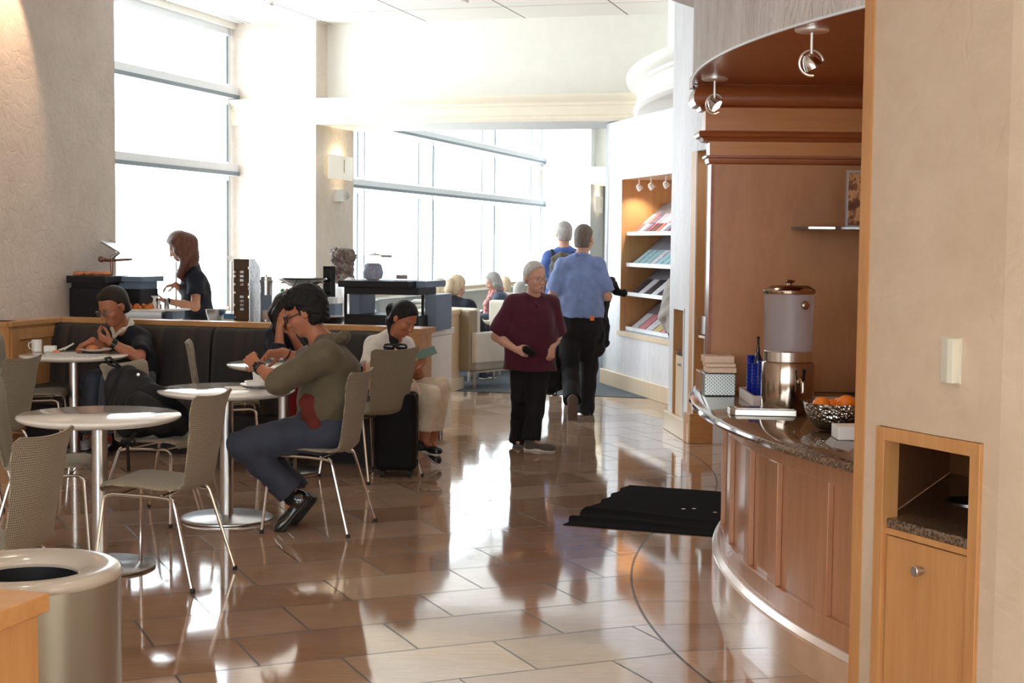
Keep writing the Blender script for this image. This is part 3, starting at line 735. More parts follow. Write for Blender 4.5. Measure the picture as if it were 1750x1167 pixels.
# ------------------------------------------------------------------ panelled divider behind the counter
PY = 7.42; PXL = at(1213, 400, PY).x; PXR = 1.755
pw = thing('panelled_divider', 'tall maple panelled divider with cherry crown mouldings standing behind the water dispenser', 'panel', (PXL, PY, 0))
def lp(mb): return mb.move(Matrix.Translation(-Vector((PXL, PY, 0))))
def zz(py): return at(1340, py, PY).z
z1, z2, z3 = zz(272), zz(237), zz(186)
lp(MB().box(PXL + .012, PXR, PY, PY + .10, CZ, z1)).build('panel', 'wood_panel', pw, smooth=0)
lp(MB().box(PXL, PXL + .016, PY - .006, PY + .11, CZ, z1)).build('edge_strip', 'wood_cherry', pw, smooth=0)
lp(MB().box(PXL - .01, PXR, PY - .01, PY + .11, z1, z2)).build('frieze', 'wood_frieze', pw, smooth=0)
lp(MB().box(PXL - .035, PXR, PY - .03, PY + .13, z2, z3)).build('frieze', 'wood_frieze', pw, smooth=0)
def molding(nm, x0, prof, mt='wood_cherry'):
    # prof (out, z): along the front and returned round the left end
    b = MB(); vs = []; m_ = len(prof)
    for p, z in prof: vs.append((PXR, PY - p, z))
    for p, z in prof: vs.append((x0 - p, PY - p, z))
    for p, z in prof: vs.append((x0 - p, PY + .1 + p, z))
    for p, z in prof: vs.append((PXR, PY + .1 + p, z))
    fs = [tuple(range(m_))] + [tuple(3 * m_ + k for k in range(m_))[::-1]]
    for i in range(3):
        for k in range(m_):
            l = (k + 1) % m_; fs.append((i * m_ + k, i * m_ + l, (i + 1) * m_ + l, (i + 1) * m_ + k))
    b.add(vs, fs); return lp(b).build(nm, mt, pw, smooth=30)
molding('moulding', PXL + .0, [(0, z1 - .028), (.012, z1 - .022), (.016, z1 - .01), (.016, z1), (.028, z1 + .004), (.028, z1 + .014), (0, z1 + .018)])
molding('moulding', PXL - .02, [(0, z2 - .02), (.02, z2 - .015), (.03, z2), (.045, z2 + .006), (.05, z2 + .018), (.045, z2 + .032), (.02, z2 + .036), (0, z2 + .04)])
zc = z3; H_ = ALZ - z3
molding('crown', PXL - .035, [(0, zc - .015), (.02, zc - .012), (.028, zc + .004), (.05, zc + .012), (.062, zc + .03), (.064, zc + .055), (.055, zc + .085), (.040, zc + .105), (.035, zc + .13), (.045, zc + .155), (.06, zc + .165), (.062, ALZ - .004), (0, ALZ - .004)])
lp(MB().box(PXL + .0, PXR, PY - .022, PY, CZ, CZ + .085)).build('backsplash', 'wood_panel', pw, smooth=0, bevel=.003)
lp(MB().box(PXL - .045, PXL - .0, PY - .07, PY + .10, CZ, CZ + .10)).build('backsplash', 'wood_panel', pw, smooth=0, bevel=.003)
# glass shelf with a picture standing on it
shz = at(1410, 388, 7.05).z
sx0 = at(1362, 388, 6.95).x
gs = MB().prism([(sx0, 7.10), (sx0 + .06, 6.98), (2.3, 6.80), (2.3, 7.40), (sx0 + .06, 7.40)], shz - .010, shz)
glassy('glass_dark', (.25, .35, .33), .22)
tag(gs.build('glass_shelf', 'glass_dark', smooth=0), 'thin dark-edged glass shelf on the panelled divider above the dispenser', 'shelf')
pf = thing('picture_frame', 'small framed picture standing on the glass shelf beside the near jamb', 'picture', (at(1457, 340, 7.2).x, 7.2, shz))
x0 = at(1446, 340, 7.2).x - pf.location.x; hz = at(1446, 291, 7.2).z - shz
MB().box(x0, x0 + .16, 0, .018, 0.0, hz).build('backing', 'steel_dark', pf, smooth=0)
def picmat():
    m, nt, b = nodes('picture_print'); v = mapped(nt, (1, 1, 1)); n = noise(nt, v, 14, 3)
    nt.links.new(ramp(nt, n, [(.3, srgb(60, 36, 26)), (.48, srgb(120, 74, 48)), (.55, srgb(206, 160, 112)), (.7, srgb(80, 50, 40))]), b.inputs['Base Color']); b.inputs['Roughness'].default_value = .3; MATS['picture_print'] = m
picmat()
MB().box(x0 + .010, x0 + .15, -.003, 0, .012, hz - .012).build('print', 'picture_print', pf, smooth=0)
# ------------------------------------------------------------------ things on the counter
# water dispenser
DY = 6.45
def dz(py): return at(1352, py, DY).z
dc = on(1345, 703, CZ); DX = at(1347, 600, DY).x
wd = thing('water_dispenser', 'tall water dispenser with a clear tank, bronze lid and polished steel base', 'dispenser', (DX, DY, CZ))
sc_ = DY / 2551
rb = 45 * sc_; rt = 43 * sc_
zr = lambda py: dz(py) - CZ
MB().lathe([(rb * .98, 0), (rb, .005), (rb, zr(622)), (rb * .97, zr(618)), (rb * .3, zr(616))], 56).build('base', 'bronze' if 'bronze' in MATS else 'chrome', wd)
mat('bronze', (.42, .33, .26), .13, 1.0, var=.03)
wd.children[0].data.materials[0] = MATS['bronze']
MB().lathe([(rb * .9, zr(618)), (rb * .94, zr(616)), (rb * .94, zr(600)), (rb * .9, zr(598))], 56).build('collar', 'chrome', wd)
m, nt, b = nodes('tank_plastic'); b.inputs['Base Color'].default_value = (.50, .48, .52, 1); b.inputs['Roughness'].default_value = .10; b.inputs['Alpha'].default_value = .27
MATS['tank_plastic'] = m
MB().lathe([(rt * .95, zr(600)), (rt * .96, zr(590)), (rt, zr(500)), (rt * .985, zr(500)), (rt * .945, zr(590)), (rt * .935, zr(599)), (.01, zr(599)), (.01, zr(600))], 56, closed=True).build('tank', 'tank_plastic', wd)
MB().lathe([(rt * 1.02, zr(502)), (rt * 1.04, zr(499)), (rt * 1.04, zr(496)), (rt * .98, zr(494)), (rt * .75, zr(488)), (rt * .3, zr(487)), (.01, zr(487))], 48).build('lid', 'bronze', wd)
kn = MB().lathe([(.012, zr(488)), (.010, zr(484)), (.020, zr(482)), (.024, zr(480)), (.020, zr(478.5)), (.004, zr(478))], 24).build('knob', 'bronze', wd)
# ice plug, spigot and its lever on the near side
q = Vector((at(1368, 520, DY).x - DX, -.8 * rt, zr(520))); q.y = -math.sqrt(max(0, rt ** 2 - q.x ** 2)) - .003
MB().lathe([(.019, 0), (.019, .006), (.014, .012), (.004, .014)], 24, q, ax=(.3, -1, 0)).build('badge', 'bronze', wd)
sp_ = Vector((at(1361, 650, DY).x - DX, -rb - .005, zr(648)))
MB().lathe([(.018, 0), (.018, .02), (.012, .03), (.011, .05)], 20, sp_ + Vector((0, .02, 0)), ax=(.1, -1, 0)).tube([sp_ + Vector((0, -.03, 0)), sp_ + Vector((0, -.035, -.03)), sp_ + Vector((0, -.035, -.045))], .010, 12).build('spigot', 'bronze', wd)
MB().tube([sp_ + Vector((0, -.03, .01)), sp_ + Vector((0, -.045, .04)), sp_ + Vector((0, -.05, .055))], [.006, .007, .010], 10).build('lever', 'black_gloss', wd)
# drip tray
tz = on(1300, 700, CZ); 
tx0 = at(1243, 700, 6.45).x; tx1 = at(1352, 700, 6.45).x
dt = thing('drip_tray', 'flat steel drip tray lying in front of the water dispenser', 'tray', (tx0, 6.45, CZ))
mat('steel_bright', (.50, .45, .38), .34, 1.0, var=.03)
MB().prism([(.02, -.10), (tx1 - tx0, -.13), (tx1 - tx0, .02), (.02, .02), (0, 0), (0, -.08)], 0, .028).build('body', 'steel_bright', dt, smooth=0, bevel=.003)
MB().prism([(.03, -.09), (tx1 - tx0 - .01, -.12), (tx1 - tx0 - .01, .01), (.03, .01)], .0285, .031).build('grille', 'steel_dark', dt, smooth=0)
# perforated napkin holder with napkins
ny = 7.16; nx0 = at(1205, 640, ny).x; nx1 = at(1257, 640, ny).x; nt_ = at(1230, 638, ny).z - CZ
nh = thing('napkin_holder', 'perforated silver box holding a stack of paper napkins at the counter end', 'holder', (nx0, ny, CZ))
def perfm():
    m, nt, b = nodes('perforated_metal')
    sep = nt.nodes.new('ShaderNodeSeparateXYZ'); nt.links.new(texco(nt), sep.inputs[0])
    x = math_(nt, 'MULTIPLY', math_(nt, 'ADD', sep.outputs[0], sep.outputs[1]), 115); z = math_(nt, 'MULTIPLY', sep.outputs[2], 62)
    fx = math_(nt, 'ABSOLUTE', math_(nt, 'SUBTRACT', math_(nt, 'FRACT', x), .5)); zz_ = math_(nt, 'ADD', z, math_(nt, 'MULTIPLY', math_(nt, 'FLOORED_MODULO', math_(nt, 'FLOOR', x), 2), .5))
    fz = math_(nt, 'ABSOLUTE', math_(nt, 'SUBTRACT', math_(nt, 'FRACT', zz_), .5))
    d = math_(nt, 'ADD', math_(nt, 'MULTIPLY', fx, fx), math_(nt, 'MULTIPLY', math_(nt, 'MULTIPLY', fz, fz), .8))
    h = math_(nt, 'LESS_THAN', d, .06)
    nt.links.new(ramp(nt, h, [(.0, (.55, .56, .52)), (1, (.03, .03, .03))]), b.inputs['Base Color'])
    nt.links.new(math_(nt, 'SUBTRACT', .9, math_(nt, 'MULTIPLY', h, .9)), b.inputs['Metallic']); b.inputs['Roughness'].default_value = .35; MATS['perforated_metal'] = m
perfm()
w_ = nx1 - nx0
MB().box(0, w_, 0, .13, 0.004, nt_ * 1.0 - .003).build('box', 'perforated_metal', nh, smooth=0, bevel=.002)
MB().box(.004, w_ - .004, .004, .126, 0, .004).build('base', 'black_plastic', nh, smooth=0)
zt = at(1230, 609, ny).z - CZ
mat('napkin', srgb(232, 204, 178), .8, var=.05, scale=60)
stck = 0
z = nt_
for k, (h, off) in enumerate(((.028, .004), (.020, .0), (.036, -.008))):
    s_ = thing('napkin_stack', ['lowest bundle of folded napkins rising out of the silver holder', 'middle bundle of folded napkins on the silver holder', 'topmost bundle of folded napkins with dark print, on the silver holder'][k], 'napkins', (nx0 + off, ny, CZ + z), 0, 'napkins on the silver holder')
    MB().box(.0 + .004, w_ + .003, .004, .14, 0, h - .001).build('stack', 'napkin', s_, smooth=0, bevel=.006)
    if k == 2:
        tb_ = MB()
        for j in range(3): tb_.box(.075 + j * .014, .085 + j * .014, .05 + j * .002, .075, h - .0008, h - .0002)
        tb_.build('print', 'black_plastic', s_, smooth=0)
    z += h
# cup tray with cone cups and bottles
cy0 = 6.95; cx0 = at(1262, 670, cy0).x; cx1 = at(1318, 670, cy0).x
tr_ = MB()
tw, td, thh = .085, .42, .05
tr_.box(0, tw, 0, .01, 0, thh).box(0, tw, td - .01, td, 0, thh).box(0, .01, .01, td - .01, 0, thh).box(tw - .01, tw, .01, td - .01, 0, thh).box(.01, tw - .01, .01, td - .01, 0, .008)
cty = 6.74
mat('tray_white', srgb(216, 196, 190), .4, var=.02)
o = tr_.build('cup_tray', 'tray_white', smooth=0, bevel=.002); o.location = (1.09, 6.70, CZ)
tag(o, 'pale open tray holding blue cups and bottles beside the dispenser', 'tray')
mat('blue_plastic', srgb(18, 42, 150), .2, var=.04, coat=.4)
mat('blue_dark', srgb(14, 24, 70), .15, var=.04, coat=.4)
def cups(px, r, ptop, pbot, y, label, n=8, m_='blue_plastic'):
    p = at(px, pbot, y); h = at(px, ptop, y).z - CZ - .009
    t = thing('cup_stack', label, 'cups', (p.x, y, CZ + .009), 0, 'stacks of blue cups')
    for k in range(n):
        z = h * k / (n + 3); hh = h * 4 / (n + 3)
        r0, r1 = r * (.62 + .0 * k), r * .92
        MB().lathe([(r0, z), (r1, z + hh), (r1 + .002, z + hh + .002), (r1, z + hh + .004)], 20).build('cup', m_, t)
    return t
def bottle(px, y, r, pshoulder, ptop, label, body='blue_dark'):
    p = at(px, 670, y); hs = at(px, pshoulder, y).z - CZ; ht = at(px, ptop, y).z - CZ
    t = thing('syrup_bottle', label, 'bottle', (p.x, y, CZ + .009), 0, 'bottles in the cup tray')
    MB().lathe([(r * .9, 0), (r, .01), (r, hs * .8), (r * .8, hs * .92), (r * .35, hs)], 24).build('body', body, t)
    MB().lathe([(r * .42, hs), (r * .42, hs + .02), (r * .3, hs + .03), (r * .25, ht - .012), (r * .4, ht - .008), (r * .4, ht)], 20).build('pourer', 'black_gloss', t)
    return t
cups(1282, .020, 608, 668, 7.0, 'tall stack of blue cups at the back left of the cup tray')
bottle(1294, 6.96, .019, 606, 578, 'blue bottle with a tall black pourer in the cup tray')
bottle(1307, 6.93, .022, 612, 604, 'blue bottle with a short black cap next to the dispenser')
cups(1290.5, .019, 622, 672, 6.90, 'stack of bright blue cups at the front left of the cup tray')
cups(1301, .020, 618, 674, 6.80, 'stack of bright blue cups touching the dispenser base')
# things at the right end of the counter
bw = on(1420, 728, CZ); bcx, bcy = at(1432, 700, 5.86).x, 5.86
bo_ = thing('fruit_bowl', 'hammered steel bowl of oranges at the right end of the counter', 'bowl', (bcx, bcy, CZ))
m, nt, b = nodes('hammered_steel'); vo = nt.nodes.new('ShaderNodeTexVoronoi'); vo.inputs['Scale'].default_value = 85; nt.links.new(mapped(nt), vo.inputs['Vector'])
b.inputs['Base Color'].default_value = (.45, .42, .38, 1); b.inputs['Metallic'].default_value = 1; b.inputs['Roughness'].default_value = .18; bump(nt, b, vo.outputs[0], .8, .01); MATS['hammered_steel'] = m
br = (1432 - 1373) / 2551 * bcy * 1.0; bh = at(1432, 687, bcy).z - CZ
prof = [(.045, 0.001), (br * .62, .012), (br * .86, bh * .45), (br * .97, bh * .8), (br, bh), (br - .004, bh), (br * .94, bh * .78), (br * .82, bh * .45), (br * .58, .018), (.01, .010)]
MB().lathe(prof, 48).build('body', 'hammered_steel', bo_)
mat('orange_peel', srgb(226, 120, 24), .4, var=.08, bmp=.3, bscale=120, bdist=.003)
for (px, r, dy, dz_, l) in ((1402, .036, -.02, .0, 'orange at the left rim of the steel bowl'), (1423, .033, .03, -.01, 'low orange in the middle of the steel bowl'), (1446, .038, -.0, .004, 'orange at the right of the steel bowl near the jamb'), (1440, .034, .065, -.008, 'orange at the back of the steel bowl')):
    o = MB().sphere((0, 0, 0), r, 24, 16, (1, 1, .95)).build('orange', 'orange_peel'); o.location = (at(px, 690, bcy).x, bcy + dy, CZ + bh - .012 + dz_)
    tag(o, l, 'orange', 'oranges in the steel bowl')
wb = MB().box(0, .10, -.0, .12, 0, .05).build('white_box', 'white_matte', smooth=0, bevel=.003); wp = on(1432, 752, CZ); wb.location = (wp.x, wp.y, CZ); tag(wb, 'small white box at the right end of the counter by the jamb', 'box')
# blue-trimmed sugar tray behind the dispenser
sp = thing('sachet_tray', 'shallow white tray with blue sachets behind the dispenser and the bowl', 'tray', (at(1396, 668, 6.75).x, 6.62, CZ), math.radians(-6))
tr_ = MB(); tw, td, thh = .22, .36, .022
tr_.box(0, tw, 0, .008, 0, thh).box(0, tw, td - .008, td, 0, thh).box(0, .008, .008, td - .008, 0, thh).box(tw - .008, tw, .008, td - .008, 0, thh).box(.008, tw - .008, .008, td - .008, 0, .006)
tr_.build('body', 'tray_white', sp, smooth=0)
mat('sachet_blue', srgb(70, 110, 150), .5, var=.1)
for k in range(6):
    o = MB().box(-.03, .03, -.02, .02, 0, .006).build('sachet', 'sachet_blue', smooth=0, bevel=.002)
    o.location = sp.location + Vector((.05 + .05 * (k % 3), .08 + .11 * (k // 3), .0075)); o.rotation_euler = (0, 0, .3 * k)
    tag(o, 'blue sachet, %s in the %s row of the shallow white tray behind the dispenser' % (('left', 'middle', 'right')[k % 3], ('near', 'far')[k // 3]), 'sachet', 'blue sachets in the white tray')
# ------------------------------------------------------------------ spotlights
def spot(px, py, z, r, label, ang=0, scale=1.0, power=18, aim=(0.2, .6, -1), grp='swivel spotlights under the alcove ceiling'):
    p = on(px, py, z)
    t = thing('swivel_spotlight', label, 'light', (p.x, p.y, z), 0, grp)
    s = scale
    MB().lathe([(.062 * s, -.0), (.062 * s, -.010 * s), (.055 * s, -.016 * s), (.01, -.018 * s)], 32).build('canopy', 'chrome_pale', t)
    MB().tube([(0, 0, -.015 * s), (0, 0, -.105 * s)], .006 * s, 10).build('stem', 'chrome_pale', t)
    a = Vector(aim).normalized(); side = a.cross(Vector((0, 0, 1))).normalized()
    c = Vector((0, 0, -.125 * s))
    MB().lathe([(.012 * s, -.035 * s), (.024 * s, -.02 * s), (.032 * s, .0), (.034 * s, .018 * s), (.030 * s, .018 * s), (.022 * s, -.005 * s)], 28, c, ax=a).build('shade', 'chrome', t)
    rg = []
    for k in range(25):
        q = 2 * PI * k / 24 * .75 + 1.2
        rg.append(c + (a * math.cos(q) + side.cross(a) * math.sin(q)) * .046 * s)
    MB().tube(rg, .004 * s, 8).build('yoke', 'chrome_pale', t)
    MB().lathe([(.029 * s, .0), (.029 * s, .002 * s)], 24, c + a * .013 * s, ax=a).build('lamp', 'lamp_glow', t)
    l = bpy.data.lights.new('spot_light', 'SPOT'); l.energy = power; l.color = (1, .74, .5); l.spot_size = math.radians(95); l.spot_blend = .6; l.shadow_soft_size = .02
    lo = bpy.data.objects.new('spot_light', l); COL.objects.link(lo); lo.parent = t; lo.location = c + a * .04 * s
    lo.rotation_euler = (-a).to_track_quat('Z', 'Y').to_euler()
    return t
mat('chrome_pale', (.78, .72, .66), .3, .6, var=.02)
emit('lamp_glow', (1, .86, .66), 9)
spot(1222, 132, ALZ, 0, 'small glowing swivel spotlight at the far left under the alcove ceiling', power=10, aim=(.62, -.45, -.6))
spot(1388, 48, ALZ, 0, 'larger nearer swivel spotlight in the middle of the alcove ceiling', power=9, aim=(.55, .1, -.85))
# ------------------------------------------------------------------ built-in bin cupboard in the near wall
n0 = dp(aN0); n1 = dp(aN1); nd = (n1 - n0).normalized(); nn = Vector((-nd.y, nd.x, 0)); nn = nn if nn.x > 0 else -nn; NL = (n1 - n0).length
skew = Vector((.448, .894, 0))
bc = thing('built_in_bin_cupboard', 'maple bin cupboard let into the near plaster wall, with open top niche and granite ledge', 'cupboard', n0)
def lb(mb): return mb.move(Matrix.Translation(-n0))
FW = .042; TH = 1.02; f0 = -.014
for q in ((0, FW, 0, TH), (NL - FW, NL, 0, TH), (FW, NL - FW, TH - FW, TH)):
    lb(MB().fbox(n0, nd, nn, q[0], q[1], f0, .05, q[2], q[3])).build('frame', 'wood_maple', bc, smooth=0, bevel=.002)
SZ = .725
dr = lb(MB().fbox(n0, nd, nn, FW + .004, NL - FW - .004, .004, .03, .02, SZ - .055)).build('door', 'wood_maple', bc, smooth=0, bevel=.003)
kp = n0 + nd * (FW + .18) + Vector((0, 0, SZ - .135))
lb(MB().lathe([(.010, 0), (.010, .016), (.016, .018), (.017, .032), (.015, .034)], 20, kp + nn * .002, ax=-nn)).build('knob', 'steel', dr)
lb(MB().fbox(n0, nd, nn, FW, NL - FW, .0, .04, SZ - .05, SZ - .03)).build('rail', 'wood_maple_flat', bc, smooth=0)
a = n0 + nd * FW; c = n0 + nd * (NL - FW)
gl = [a + nn * .004, c + nn * .004, c + nn * .9, a + skew * 1.15]
lb(MB().prism([(p.x, p.y) for p in gl], SZ - .032, SZ)).build('granite_ledge', 'granite', bc, smooth=0, bevel=.006)
mat('niche_wood', srgb(134, 98, 66), .5, var=.05)
sp2 = Vector((-skew.y, skew.x, 0))
lb(MB().fbox(a, skew, sp2, .0, 1.2, .0, .02, SZ, TH)).build('niche_side', 'wood_panel', bc, smooth=0)
lb(MB().fbox(c, nn, nd, .0, .9, .0, .02, SZ, TH)).build('niche_side', 'wood_panel', bc, smooth=0)
e1 = a + skew * 1.13; e2 = c + nn * .86; ed = (e2 - e1); el = ed.length; ed.normalize()
lb(MB().fbox(e1, ed, Vector((-ed.y, ed.x, 0)), 0, el, -.02, 0, SZ, TH)).build('niche_back', 'wood_panel', bc, smooth=0)
lb(MB().prism([(p.x, p.y) for p in gl], TH, TH + .02)).build('niche_top', 'wood_panel', bc, smooth=0)
hp = on(1662, 858, SZ)
lb(MB().lathe([(.098, -.0), (.098, .004), (.09, .006), (.086, .0)], 40, (hp.x, hp.y, SZ + .0005), closed=True)).build('chute_ring', 'steel_dark', bc)
lb(MB().lathe([(.087, -.0), (.087, .002), (.01, .002)], 40, (hp.x, hp.y, SZ + .0005))).build('chute_hole', 'black_plastic', bc)
# switch plate
s0_ = dp(-25.6); s1_ = dp(-26.4); sd_ = (s1_ - s0_).normalized(); sn_ = Vector((-sd_.y, sd_.x, 0)); sn_ = sn_ if sn_.x > 0 else -sn_
zs0, zs1 = at(1625, 655, 4.5).z, at(1625, 577, 4.5).z
sw = thing('wall_sensor', 'small white wall-mounted sensor box on the near plaster wall', 'sensor', s0_)
mat('switch_white', srgb(226, 224, 206), .4, var=.01)
MB().fbox(Vector((0, 0, 0)), sd_, sn_, .0, .085, -.004, .0, zs0, zs1).build('back_plate', 'switch_white', sw, smooth=0)
vs = []
for x_, e_ in ((.002, .006), (.062, .036), (.083, .034)):
    for z_ in (zs0 + .004, zs1 - .001): vs.append(tuple(sd_ * x_ + sn_ * (-e_) + Vector((0, 0, z_))))
for x_ in (.002, .062, .083):
    for z_ in (zs0 + .004, zs1 - .001): vs.append(tuple(sd_ * x_ + Vector((0, 0, z_)) - sn_ * .004))
MB().add(vs, [(0, 1, 3, 2), (2, 3, 5, 4), (6, 8, 9, 7), (8, 10, 11, 9), (0, 6, 7, 1), (4, 5, 11, 10), (0, 2, 8, 6), (2, 4, 10, 8), (1, 7, 9, 3), (3, 9, 11, 5)]).build('cover', 'switch_white', sw, smooth=0, bevel=.003)
# far bin cupboard in the pilaster, seen at a slant
fb = thing('far_bin_cupboard', 'narrow pale bin cupboard with open top niche in the far pilaster beyond the counter', 'cupboard', PA)
def lf(mb): return mb.move(Matrix.Translation(-PA))
dd = lf(MB().fbox(PA, pd, pn, .20, .60, .02, .04, .14, .66)).build('door', 'wood_pale', fb, smooth=0)
lf(MB().fbox(PA, pd, pn, .17, .62, .02, .24, .66, .70)).build('granite_ledge', 'granite', fb, smooth=0)
lf(MB().fbox(PA, pd, pn, .17, .62, .235, .25, .12, 1.05)).build('niche_back', 'wood_maple', fb, smooth=0)
lf(MB().fbox(PA, pd, pn, .165, .185, .0, .24, .12, 1.05)).build('niche_side', 'wood_maple', fb, smooth=0)
lf(MB().fbox(PA, pd, pn, .17, .62, .0, .02, .12, .14)).build('frame', 'wood_maple', fb, smooth=0)
lf(MB().fbox(PA, pd, pn, .36, .42, .0, .02, .58, .60)).build('handle', 'steel_dark', dd, smooth=0)
# steel cup holder on the far cheek
hp = at(1193, 540, 11.9)
ph = thing('paper_towel_dispenser', 'small steel dispenser with a tray lip on the far cheek of the alcove', 'dispenser', (PB.x + .06, 11.9, .9))
z0_, z1_ = at(1200, 577, 11.9).z - .9, at(1200, 540, 11.9).z - .9
MB().fbox(Vector((0, 0, 0)), chd, chn, .0, .2, -.07, .03, z0_ + .03, z1_).build('body', 'steel', ph, smooth=0)
MB().fbox(Vector((0, 0, 0)), chd, chn, -.02, .2, -.12, .03, z0_, z0_ + .02).build('lip', 'steel_bright', ph, smooth=0)
# ------------------------------------------------------------------ magazine showcase
ms = thing('magazine_showcase', 'tall lit magazine display niche with four sloping shelves in the far right wall', 'display case', MBp)
def lm_(mb): return mb.move(Matrix.Translation(-MBp))
DEP = .62
lm_(MB().fbox(MBp, md, mn, N0, N0 + .02, .0, DEP, NZ0, NZ1)).build('side_panel', 'wood_maple', ms, smooth=0)
lm_(MB().fbox(MBp, md, mn, N1 - .02, N1, .0, DEP, NZ0, NZ1)).build('side_panel', 'wood_maple', ms, smooth=0)
lm_(MB().fbox(MBp, md, mn, N0 + .02, N1 - .02, DEP - .02, DEP, NZ0, NZ1)).build('back_panel', 'wood_pale', ms, smooth=0)
lm_(MB().fbox(MBp, md, mn, N0 + .02, N1 - .02, .0, DEP - .02, NZ1 - .02, NZ1)).build('top_panel', 'wood_pale', ms, smooth=0)
lm_(MB().fbox(MBp, md, mn, N0 - .03, N1 + .03, -.02, .0, NZ0 - .05, NZ0)).build('sill', 'wood_pale', ms, smooth=0)
mat('shelf_grey', srgb(150, 150, 158), .35, .3, var=.02)
shz_ = [.66, 1.04, 1.36, 1.70]
for k, z in enumerate(shz_):
    pr = [(.10, z), (.12, z), (.50, z + .33), (.50, z + .35)]
    m = MB(); a = MBp + md * (N0 + .025); c = MBp + md * (N1 - .025)
    m.sweep(pr, a, c, mn); sh = lm_(m).build('sloping_shelf', 'shelf_grey', ms, smooth=0)
    lm_(MB().sweep([(.06, z - .012), (.12, z - .012), (.12, z), (.068, z), (.068, z + .03), (.06, z + .03)], a, c, mn)).build('lip', 'frame_white', sh, smooth=0)
covers = [srgb(196, 110, 110), srgb(224, 224, 230), srgb(110, 116, 146), srgb(52, 52, 60), srgb(176, 214, 222), srgb(210, 190, 130), srgb(120, 60, 90), srgb(228, 150, 160)]
for i, c in enumerate(covers): mat('cover_%d' % i, c, .3, var=.25, scale=30)
slope = Vector((0, 0, 0)); 
rows = [(1.70, .0, 12, (0, 1, 2, 6, 3), 'top shelf'), (1.70, .16, 12, (1, 0, 2, 7, 1), 'top shelf'), (1.36, 0, 9, (4, 4, 4, 1, 4), 'second shelf'), (1.04, 0, 8, (3, 1, 3, 1, 3), 'third shelf'), (.66, 0, 7, (1, 7, 1, 5, 7), 'bottom shelf')]
sdir = Vector((.38, .33)).normalized()
ORD = 'first second third fourth fifth sixth seventh eighth ninth tenth eleventh twelfth'.split()
for z, up, n_, cs_, nm in rows:
    span = (N1 - N0 - .16) / n_
    for k in range(n_):
        o_ = MB(); s_ = span * .92; hgt = .24 if nm != 'top shelf' else .15
        base = MBp + md * (N0 + .07 + span * k) + mn * (.115 + sdir.x * up) + Vector((0, 0, z + .006 + sdir.y * up))
        e = mn * sdir.x + Vector((0, 0, sdir.y)); nrm = (-mn * sdir.y + Vector((0, 0, sdir.x)))
        tilt = md * .05
        P = lambda a, b_, c_: base + md * a + (e + md * .12 * (1 if nm != 'top shelf' else .3)) * b_ + nrm * c_
        vs = [P(0, 0, .004), P(s_, 0, .004), P(s_, hgt, .004), P(0, hgt, .004), P(0, 0, .013), P(s_, 0, .018), P(s_, hgt, .018), P(0, hgt, .013)]
        o_.add(vs, [(0, 3, 2, 1), (4, 5, 6, 7), (0, 1, 5, 4), (1, 2, 6, 5), (2, 3, 7, 6), (3, 0, 4, 7)])
        o = o_.build('magazine', 'cover_%d' % cs_[k % 5], smooth=0)
        tag(o, '%s magazine from the left on the %s of the magazine display%s' % (ORD[k], nm, ', upper row' if up else (', front row' if nm == 'top shelf' else '')), 'magazine', 'magazines on the %s%s' % (nm, ' upper row' if up else ''))
for px, py, l in ((1084, 320, 'leftmost small white spotlight inside the magazine display'), (1110, 314, 'middle small white spotlight inside the magazine display'), (1141, 311, 'rightmost small white spotlight inside the magazine display')):
    k = {1084: .85, 1110: 1.25, 1141: 1.72}[px]
    p = MBp + md * k + mn * .12
    t = thing('display_spotlight', l, 'light', (p.x, p.y, NZ1 - .02), 0, 'spotlights in the magazine display')
    MB().tube([(0, 0, 0), (0, 0, -.07)], .006, 8).build('stem', 'white_matte', t)
    MB().lathe([(.02, -.03), (.032, 0), (.034, .03), (.03, .03)], 20, (0, 0, -.09), ax=(.6, .3, -.7)).build('shade', 'white_matte', t)
    l_ = bpy.data.lights.new('display_light', 'SPOT'); l_.energy = 14; l_.color = (1, .9, .75); l_.spot_size = 2.0; l_.spot_blend = .8; l_.shadow_soft_size = .03
    lo = bpy.data.objects.new('display_light', l_); COL.objects.link(lo); lo.parent = t; lo.location = (.03, .0, -.13); lo.rotation_euler = (.35, .1, 0)
# ------------------------------------------------------------------ wall lamps, alarm, ceiling fittings
def sconce(s, z0, z1, w, label, power):
    p = hall(s, 0, z0); t = thing('wall_sconce', label, 'light', p, 0, 'square wall sconces on the window piers')
    f = lambda mb: mb.move(Matrix.Translation(-p))
    H = z1 - z0
    b = MB(); pts = []
    for k in range(13):
        q = k / 12; pts.append((q * w, .02 + .07 * math.sin(PI * (.12 + .76 * q))))
    o_ = hall(s - w / 2, 0, 0)
    m = MB(); vs = []
    for (a, d) in pts:
        for z in (z0, z1):
            for e in (0, .006): vs.append(o_ + UX * a + VX * (d - e) + Vector((0, 0, z)))
    fs = []
    for k in range(12):
        i = k * 4; j = i + 4
        fs += [(i, j, j + 2, i + 2), (i + 1, i + 3, j + 3, j + 1), (i + 2, j + 2, j + 3, i + 3), (i, i + 1, j + 1, j)]
    m.add(vs, fs); f(m).build('diffuser', 'sconce_white', t)
    f(MB().fbox(hall(s, 0, 0), UX, VX, -w * .4, w * .4, .0, .02, z0 + .02, z1 - .02)).build('back_plate', 'white_matte', t, smooth=0)
    f(MB().fbox(hall(s, 0, 0), UX, VX, -.008, .008, .090, .096, z0 + H * .3, z1 - H * .15)).build('slot', 'steel_dark', t, smooth=0)
    l = bpy.data.lights.new('sconce_light', 'POINT'); l.energy = power; l.color = (1, .85, .55); l.shadow_soft_size = .03
    lo = bpy.data.objects.new('sconce_light', l); COL.objects.link(lo); lo.location = hall(s, .045, z1 - .06) - p; lo.parent = t
    return t
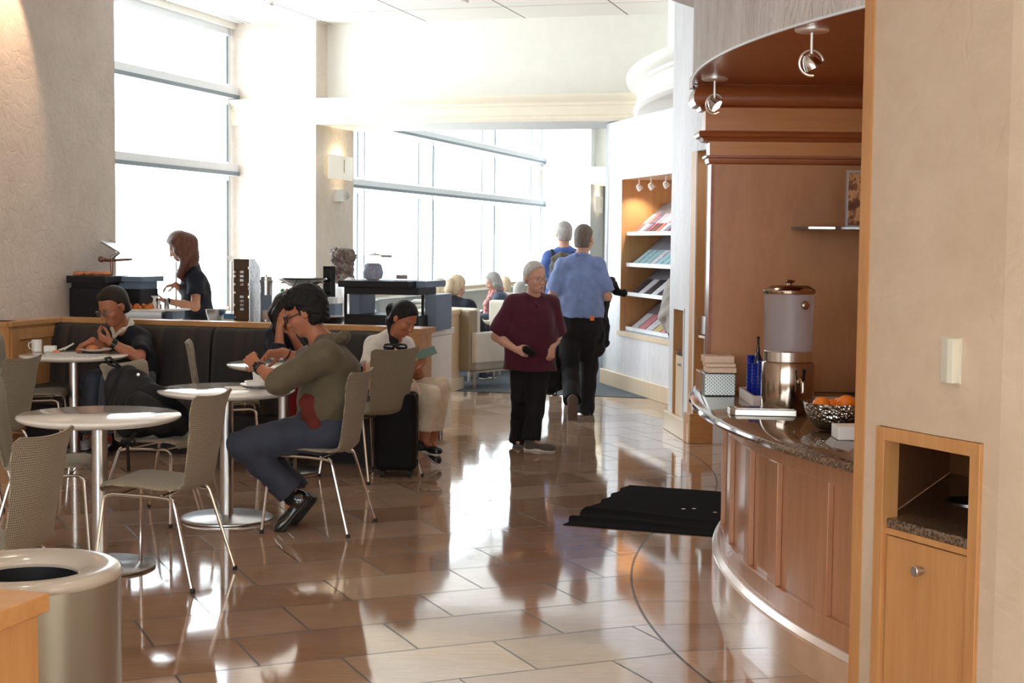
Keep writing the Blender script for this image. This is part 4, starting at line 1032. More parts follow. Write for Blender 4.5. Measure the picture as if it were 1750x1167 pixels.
m, nt, b = nodes('sconce_white'); b.inputs['Base Color'].default_value = (.86, .84, .8, 1); b.inputs['Roughness'].default_value = .4
b.inputs['Emission Color'].default_value = (1, .9, .7, 1); b.inputs['Emission Strength'].default_value = .25; MATS['sconce_white'] = m
sconce(6.37, 2.34, 2.63, .78, 'square white wall sconce on the nearer window pier, glowing upward', 9)
sconce(20.8, 2.25, 2.6, .7, 'square white wall sconce on the far window pier', 9)
al = thing('fire_alarm', 'small white fire alarm strobe below the nearer sconce', 'alarm', hall(6.42, 0, 2.1), 0)
p = hall(6.42, 0, 2.1); f = lambda mb: mb.move(Matrix.Translation(-p))
f(MB().fbox(hall(6.42, 0, 0), UX, VX, -.17, .08, 0, .05, 2.08, 2.22)).build('housing', 'white_matte', al, smooth=0)
f(MB().sphere(hall(6.42, .05, 2.15) + UX * .1, .05, 16, 10)).build('strobe', 'glass_frost', al)
for px, py, l, g in ((462, 2, 'small ceiling spotlight near the top left', 1), (795, -3, 'small ceiling spotlight at the top centre edge', 1)):
    p = on(px, py - 12, CEIL); t = thing('ceiling_spotlight', l, 'light', (p.x, p.y, CEIL), 0, 'small ceiling spotlights')
    MB().lathe([(.05, 0), (.05, -.02), (.01, -.025)], 24).build('canopy', 'white_matte', t)
    MB().lathe([(.03, 0), (.045, -.05), (.04, -.09), (.03, -.09)], 20, (0, 0, -.03)).build('shade', 'chrome', t)
    MB().lathe([(.03, 0), (.03, .002)], 20, (0, 0, -.115)).build('lamp', 'lamp_glow', t)
p0 = on(300, -2, CEIL); p1 = on(424, 40, CEIL); d = (p1 - p0); L_ = d.length; d.normalize(); e = Vector((-d.y, d.x, 0))
sl = thing('ceiling_slot_diffuser', 'long narrow air slot in the ceiling above the left windows', 'vent', (p0.x, p0.y, CEIL - .002))
for k in (-1, 1): MB().fbox(Vector((0, 0, 0)), d, e, 0, L_, k * .035 - .012, k * .035 + .012, -.004, .0).build('slot', 'steel_dark', sl, smooth=0)
MB().fbox(Vector((0, 0, 0)), d, e, -.02, L_ + .02, -.09, .09, -.003, .001).build('frame', 'white_matte', sl, smooth=0)
# ------------------------------------------------------------------ unseen ceiling downlights added as warm fill over the seating and the aisle
dl0 = thing('fill_downlight', '', 'light')
MB().lathe([(.085, 0), (.085, -.006), (.072, -.008), (.070, 0)], 32, closed=True).build('trim_ring', 'white_matte', dl0)
MB().lathe([(.068, -.002), (.068, -.004), (.01, -.004)], 28).build('lamp', 'lamp_glow', dl0)
def downlight(x, y, power, ang=100, o=None, aim=None, z=CEIL):
    l = bpy.data.lights.new('fill_light', 'SPOT'); l.energy = power; l.color = (1, .80, .60); l.spot_size = math.radians(ang); l.spot_blend = .9; l.shadow_soft_size = .10
    lo = bpy.data.objects.new('fill_light', l); COL.objects.link(lo); lo.parent = o; lo.location = (0, 0, -.03)
    if aim: lo.rotation_euler = (-Vector(aim).normalized()).to_track_quat('Z', 'Y').to_euler()
spots = [(-2.0, 6.9, 46), (-2.9, 9.6, 42), (-.4, 8.4, 22), (-1.4, 4.2, 40), (.35, 4.3, 34), (.5, 1.9, 44), (-.9, 1.8, 36), (-1.0, 11.4, 26), (.4, 6.6, 20)]
for i, (x, y, pw_) in enumerate(spots):
    o = dl0 if i == 0 else copy_tree(dl0); o.location = (x, y, CEIL - .001); o['group'] = 'fill downlights added in the ceiling'; o['label'] = 'unseen round downlight added in the ceiling as warm fill above the seating'
for i, (x, y, pw_) in enumerate(spots):
    o = [q for q in bpy.data.objects if q.name.startswith('fill_downlight') and (q.location - Vector((x, y, CEIL - .001))).length < .01][0]
    downlight(x, y, pw_, 110, o)
# wall-washing spotlight whose warm scallop falls on the left plaster wall
wwp = hall(-.38, .42, CEIL - .05)
ww = thing('wall_washer', 'ceiling spotlight throwing a warm scallop on the left plaster wall', 'light', wwp)
MB().lathe([(.04, .05), (.04, 0), (.055, -.05), (.045, -.05)], 20).build('shade', 'white_matte', ww)
l = bpy.data.lights.new('wash_light', 'SPOT'); l.energy = 120; l.color = (1, .66, .42); l.spot_size = math.radians(46); l.spot_blend = .5; l.shadow_soft_size = .03
lo = bpy.data.objects.new('wash_light', l); COL.objects.link(lo); lo.parent = ww; lo.location = (0, 0, -.06)
lo.rotation_euler = (-(Vector((-VX.x * .42, -VX.y * .42, -1.0)))).to_track_quat('Z', 'Y').to_euler()
# ------------------------------------------------------------------ buffet behind the banquette
BC = .89
bfc = thing('buffet_counter', 'white buffet counter with end drawers behind the banquette rail', 'counter', A_ + by * .83)
def lq(mb, o): return mb.move(Matrix.Translation(-V3(o)))
V3 = Vector
o_ = A_ + by * .83
def rb(x0, x1, y0, y1, z0, z1, o=o_): return lq(MB().fbox(A_, bx, by, x0, x1, y0, y1, z0, z1), o)
rb(.12, 2.84, .85, 1.36, .06, BC - .05).build('body', 'white_matte', bfc, smooth=0)
rb(.10, 2.87, .82, 1.38, BC - .05, BC).build('top', 'white_matte', bfc, smooth=0, bevel=.003)
rb(2.845, 2.86, .86, 1.35, .48, BC - .055).build('drawer', 'white_matte', bfc, smooth=0, bevel=.003)
rb(2.845, 2.86, .86, 1.35, .07, .472).build('drawer', 'white_matte', bfc, smooth=0, bevel=.003)
for x in (.2, 1.5, 2.78):
    for y in (.92, 1.3): lq(MB().lathe([(.025, 0), (.025, .06)], 16, A_ + bx * x + by * y), o_).build('foot', 'steel_dark', bfc)
def bxy(px, Y, z=BC): return Vector((at(px, 500, Y).x, Y, z))
def fbx(px0, px1, py0, py1, Y, dep, name, m, root, lab=None, bev=0, org=None):
    """box facing the hall: its front spans px0..px1 and py0..py1 at depth Y"""
    p = at(px0, py1, Y); W = (at(px1, py1, Y) - p).length; zt = at(px0, py0, Y).z
    mb = MB().fbox((p.x, p.y, 0), bx, by, 0, W, 0, dep, max(p.z, 0), zt)
    if root is not None: mb.move(Matrix.Translation(-root.location))
    return mb.build(name, m, root, smooth=0, bevel=bev)
def onpt(px, py, Y): return at(px, py, Y)
# black insulated food cabinets with bread on top
t = thing('hot_food_cabinet', 'black insulated food cabinet at the left end of the buffet, under a mound of bread', 'cabinet', bxy(116, 12.62))
fbx(118, 188, 491, 545, 12.62, .34, 'body', 'black_plastic', t, bev=.012); fbx(122, 184, 483, 491, 12.64, .3, 'neck', 'black_plastic', t); fbx(113, 189, 471, 483, 12.60, .38, 'lid', 'black_plastic', t, bev=.006)
for q in (129, 165):
    c = at(q, 494, 12.615) - t.location; MB().lathe([(.006, 0), (.007, .006), (.002, .008)], 12, c, ax=(0, -1, 0)).build('bolt', 'steel', t)
t = thing('hot_food_cabinet', 'black food cabinet with a grey-blue lid right beside the bread-topped one', 'cabinet', bxy(192, 12.78))
fbx(192, 246, 493, 545, 12.80, .3, 'body', 'black_plastic', t, bev=.01); fbx(194, 243, 481, 493, 12.80, .3, 'neck', 'grey_blue', t); fbx(190, 250, 472, 481, 12.76, .36, 'lid', 'grey_blue', t, bev=.005)
mat('bread_crust', srgb(214, 138, 92), .6, var=.2, scale=20, bmp=.3)
rs = random.Random(3)
for k in range(7):
    p = at(134 + k * 8, 470, 12.70 + .05 * (k % 2)); p.z += .012
    o = MB().sphere((0, 0, 0), .034, 16, 10, (1.3, .9, .62)).build('bread_roll', 'bread_crust'); o.location = p; o.rotation_euler = (0, 0, k)
    tag(o, 'crusty bread roll, number %s from the left on the black food cabinet lid' % ['one', 'two', 'three', 'four', 'five', 'six', 'seven'][k], 'bread roll', 'bread rolls on the black cabinet')
mat('bronze_tube', srgb(150, 112, 98), .3, .8, var=.03)
# sneeze guard
sg = thing('sneeze_guard', 'glass sneeze guard on bronze posts above the buffet', 'glass guard', bxy(190, 12.95))
def rl(mb, root): return mb.move(Matrix.Translation(-root.location))
rl(MB().tube([at(191, 545, 12.95), at(191, 436, 12.95)], .013, 12), sg).build('post', 'bronze_tube', sg)
rl(MB().tube([at(174, 443, 12.90), at(191, 445, 12.95), at(226, 443, 13.0)], [.022, .014, .010], 12), sg).build('arm', 'bronze_tube', sg)
rl(MB().sphere(at(173, 443, 12.9), .028, 14, 10), sg).build('ball_end', 'bronze_tube', sg)
for q, y_ in ((301, 13.6), (396, 14.0)): rl(MB().tube([at(q, 545, y_), at(q, 446, y_)], .010, 10), sg).build('post', 'steel', sg)
rl(MB().tube([at(190, 441, 12.95), at(204, 431, 12.95)], .016, 10), sg).build('bracket', 'steel_dark', sg)
m = MB(); a, b_, c, d = at(172, 413, 12.85), at(203, 431, 12.85), at(228, 443, 13.5), at(197, 412, 13.5)
P4 = [a, b_, c, d]; vs = [tuple(p) for p in P4] + [tuple(p + Vector((0, 0, .008))) for p in P4]
m.add(vs, [(0, 3, 2, 1), (4, 5, 6, 7), (0, 1, 5, 4), (1, 2, 6, 5), (2, 3, 7, 6), (3, 0, 4, 7)]); rl(m, sg).build('end_glass', 'glass_frost', sg, smooth=0)
rl(MB().tube([a, b_], .007, 8), sg).build('glass_edge', 'steel_dark', sg)
l_ = at(191, 444, 12.97); r_ = at(402, 445, 14.05); 
m = MB(); vs = [tuple(l_), tuple(r_), tuple(r_ + Vector((0, .45, .03))), tuple(l_ + Vector((0, .45, .03)))]; vs += [tuple(Vector(v) + Vector((0, 0, .009))) for v in vs]
m.add(vs, [(0, 3, 2, 1), (4, 5, 6, 7), (0, 1, 5, 4), (1, 2, 6, 5), (2, 3, 7, 6), (3, 0, 4, 7)]); rl(m, sg).build('shelf_glass', 'glass_case', sg, smooth=0)
# plate with food and cutlery held by the woman
t = thing('plate', 'white dish with cutlery held by the woman at the buffet', 'plate', at(257, 511, 12.97))
MB().lathe([(.03, -.004), (.05, 0), (.062, .012), (.085, .03), (.082, .032), (.058, .014), (.01, .006)], 32).build('dish', 'ceramic', t)
fd = MB(); 
for k in range(7): fd.sphere((.03 * math.cos(k * 2.1), .03 * math.sin(k * 2.1), .022), .018, 10, 8)
mat('food_mix', srgb(190, 140, 70), .6, var=.5, scale=30); fd.build('food', 'food_mix', t)
for a in (-.02, .02): MB().tube([(-.14, a, .03), (.03, a, .03)], [.010, .003], 8).build('cutlery', 'steel_bright', t)
# food pan, bowls
t = thing('food_pan', 'shallow pan of mixed salad on the buffet behind the black-polo man', 'pan', bxy(236, 12.62)); zt = at(236, 529, 12.5).z
MB().box(-.12, .22, -.1, .15, 0, zt - BC - .02).build('stand', 'steel_dark', t, smooth=0); MB().box(-.13, .24, -.12, .17, zt - BC - .02, zt - BC).build('tray', 'white_matte', t, smooth=0, bevel=.004)
m = MB(); rs = random.Random(5)
mat('salad', srgb(206, 120, 50), .6, var=.6, scale=40)
for k in range(26): m.sphere((rs.uniform(-.08, .10), rs.uniform(-.06, .1), zt - BC + rs.uniform(.004, .03)), .02, 8, 6)
m.build('food', 'salad', t)
t = thing('serving_tray', 'grey-blue serving tray with bottles standing beside the woman\'s hip at the buffet', 'tray', bxy(262, 12.75))
fbx(258, 300, 531, 545, 12.66, .2, 'body', 'grey_blue', t, bev=.004); fbx(256, 304, 528, 531, 12.62, .26, 'top', 'white_matte', t)
for k, (q, h) in enumerate(((264, 20), (272, 14), (285, 17))):
    b_ = MB().lathe([(.022, 0), (.022, h * .0026), (.012, h * .0034), (.012, h * .005)], 16).build('sauce_bottle', ['white_matte', 'steel', 'steel_dark'][k]); b_.location = at(q, 527.6, 12.72)
    tag(b_, ['white sauce bottle at the left on the serving tray', 'short steel sauce bottle in the middle of the serving tray', 'dark steel sauce bottle at the right on the serving tray'][k], 'bottle', 'sauce bottles on the buffet')
b_ = MB().lathe([(.05, 0), (.062, .01), (.082, .08), (.088, .115), (.084, .115), (.078, .08), (.01, .012)], 32).build('mixing_bowl', 'steel'); b_.location = at(369, 540, 12.72); b_.location.z = BC; tag(b_, 'deep steel bowl on the buffet just right of the standing woman', 'bowl')
b_ = fbx(382, 400, 536, 545, 12.6, .16, 'blue_box', 'sachet_blue', None); tag(b_, 'small light blue box on the buffet left of the perforated rack', 'box')
# perforated steel rack
def rackmat(name, base, metal):
    m, nt, b = nodes(name); m_ = metal
    sep = nt.nodes.new('ShaderNodeSeparateXYZ'); nt.links.new(texco(nt), sep.inputs[0])
    x = math_(nt, 'MULTIPLY', math_(nt, 'ADD', sep.outputs[0], sep.outputs[1]), 26); z = math_(nt, 'MULTIPLY', sep.outputs[2], 30)
    wn = nt.nodes.new('ShaderNodeTexWhiteNoise'); cb = nt.nodes.new('ShaderNodeCombineXYZ'); nt.links.new(math_(nt, 'FLOOR', x), cb.inputs[0]); nt.links.new(math_(nt, 'FLOOR', z), cb.inputs[1]); nt.links.new(cb.outputs[0], wn.inputs['Vector'])
    fx = math_(nt, 'LESS_THAN', math_(nt, 'ABSOLUTE', math_(nt, 'SUBTRACT', math_(nt, 'FRACT', x), .5)), .28); fz = math_(nt, 'LESS_THAN', math_(nt, 'ABSOLUTE', math_(nt, 'SUBTRACT', math_(nt, 'FRACT', z), .5)), .3)
    h = math_(nt, 'MULTIPLY', math_(nt, 'MULTIPLY', fx, fz), math_(nt, 'GREATER_THAN', wn.outputs[0], .66))
    b.inputs['Base Color'].default_value = (*base, 1); b.inputs['Metallic'].default_value = metal; b.inputs['Roughness'].default_value = .25
    nt.links.new(math_(nt, 'SUBTRACT', 1, h), b.inputs['Alpha']); MATS[name] = m
rackmat('rack_dark', (.14, .10, .08), .8); rackmat('rack_light', (.55, .58, .62), .6)
t = thing('perforated_rack', 'tall perforated steel dispenser rack with a sloping top, behind the rail', 'rack', bxy(400, 12.1))
L0, L1 = at(400, 546, 12.08), at(426, 546, 12.02); R1 = at(444, 540, 12.5); zt, zt2 = at(425, 443, 12.02).z, at(444, 458, 12.5).z
def slab(pts, th, name, m, root):
    P = [Vector(p) for p in pts]; n_ = (P[1] - P[0]).cross(P[2] - P[0]).normalized() * th
    k = len(P); vs = [tuple(p) for p in P] + [tuple(p + n_) for p in P]; fs = [tuple(range(k))[::-1], tuple(range(k, 2 * k))] + [(i, (i + 1) % k, k + (i + 1) % k, k + i) for i in range(k)]
    return rl(MB().add(vs, fs), root).build(name, m, root, smooth=0)
z_ = lambda p, z: Vector((p.x, p.y, z))
slab([z_(L0, BC), z_(L1, BC), z_(L1, zt), z_(L0, zt)], .004, 'front_panel', 'rack_dark', t)
md_ = L1.lerp(R1, .45)
slab([z_(L1, BC), z_(R1, BC), z_(R1, zt2), z_(md_, zt), z_(L1, zt)], .004, 'side_panel', 'rack_light', t)
off = R1 - L1; slab([z_(L0, BC), z_(L0 + off, BC), z_(L0 + off, zt2), z_(L0 + off * .45, zt), z_(L0, zt)], .004, 'side_panel', 'rack_dark', t)
for k in range(4):
    z = BC + .03 + k * (zt - BC) / 4.2; slab([z_(L0, z), z_(L1, z), z_(L1 + off * .8, z + .06), z_(L0 + off * .8, z + .06)], .004, 'shelf', 'bronze_tube', t)
# canister and card holder
t = thing('canister', 'grey lidded canister standing right of the perforated rack', 'canister', bxy(455, 12.35)); hz = lambda py, Y=12.35: at(455, py, Y).z - BC
MB().lathe([(.048, 0), (.048, hz(483)), (.054, hz(483)), (.054, hz(479)), (.046, hz(478)), (.044, hz(473)), (.006, hz(472)), (.005, hz(469))], 32).build('body', 'steel', t)
t = thing('card_holder', 'blank grey card in a holder in front of the canister', 'card', bxy(447, 12.1)); fbx(447, 465, 504, 530, 12.1, .012, 'card', 'grey_blue', t, bev=.004); fbx(448, 464, 530, 546, 12.1, .08, 'foot', 'steel', t)
# big round tray on a wire stand
t = thing('tray_on_stand', 'round dark tray on a wire stand above the sweater man\'s head', 'tray', bxy(517, 12.45)); R_ = 41 * 12.45 / 2551; c = at(517, 477, 12.45) - t.location
MB().lathe([(R_ * .55, c.z - .055), (R_ * .8, c.z - .02), (R_, c.z - .004), (R_ * 1.03, c.z), (R_ * .98, c.z + .012), (R_ * .5, c.z + .016), (.01, c.z + .018)], 48).build('tray', 'black_gloss', t)
for sx_ in (-1, 1): MB().tube([(sx_ * R_ * .9, 0, c.z - .03), (sx_ * R_ * .5, 0, c.z - .028), (sx_ * R_ * .42, 0, c.z - .06), (sx_ * R_ * .42, 0, 0)], .006, 8).build('wire_leg', 'steel_bright', t)
mat('tag_green', srgb(70, 170, 110), .5); mat('tag_red', srgb(200, 70, 80), .5)
for q, c_, l in ((483, 'tag_green', 'small green tag hanging under the round dark tray'), (491, 'tag_red', 'small red tag hanging under the round dark tray')):
    g = thing('hanging_tag', l, 'tag', at(q, 497, 12.28)); MB().lathe([(.016, -.003), (.018, 0), (.016, .003)], 16, ax=(0, -1, 0)).build('disc', c_, g); MB().tube([(0, 0, .015), (0, 0, .075)], .002, 6).build('string', 'steel', g)
# black magazine rack by the pier and boxes
t = thing('leaflet_rack', 'narrow black leaflet rack against the foot of the window pier', 'rack', (at(560, 500, 13.0).x, 13.0, 0))
b_ = MB(); p = at(553, 455, 13.0)
fbx(552, 566, 455, 600, 13.0, .10, 'frame', 'black_case', t)
for k in range(3): fbx(553, 565, 460 + k * 22, 476 + k * 22, 12.985, .012, 'pocket', 'black_plastic', t)
t = thing('chafing_dish', 'black bowl on a pale stand between the sweater man and the black display', 'dish', bxy(567, 12.2))
MB().lathe([(.05, 0), (.06, .01), (.10, .05), (.115, .085), (.11, .085), (.09, .05), (.01, .02)], 32).build('bowl', 'black_gloss', t); MB().lathe([(.115, .085), (.118, .09), (.118, .094), (.01, .096)], 32).build('rim', 'steel', t)
b_ = fbx(556, 570, 508, 519, 12.5, .1, 'paper_box', 'white_matte', None); tag(b_, 'small white carton standing above the black bowl on the buffet', 'box')
fbx(552, 574, 519, 545, 12.46, .16, 'carton_riser', 'grey_blue', None); tag(bpy.data.objects['carton_riser'], 'pale grey riser block under the small white carton', 'riser')
# black display box with open middle
t = thing('display_case', 'black box-shaped food display with grey-blue sides and a bright open middle', 'display case', bxy(587, 11.86)); Y0 = 11.86
W0 = at(588, 500, Y0); ex_ = at(722, 500, Y0 - .1)
def db(px0, px1, z0, z1, d0, d1, name, m, bev=.0):
    p0 = at(px0, 500, Y0); W = (px1 - px0) * Y0 / 2551
    return rl(MB().fbox((p0.x, p0.y, 0), bx, by, 0, W, d0, d1, z0, z1), t).build(name, m, t, smooth=0, bevel=bev)
zf = lambda py: at(650, py, Y0 - .05).z
db(588, 724, BC, zf(538), 0, .40, 'base', 'black_plastic', .004); db(588, 592, zf(538), zf(503), 0, .02, 'post', 'black_plastic'); db(720, 724, zf(538), zf(503), 0, .02, 'post', 'black_plastic')
db(592, 610, zf(538), zf(503), .06, .40, 'side_panel', 'grey_blue'); db(724, 745, BC, zf(503), .02, .40, 'side_panel', 'grey_blue', .006)
db(588, 724, zf(503), zf(491), 0, .40, 'upper_frame', 'black_plastic', .003)
db(581, 709, zf(491), zf(480), -.04, .44, 'lid', 'black_plastic', .004); db(709, 731, zf(491), zf(480), -.04, .44, 'lid_end', 'grey_blue', .004)
rl(MB().fbox(at(590, 500, Y0).to_2d().to_3d(), bx, by, .01, .60, .385, .392, zf(538), zf(503)), t).build('back_glass', 'glass_case', t, smooth=0)
for k, (q, r, h) in enumerate(((640, .035, .10), (672, .03, .07), (700, .028, .09))):
    j = MB().lathe([(r * .7, 0), (r, .01), (r, h * .7), (r * .6, h), (r * .6, h + .01)], 24).build('glass_jar', 'glass_case'); j.location = Vector((at(q, 500, Y0).x, Y0 + .14, zf(538))); tag(j, ['left clear jar inside the black display case', 'low clear jar inside the black display case, behind the young woman\'s head', 'right clear jar inside the black display case'][k], 'jar', 'clear jars in the display case')
# clear dome case on top
t2 = thing('cake_dome', 'clear rectangular dome with a domed left end on top of the black display case', 'cover', Vector((at(600, 480, Y0).x, Y0, zf(480))))
x0, x1 = at(598, 450, Y0 + .05), at(714, 450, Y0 + .05); hh = zf(438) - zf(480); W = x1.x - x0.x
pr = [(0, 0), (.0, hh * .35), (.03, hh * .8), (.08, hh), (W, hh), (W, 0)]
for y_ in (.02, .30):
    P = [x0 + bx * a + by * y_ for a, z in pr]; P = [Vector((p.x, p.y, zf(480) + pr[i][1] + .001)) for i, p in enumerate(P)]
    slab(P, .003, 'glass_side', 'glass_case', t2)
P = [x0 + bx * a for a in (.08, W)]; slab([Vector((P[0].x + by.x * .02, P[0].y + by.y * .02, zf(438))), Vector((P[1].x + by.x * .02, P[1].y + by.y * .02, zf(438))), Vector((P[1].x + by.x * .3, P[1].y + by.y * .3, zf(438))), Vector((P[0].x + by.x * .3, P[0].y + by.y * .3, zf(438)))], .004, 'glass_top', 'glass_case', t2)
mat('film_wrap', srgb(150, 160, 190), .25, var=.35, scale=40, bmp=.6)
zb = zf(480)
w_ = MB().lathe([(.04, 0), (.075, .015), (.085, .06), (.07, .12), (.05, .135), (.02, .125)], 20).build('wrapped_loaf', 'film_wrap'); w_.location = (at(634, 465, Y0).x, Y0 + .16, zb + .001); tag(w_, 'grey-blue film-wrapped loaf under the clear dome', 'loaf')
w_ = MB().lathe([(.05, 0), (.055, .01), (.055, .035), (.056, .06), (.05, .085), (.02, .09)], 24).build('cake_tub', 'glass_case'); w_.location = (at(684, 470, Y0).x, Y0 + .16, zb + .001); tag(w_, 'clear round tub under the right end of the dome', 'tub')
mat('cake', srgb(170, 120, 100), .7, var=.3, scale=40)
w_2 = MB().lathe([(.045, 0), (.045, .03), (.01, .034)], 20).build('cake', 'cake'); w_2.location = (at(684, 470, Y0).x, Y0 + .16, zb + .012); tag(w_2, 'pinkish brown cake inside the clear round tub', 'cake')
kn = thing('lid_knob', 'small domed metal lid standing on the clear dome', 'lid', Vector((at(638, 438, Y0).x, Y0 + .12, zf(438) + .004)))
MB().lathe([(.065, 0), (.05, .012), (.02, .018), (.004, .02), (.003, .04), (.006, .045), (.002, .048)], 28).build('lid', 'steel', kn)
dk = fbx(651, 667, 437, 441, Y0 + .02, .05, 'dark_bar', 'steel_dark', None); dk.location.z += .006; tag(dk, 'short dark grey bar lying on top of the clear dome', 'bar')
b_ = fbx(745, 757, 524, 538, 12.3, .12, 'white_carton', 'white_matte', None, bev=.003); b_.location.z = 0; tag(b_, 'small white carton right of the black display case', 'box')
b_ = fbx(742, 757, 538, 553.5, 12.28, .16, 'carton_stand', 'grey_blue', None, bev=.003); tag(b_, 'grey-blue stand under the white carton right of the display case', 'stand')
# ------------------------------------------------------------------ wooden service desk and armchairs beyond
Yk = 15.7; kd = thing('service_desk', 'light wood desk with a dark side panel beyond the white counter end', 'desk', (at(752, 600, Yk).x, Yk, 0))
def kb(px0, px1, z0, z1, d0, d1, name, m):
    p0 = at(px0, 500, Yk); W = (px1 - px0) * Yk / 2551
    return rl(MB().fbox((p0.x, p0.y, 0), VX, UX, 0, W, d0, d1, z0, z1), kd).build(name, m, kd, smooth=0, bevel=.004)
kz = lambda py: at(770, py, Yk).z
kb(690, 759, kz(541), kz(532), -.03, .7, 'top', 'wood_light'); kb(690, 757, .12, kz(541), 0, .66, 'body', 'wood_light'); kb(688, 762, 0, .13, -.05, .72, 'base', 'wood_pale'); kb(757, 758, .14, kz(545), .05, .58, 'dark_panel', 'steel_dark')
mat('slate', srgb(50, 60, 72), .6, var=.04)
for c_ in kd.children:
    if c_.name.startswith('dark_panel'): c_.data.materials[0] = MATS['slate']
mat('leather_cream', srgb(214, 206, 190), .5, var=.04, bmp=.15, bscale=40); mat('leather_taupe', srgb(150, 136, 112), .5, var=.04, bmp=.15, bscale=40)
def armchair(label):
    t = thing('lounge_armchair', label, 'armchair', group='cream lounge armchairs beyond the buffet')
    MB().box(-.36, .36, -.36, .36, .20, .32).build('base', 'leather_cream', t, smooth=0, bevel=.02)
    MB().box(-.24, .38, -.27, .27, .32, .46).build('seat_cushion', 'leather_cream', t, smooth=0, bevel=.035)
    MB().prism([(-.40, -.30), (-.26, -.30), (-.26, .30), (-.40, .30)], .20, .86).build('back', 'leather_taupe', t, smooth=0, bevel=.02)
    m = MB(); m.box(-.27, -.16, -.27, .27, .46, .88); m.build('back_cushion', 'leather_cream', t, smooth=0, bevel=.04)
    for s in (-1, 1):
        MB().box(-.36, .34, s * .29 - .05 + (.02 * s), s * .29 + .05 + (.02 * s), .20, .62).build('arm', 'leather_cream', t, smooth=0, bevel=.02)
    for s in (-1, 1):
        for x in (-.34, .34): MB().box(x - .012, x + .012, s * .32 - .012, s * .32 + .012, 0, .19).build('leg', 'steel_bright', t, smooth=0)
        MB().box(-.35, .35, s * .32 - .012, s * .32 + .012, .18, .20).build('rail', 'steel_bright', t, smooth=0)
    return t
ac = armchair('cream armchair with a taupe back seen from the side, nearest beyond the desk')
def put(o, x, y, a, lab=None):
    o.location = (x, y, 0); o.rotation_euler = (0, 0, math.radians(a))
    if lab: o['label'] = lab
put(ac, at(812, 600, 16.5).x - .04, 16.6, 52)
put(copy_tree(ac), at(848, 600, 18.3).x, 18.4, 232, 'cream armchair facing the viewer, its back cushion left of the maroon woman')
put(copy_tree(ac), at(778, 600, 17.4).x, 17.45, 28, 'cream armchair that the ponytailed blond woman sits in')
put(copy_tree(ac), at(846, 600, 19.7).x + .05, 19.75, 196, 'cream armchair under the woman with the pink scarf')
put(copy_tree(ac), at(752, 600, 18.6).x, 18.7, 45, 'cream armchair under the second blond person')
put(copy_tree(ac), at(862, 600, 21.5).x, 21.6, 120, 'cream armchair under the fair-haired person furthest back')
put(copy_tree(ac), at(888, 600, 20.6).x, 20.7, 70, 'cream armchair under the grey-haired person behind the maroon woman')
# ------------------------------------------------------------------ things on the round tables
def flat(name, label, cat, px, py, m, w, d, h, rot=0, z=TOPZ, group=None, sm=0, bev=.0):
    p = on(px, py, z); o = MB().box(-w / 2, w / 2, -d / 2, d / 2, 0, h).build(name, m, smooth=0, bevel=bev); o.location = (p.x, p.y, z); o.rotation_euler = (0, 0, rot); return tag(o, label, cat, group)
def round_(name, label, cat, px, py, m, prof, z=TOPZ, n=40, group=None):
    p = on(px, py, z); o = MB().lathe(prof, n).build(name, m); o.location = (p.x, p.y, z); return tag(o, label, cat, group)
PL = [(.05, 0), (.07, .004), (.115, .016), (.125, .020), (.123, .023), (.075, .009), (.01, .007)]
round_('dinner_plate', 'white plate in front of the man in the olive sweater', 'plate', 447, 662, 'ceramic', PL)
round_('side_bowl', 'small cream bowl on the sweater man\'s plate', 'bowl', 441, 660, 'ceramic', [(.03, .0), (.06, .008), (.075, .03), (.072, .031), (.055, .012), (.01, .008)], z=TOPZ + .0245)
pc = thing('paper_cup', 'white paper cup with dark print held by the sweater man', 'cup', on(443, 667, TOPZ + .05)); pc.location = (on(441, 660, TOPZ).x, on(441, 660, TOPZ).y, TOPZ + .036)
MB().lathe([(.026, 0), (.028, .002), (.037, .105), (.039, .107), (.037, .109), (.026, .01)], 32).build('body', 'paper', pc)
MB().lathe([(.0322, .05), (.0332, .052), (.0342, .066), (.0332, .068)], 32).build('print', 'black_plastic', pc)
flat('napkin', 'crumpled paper napkin at the left of the sweater man\'s plate', 'napkin', 402, 664, 'paper', .10, .13, .008, .4, bev=.003)
round_('small_plate', 'small white plate on the table by the dark banquette', 'plate', 478, 616, 'ceramic', [(a * .7, b) for a, b in PL])
mg = thing('coffee_mug', 'white mug on the newspaper table', 'mug', on(63, 601, TOPZ))
MB().lathe([(.034, 0), (.038, .004), (.0385, .088), (.036, .09), (.035, .088), (.034, .01), (.01, .008)], 32).build('body', 'ceramic', mg)
MB().tube([(-.036, 0, .072), (-.058, 0, .066), (-.062, 0, .045), (-.054, 0, .024), (-.037, 0, .02)], .005, 8).build('handle', 'ceramic', mg)
flat('sugar_box', 'low white sachet box beside the mug', 'box', 86, 601, 'white_matte', .085, .06, .045, .1, bev=.003)
for k in range(3):
    p = on(99 + k * 3, 600, TOPZ); o = MB().tube([(0, 0, .006), (.07, .01 * k, .03 + .012 * k)], .006, 8).build('napkin_roll', 'paper'); o.location = (p.x, p.y + .03 * k, TOPZ); tag(o, ['lowest', 'middle', 'topmost'][k] + ' rolled white napkin leaning beside the sachet box', 'napkin', 'rolled napkins by the sachet box')
def newsmat():
    m, nt, b = nodes('newsprint'); v = mapped(nt, (60, 8, 1)); n = noise(nt, v, 6, 3); nt.links.new(ramp(nt, n, [(.42, srgb(236, 234, 230)), (.6, srgb(150, 150, 156))]), b.inputs['Base Color']); b.inputs['Roughness'].default_value = .8; MATS['newsprint'] = m
newsmat()
flat('newspaper', 'open newspaper lying on the table in front of the black-polo man', 'newspaper', 128, 608, 'newsprint', .36, .26, .006, -.15)
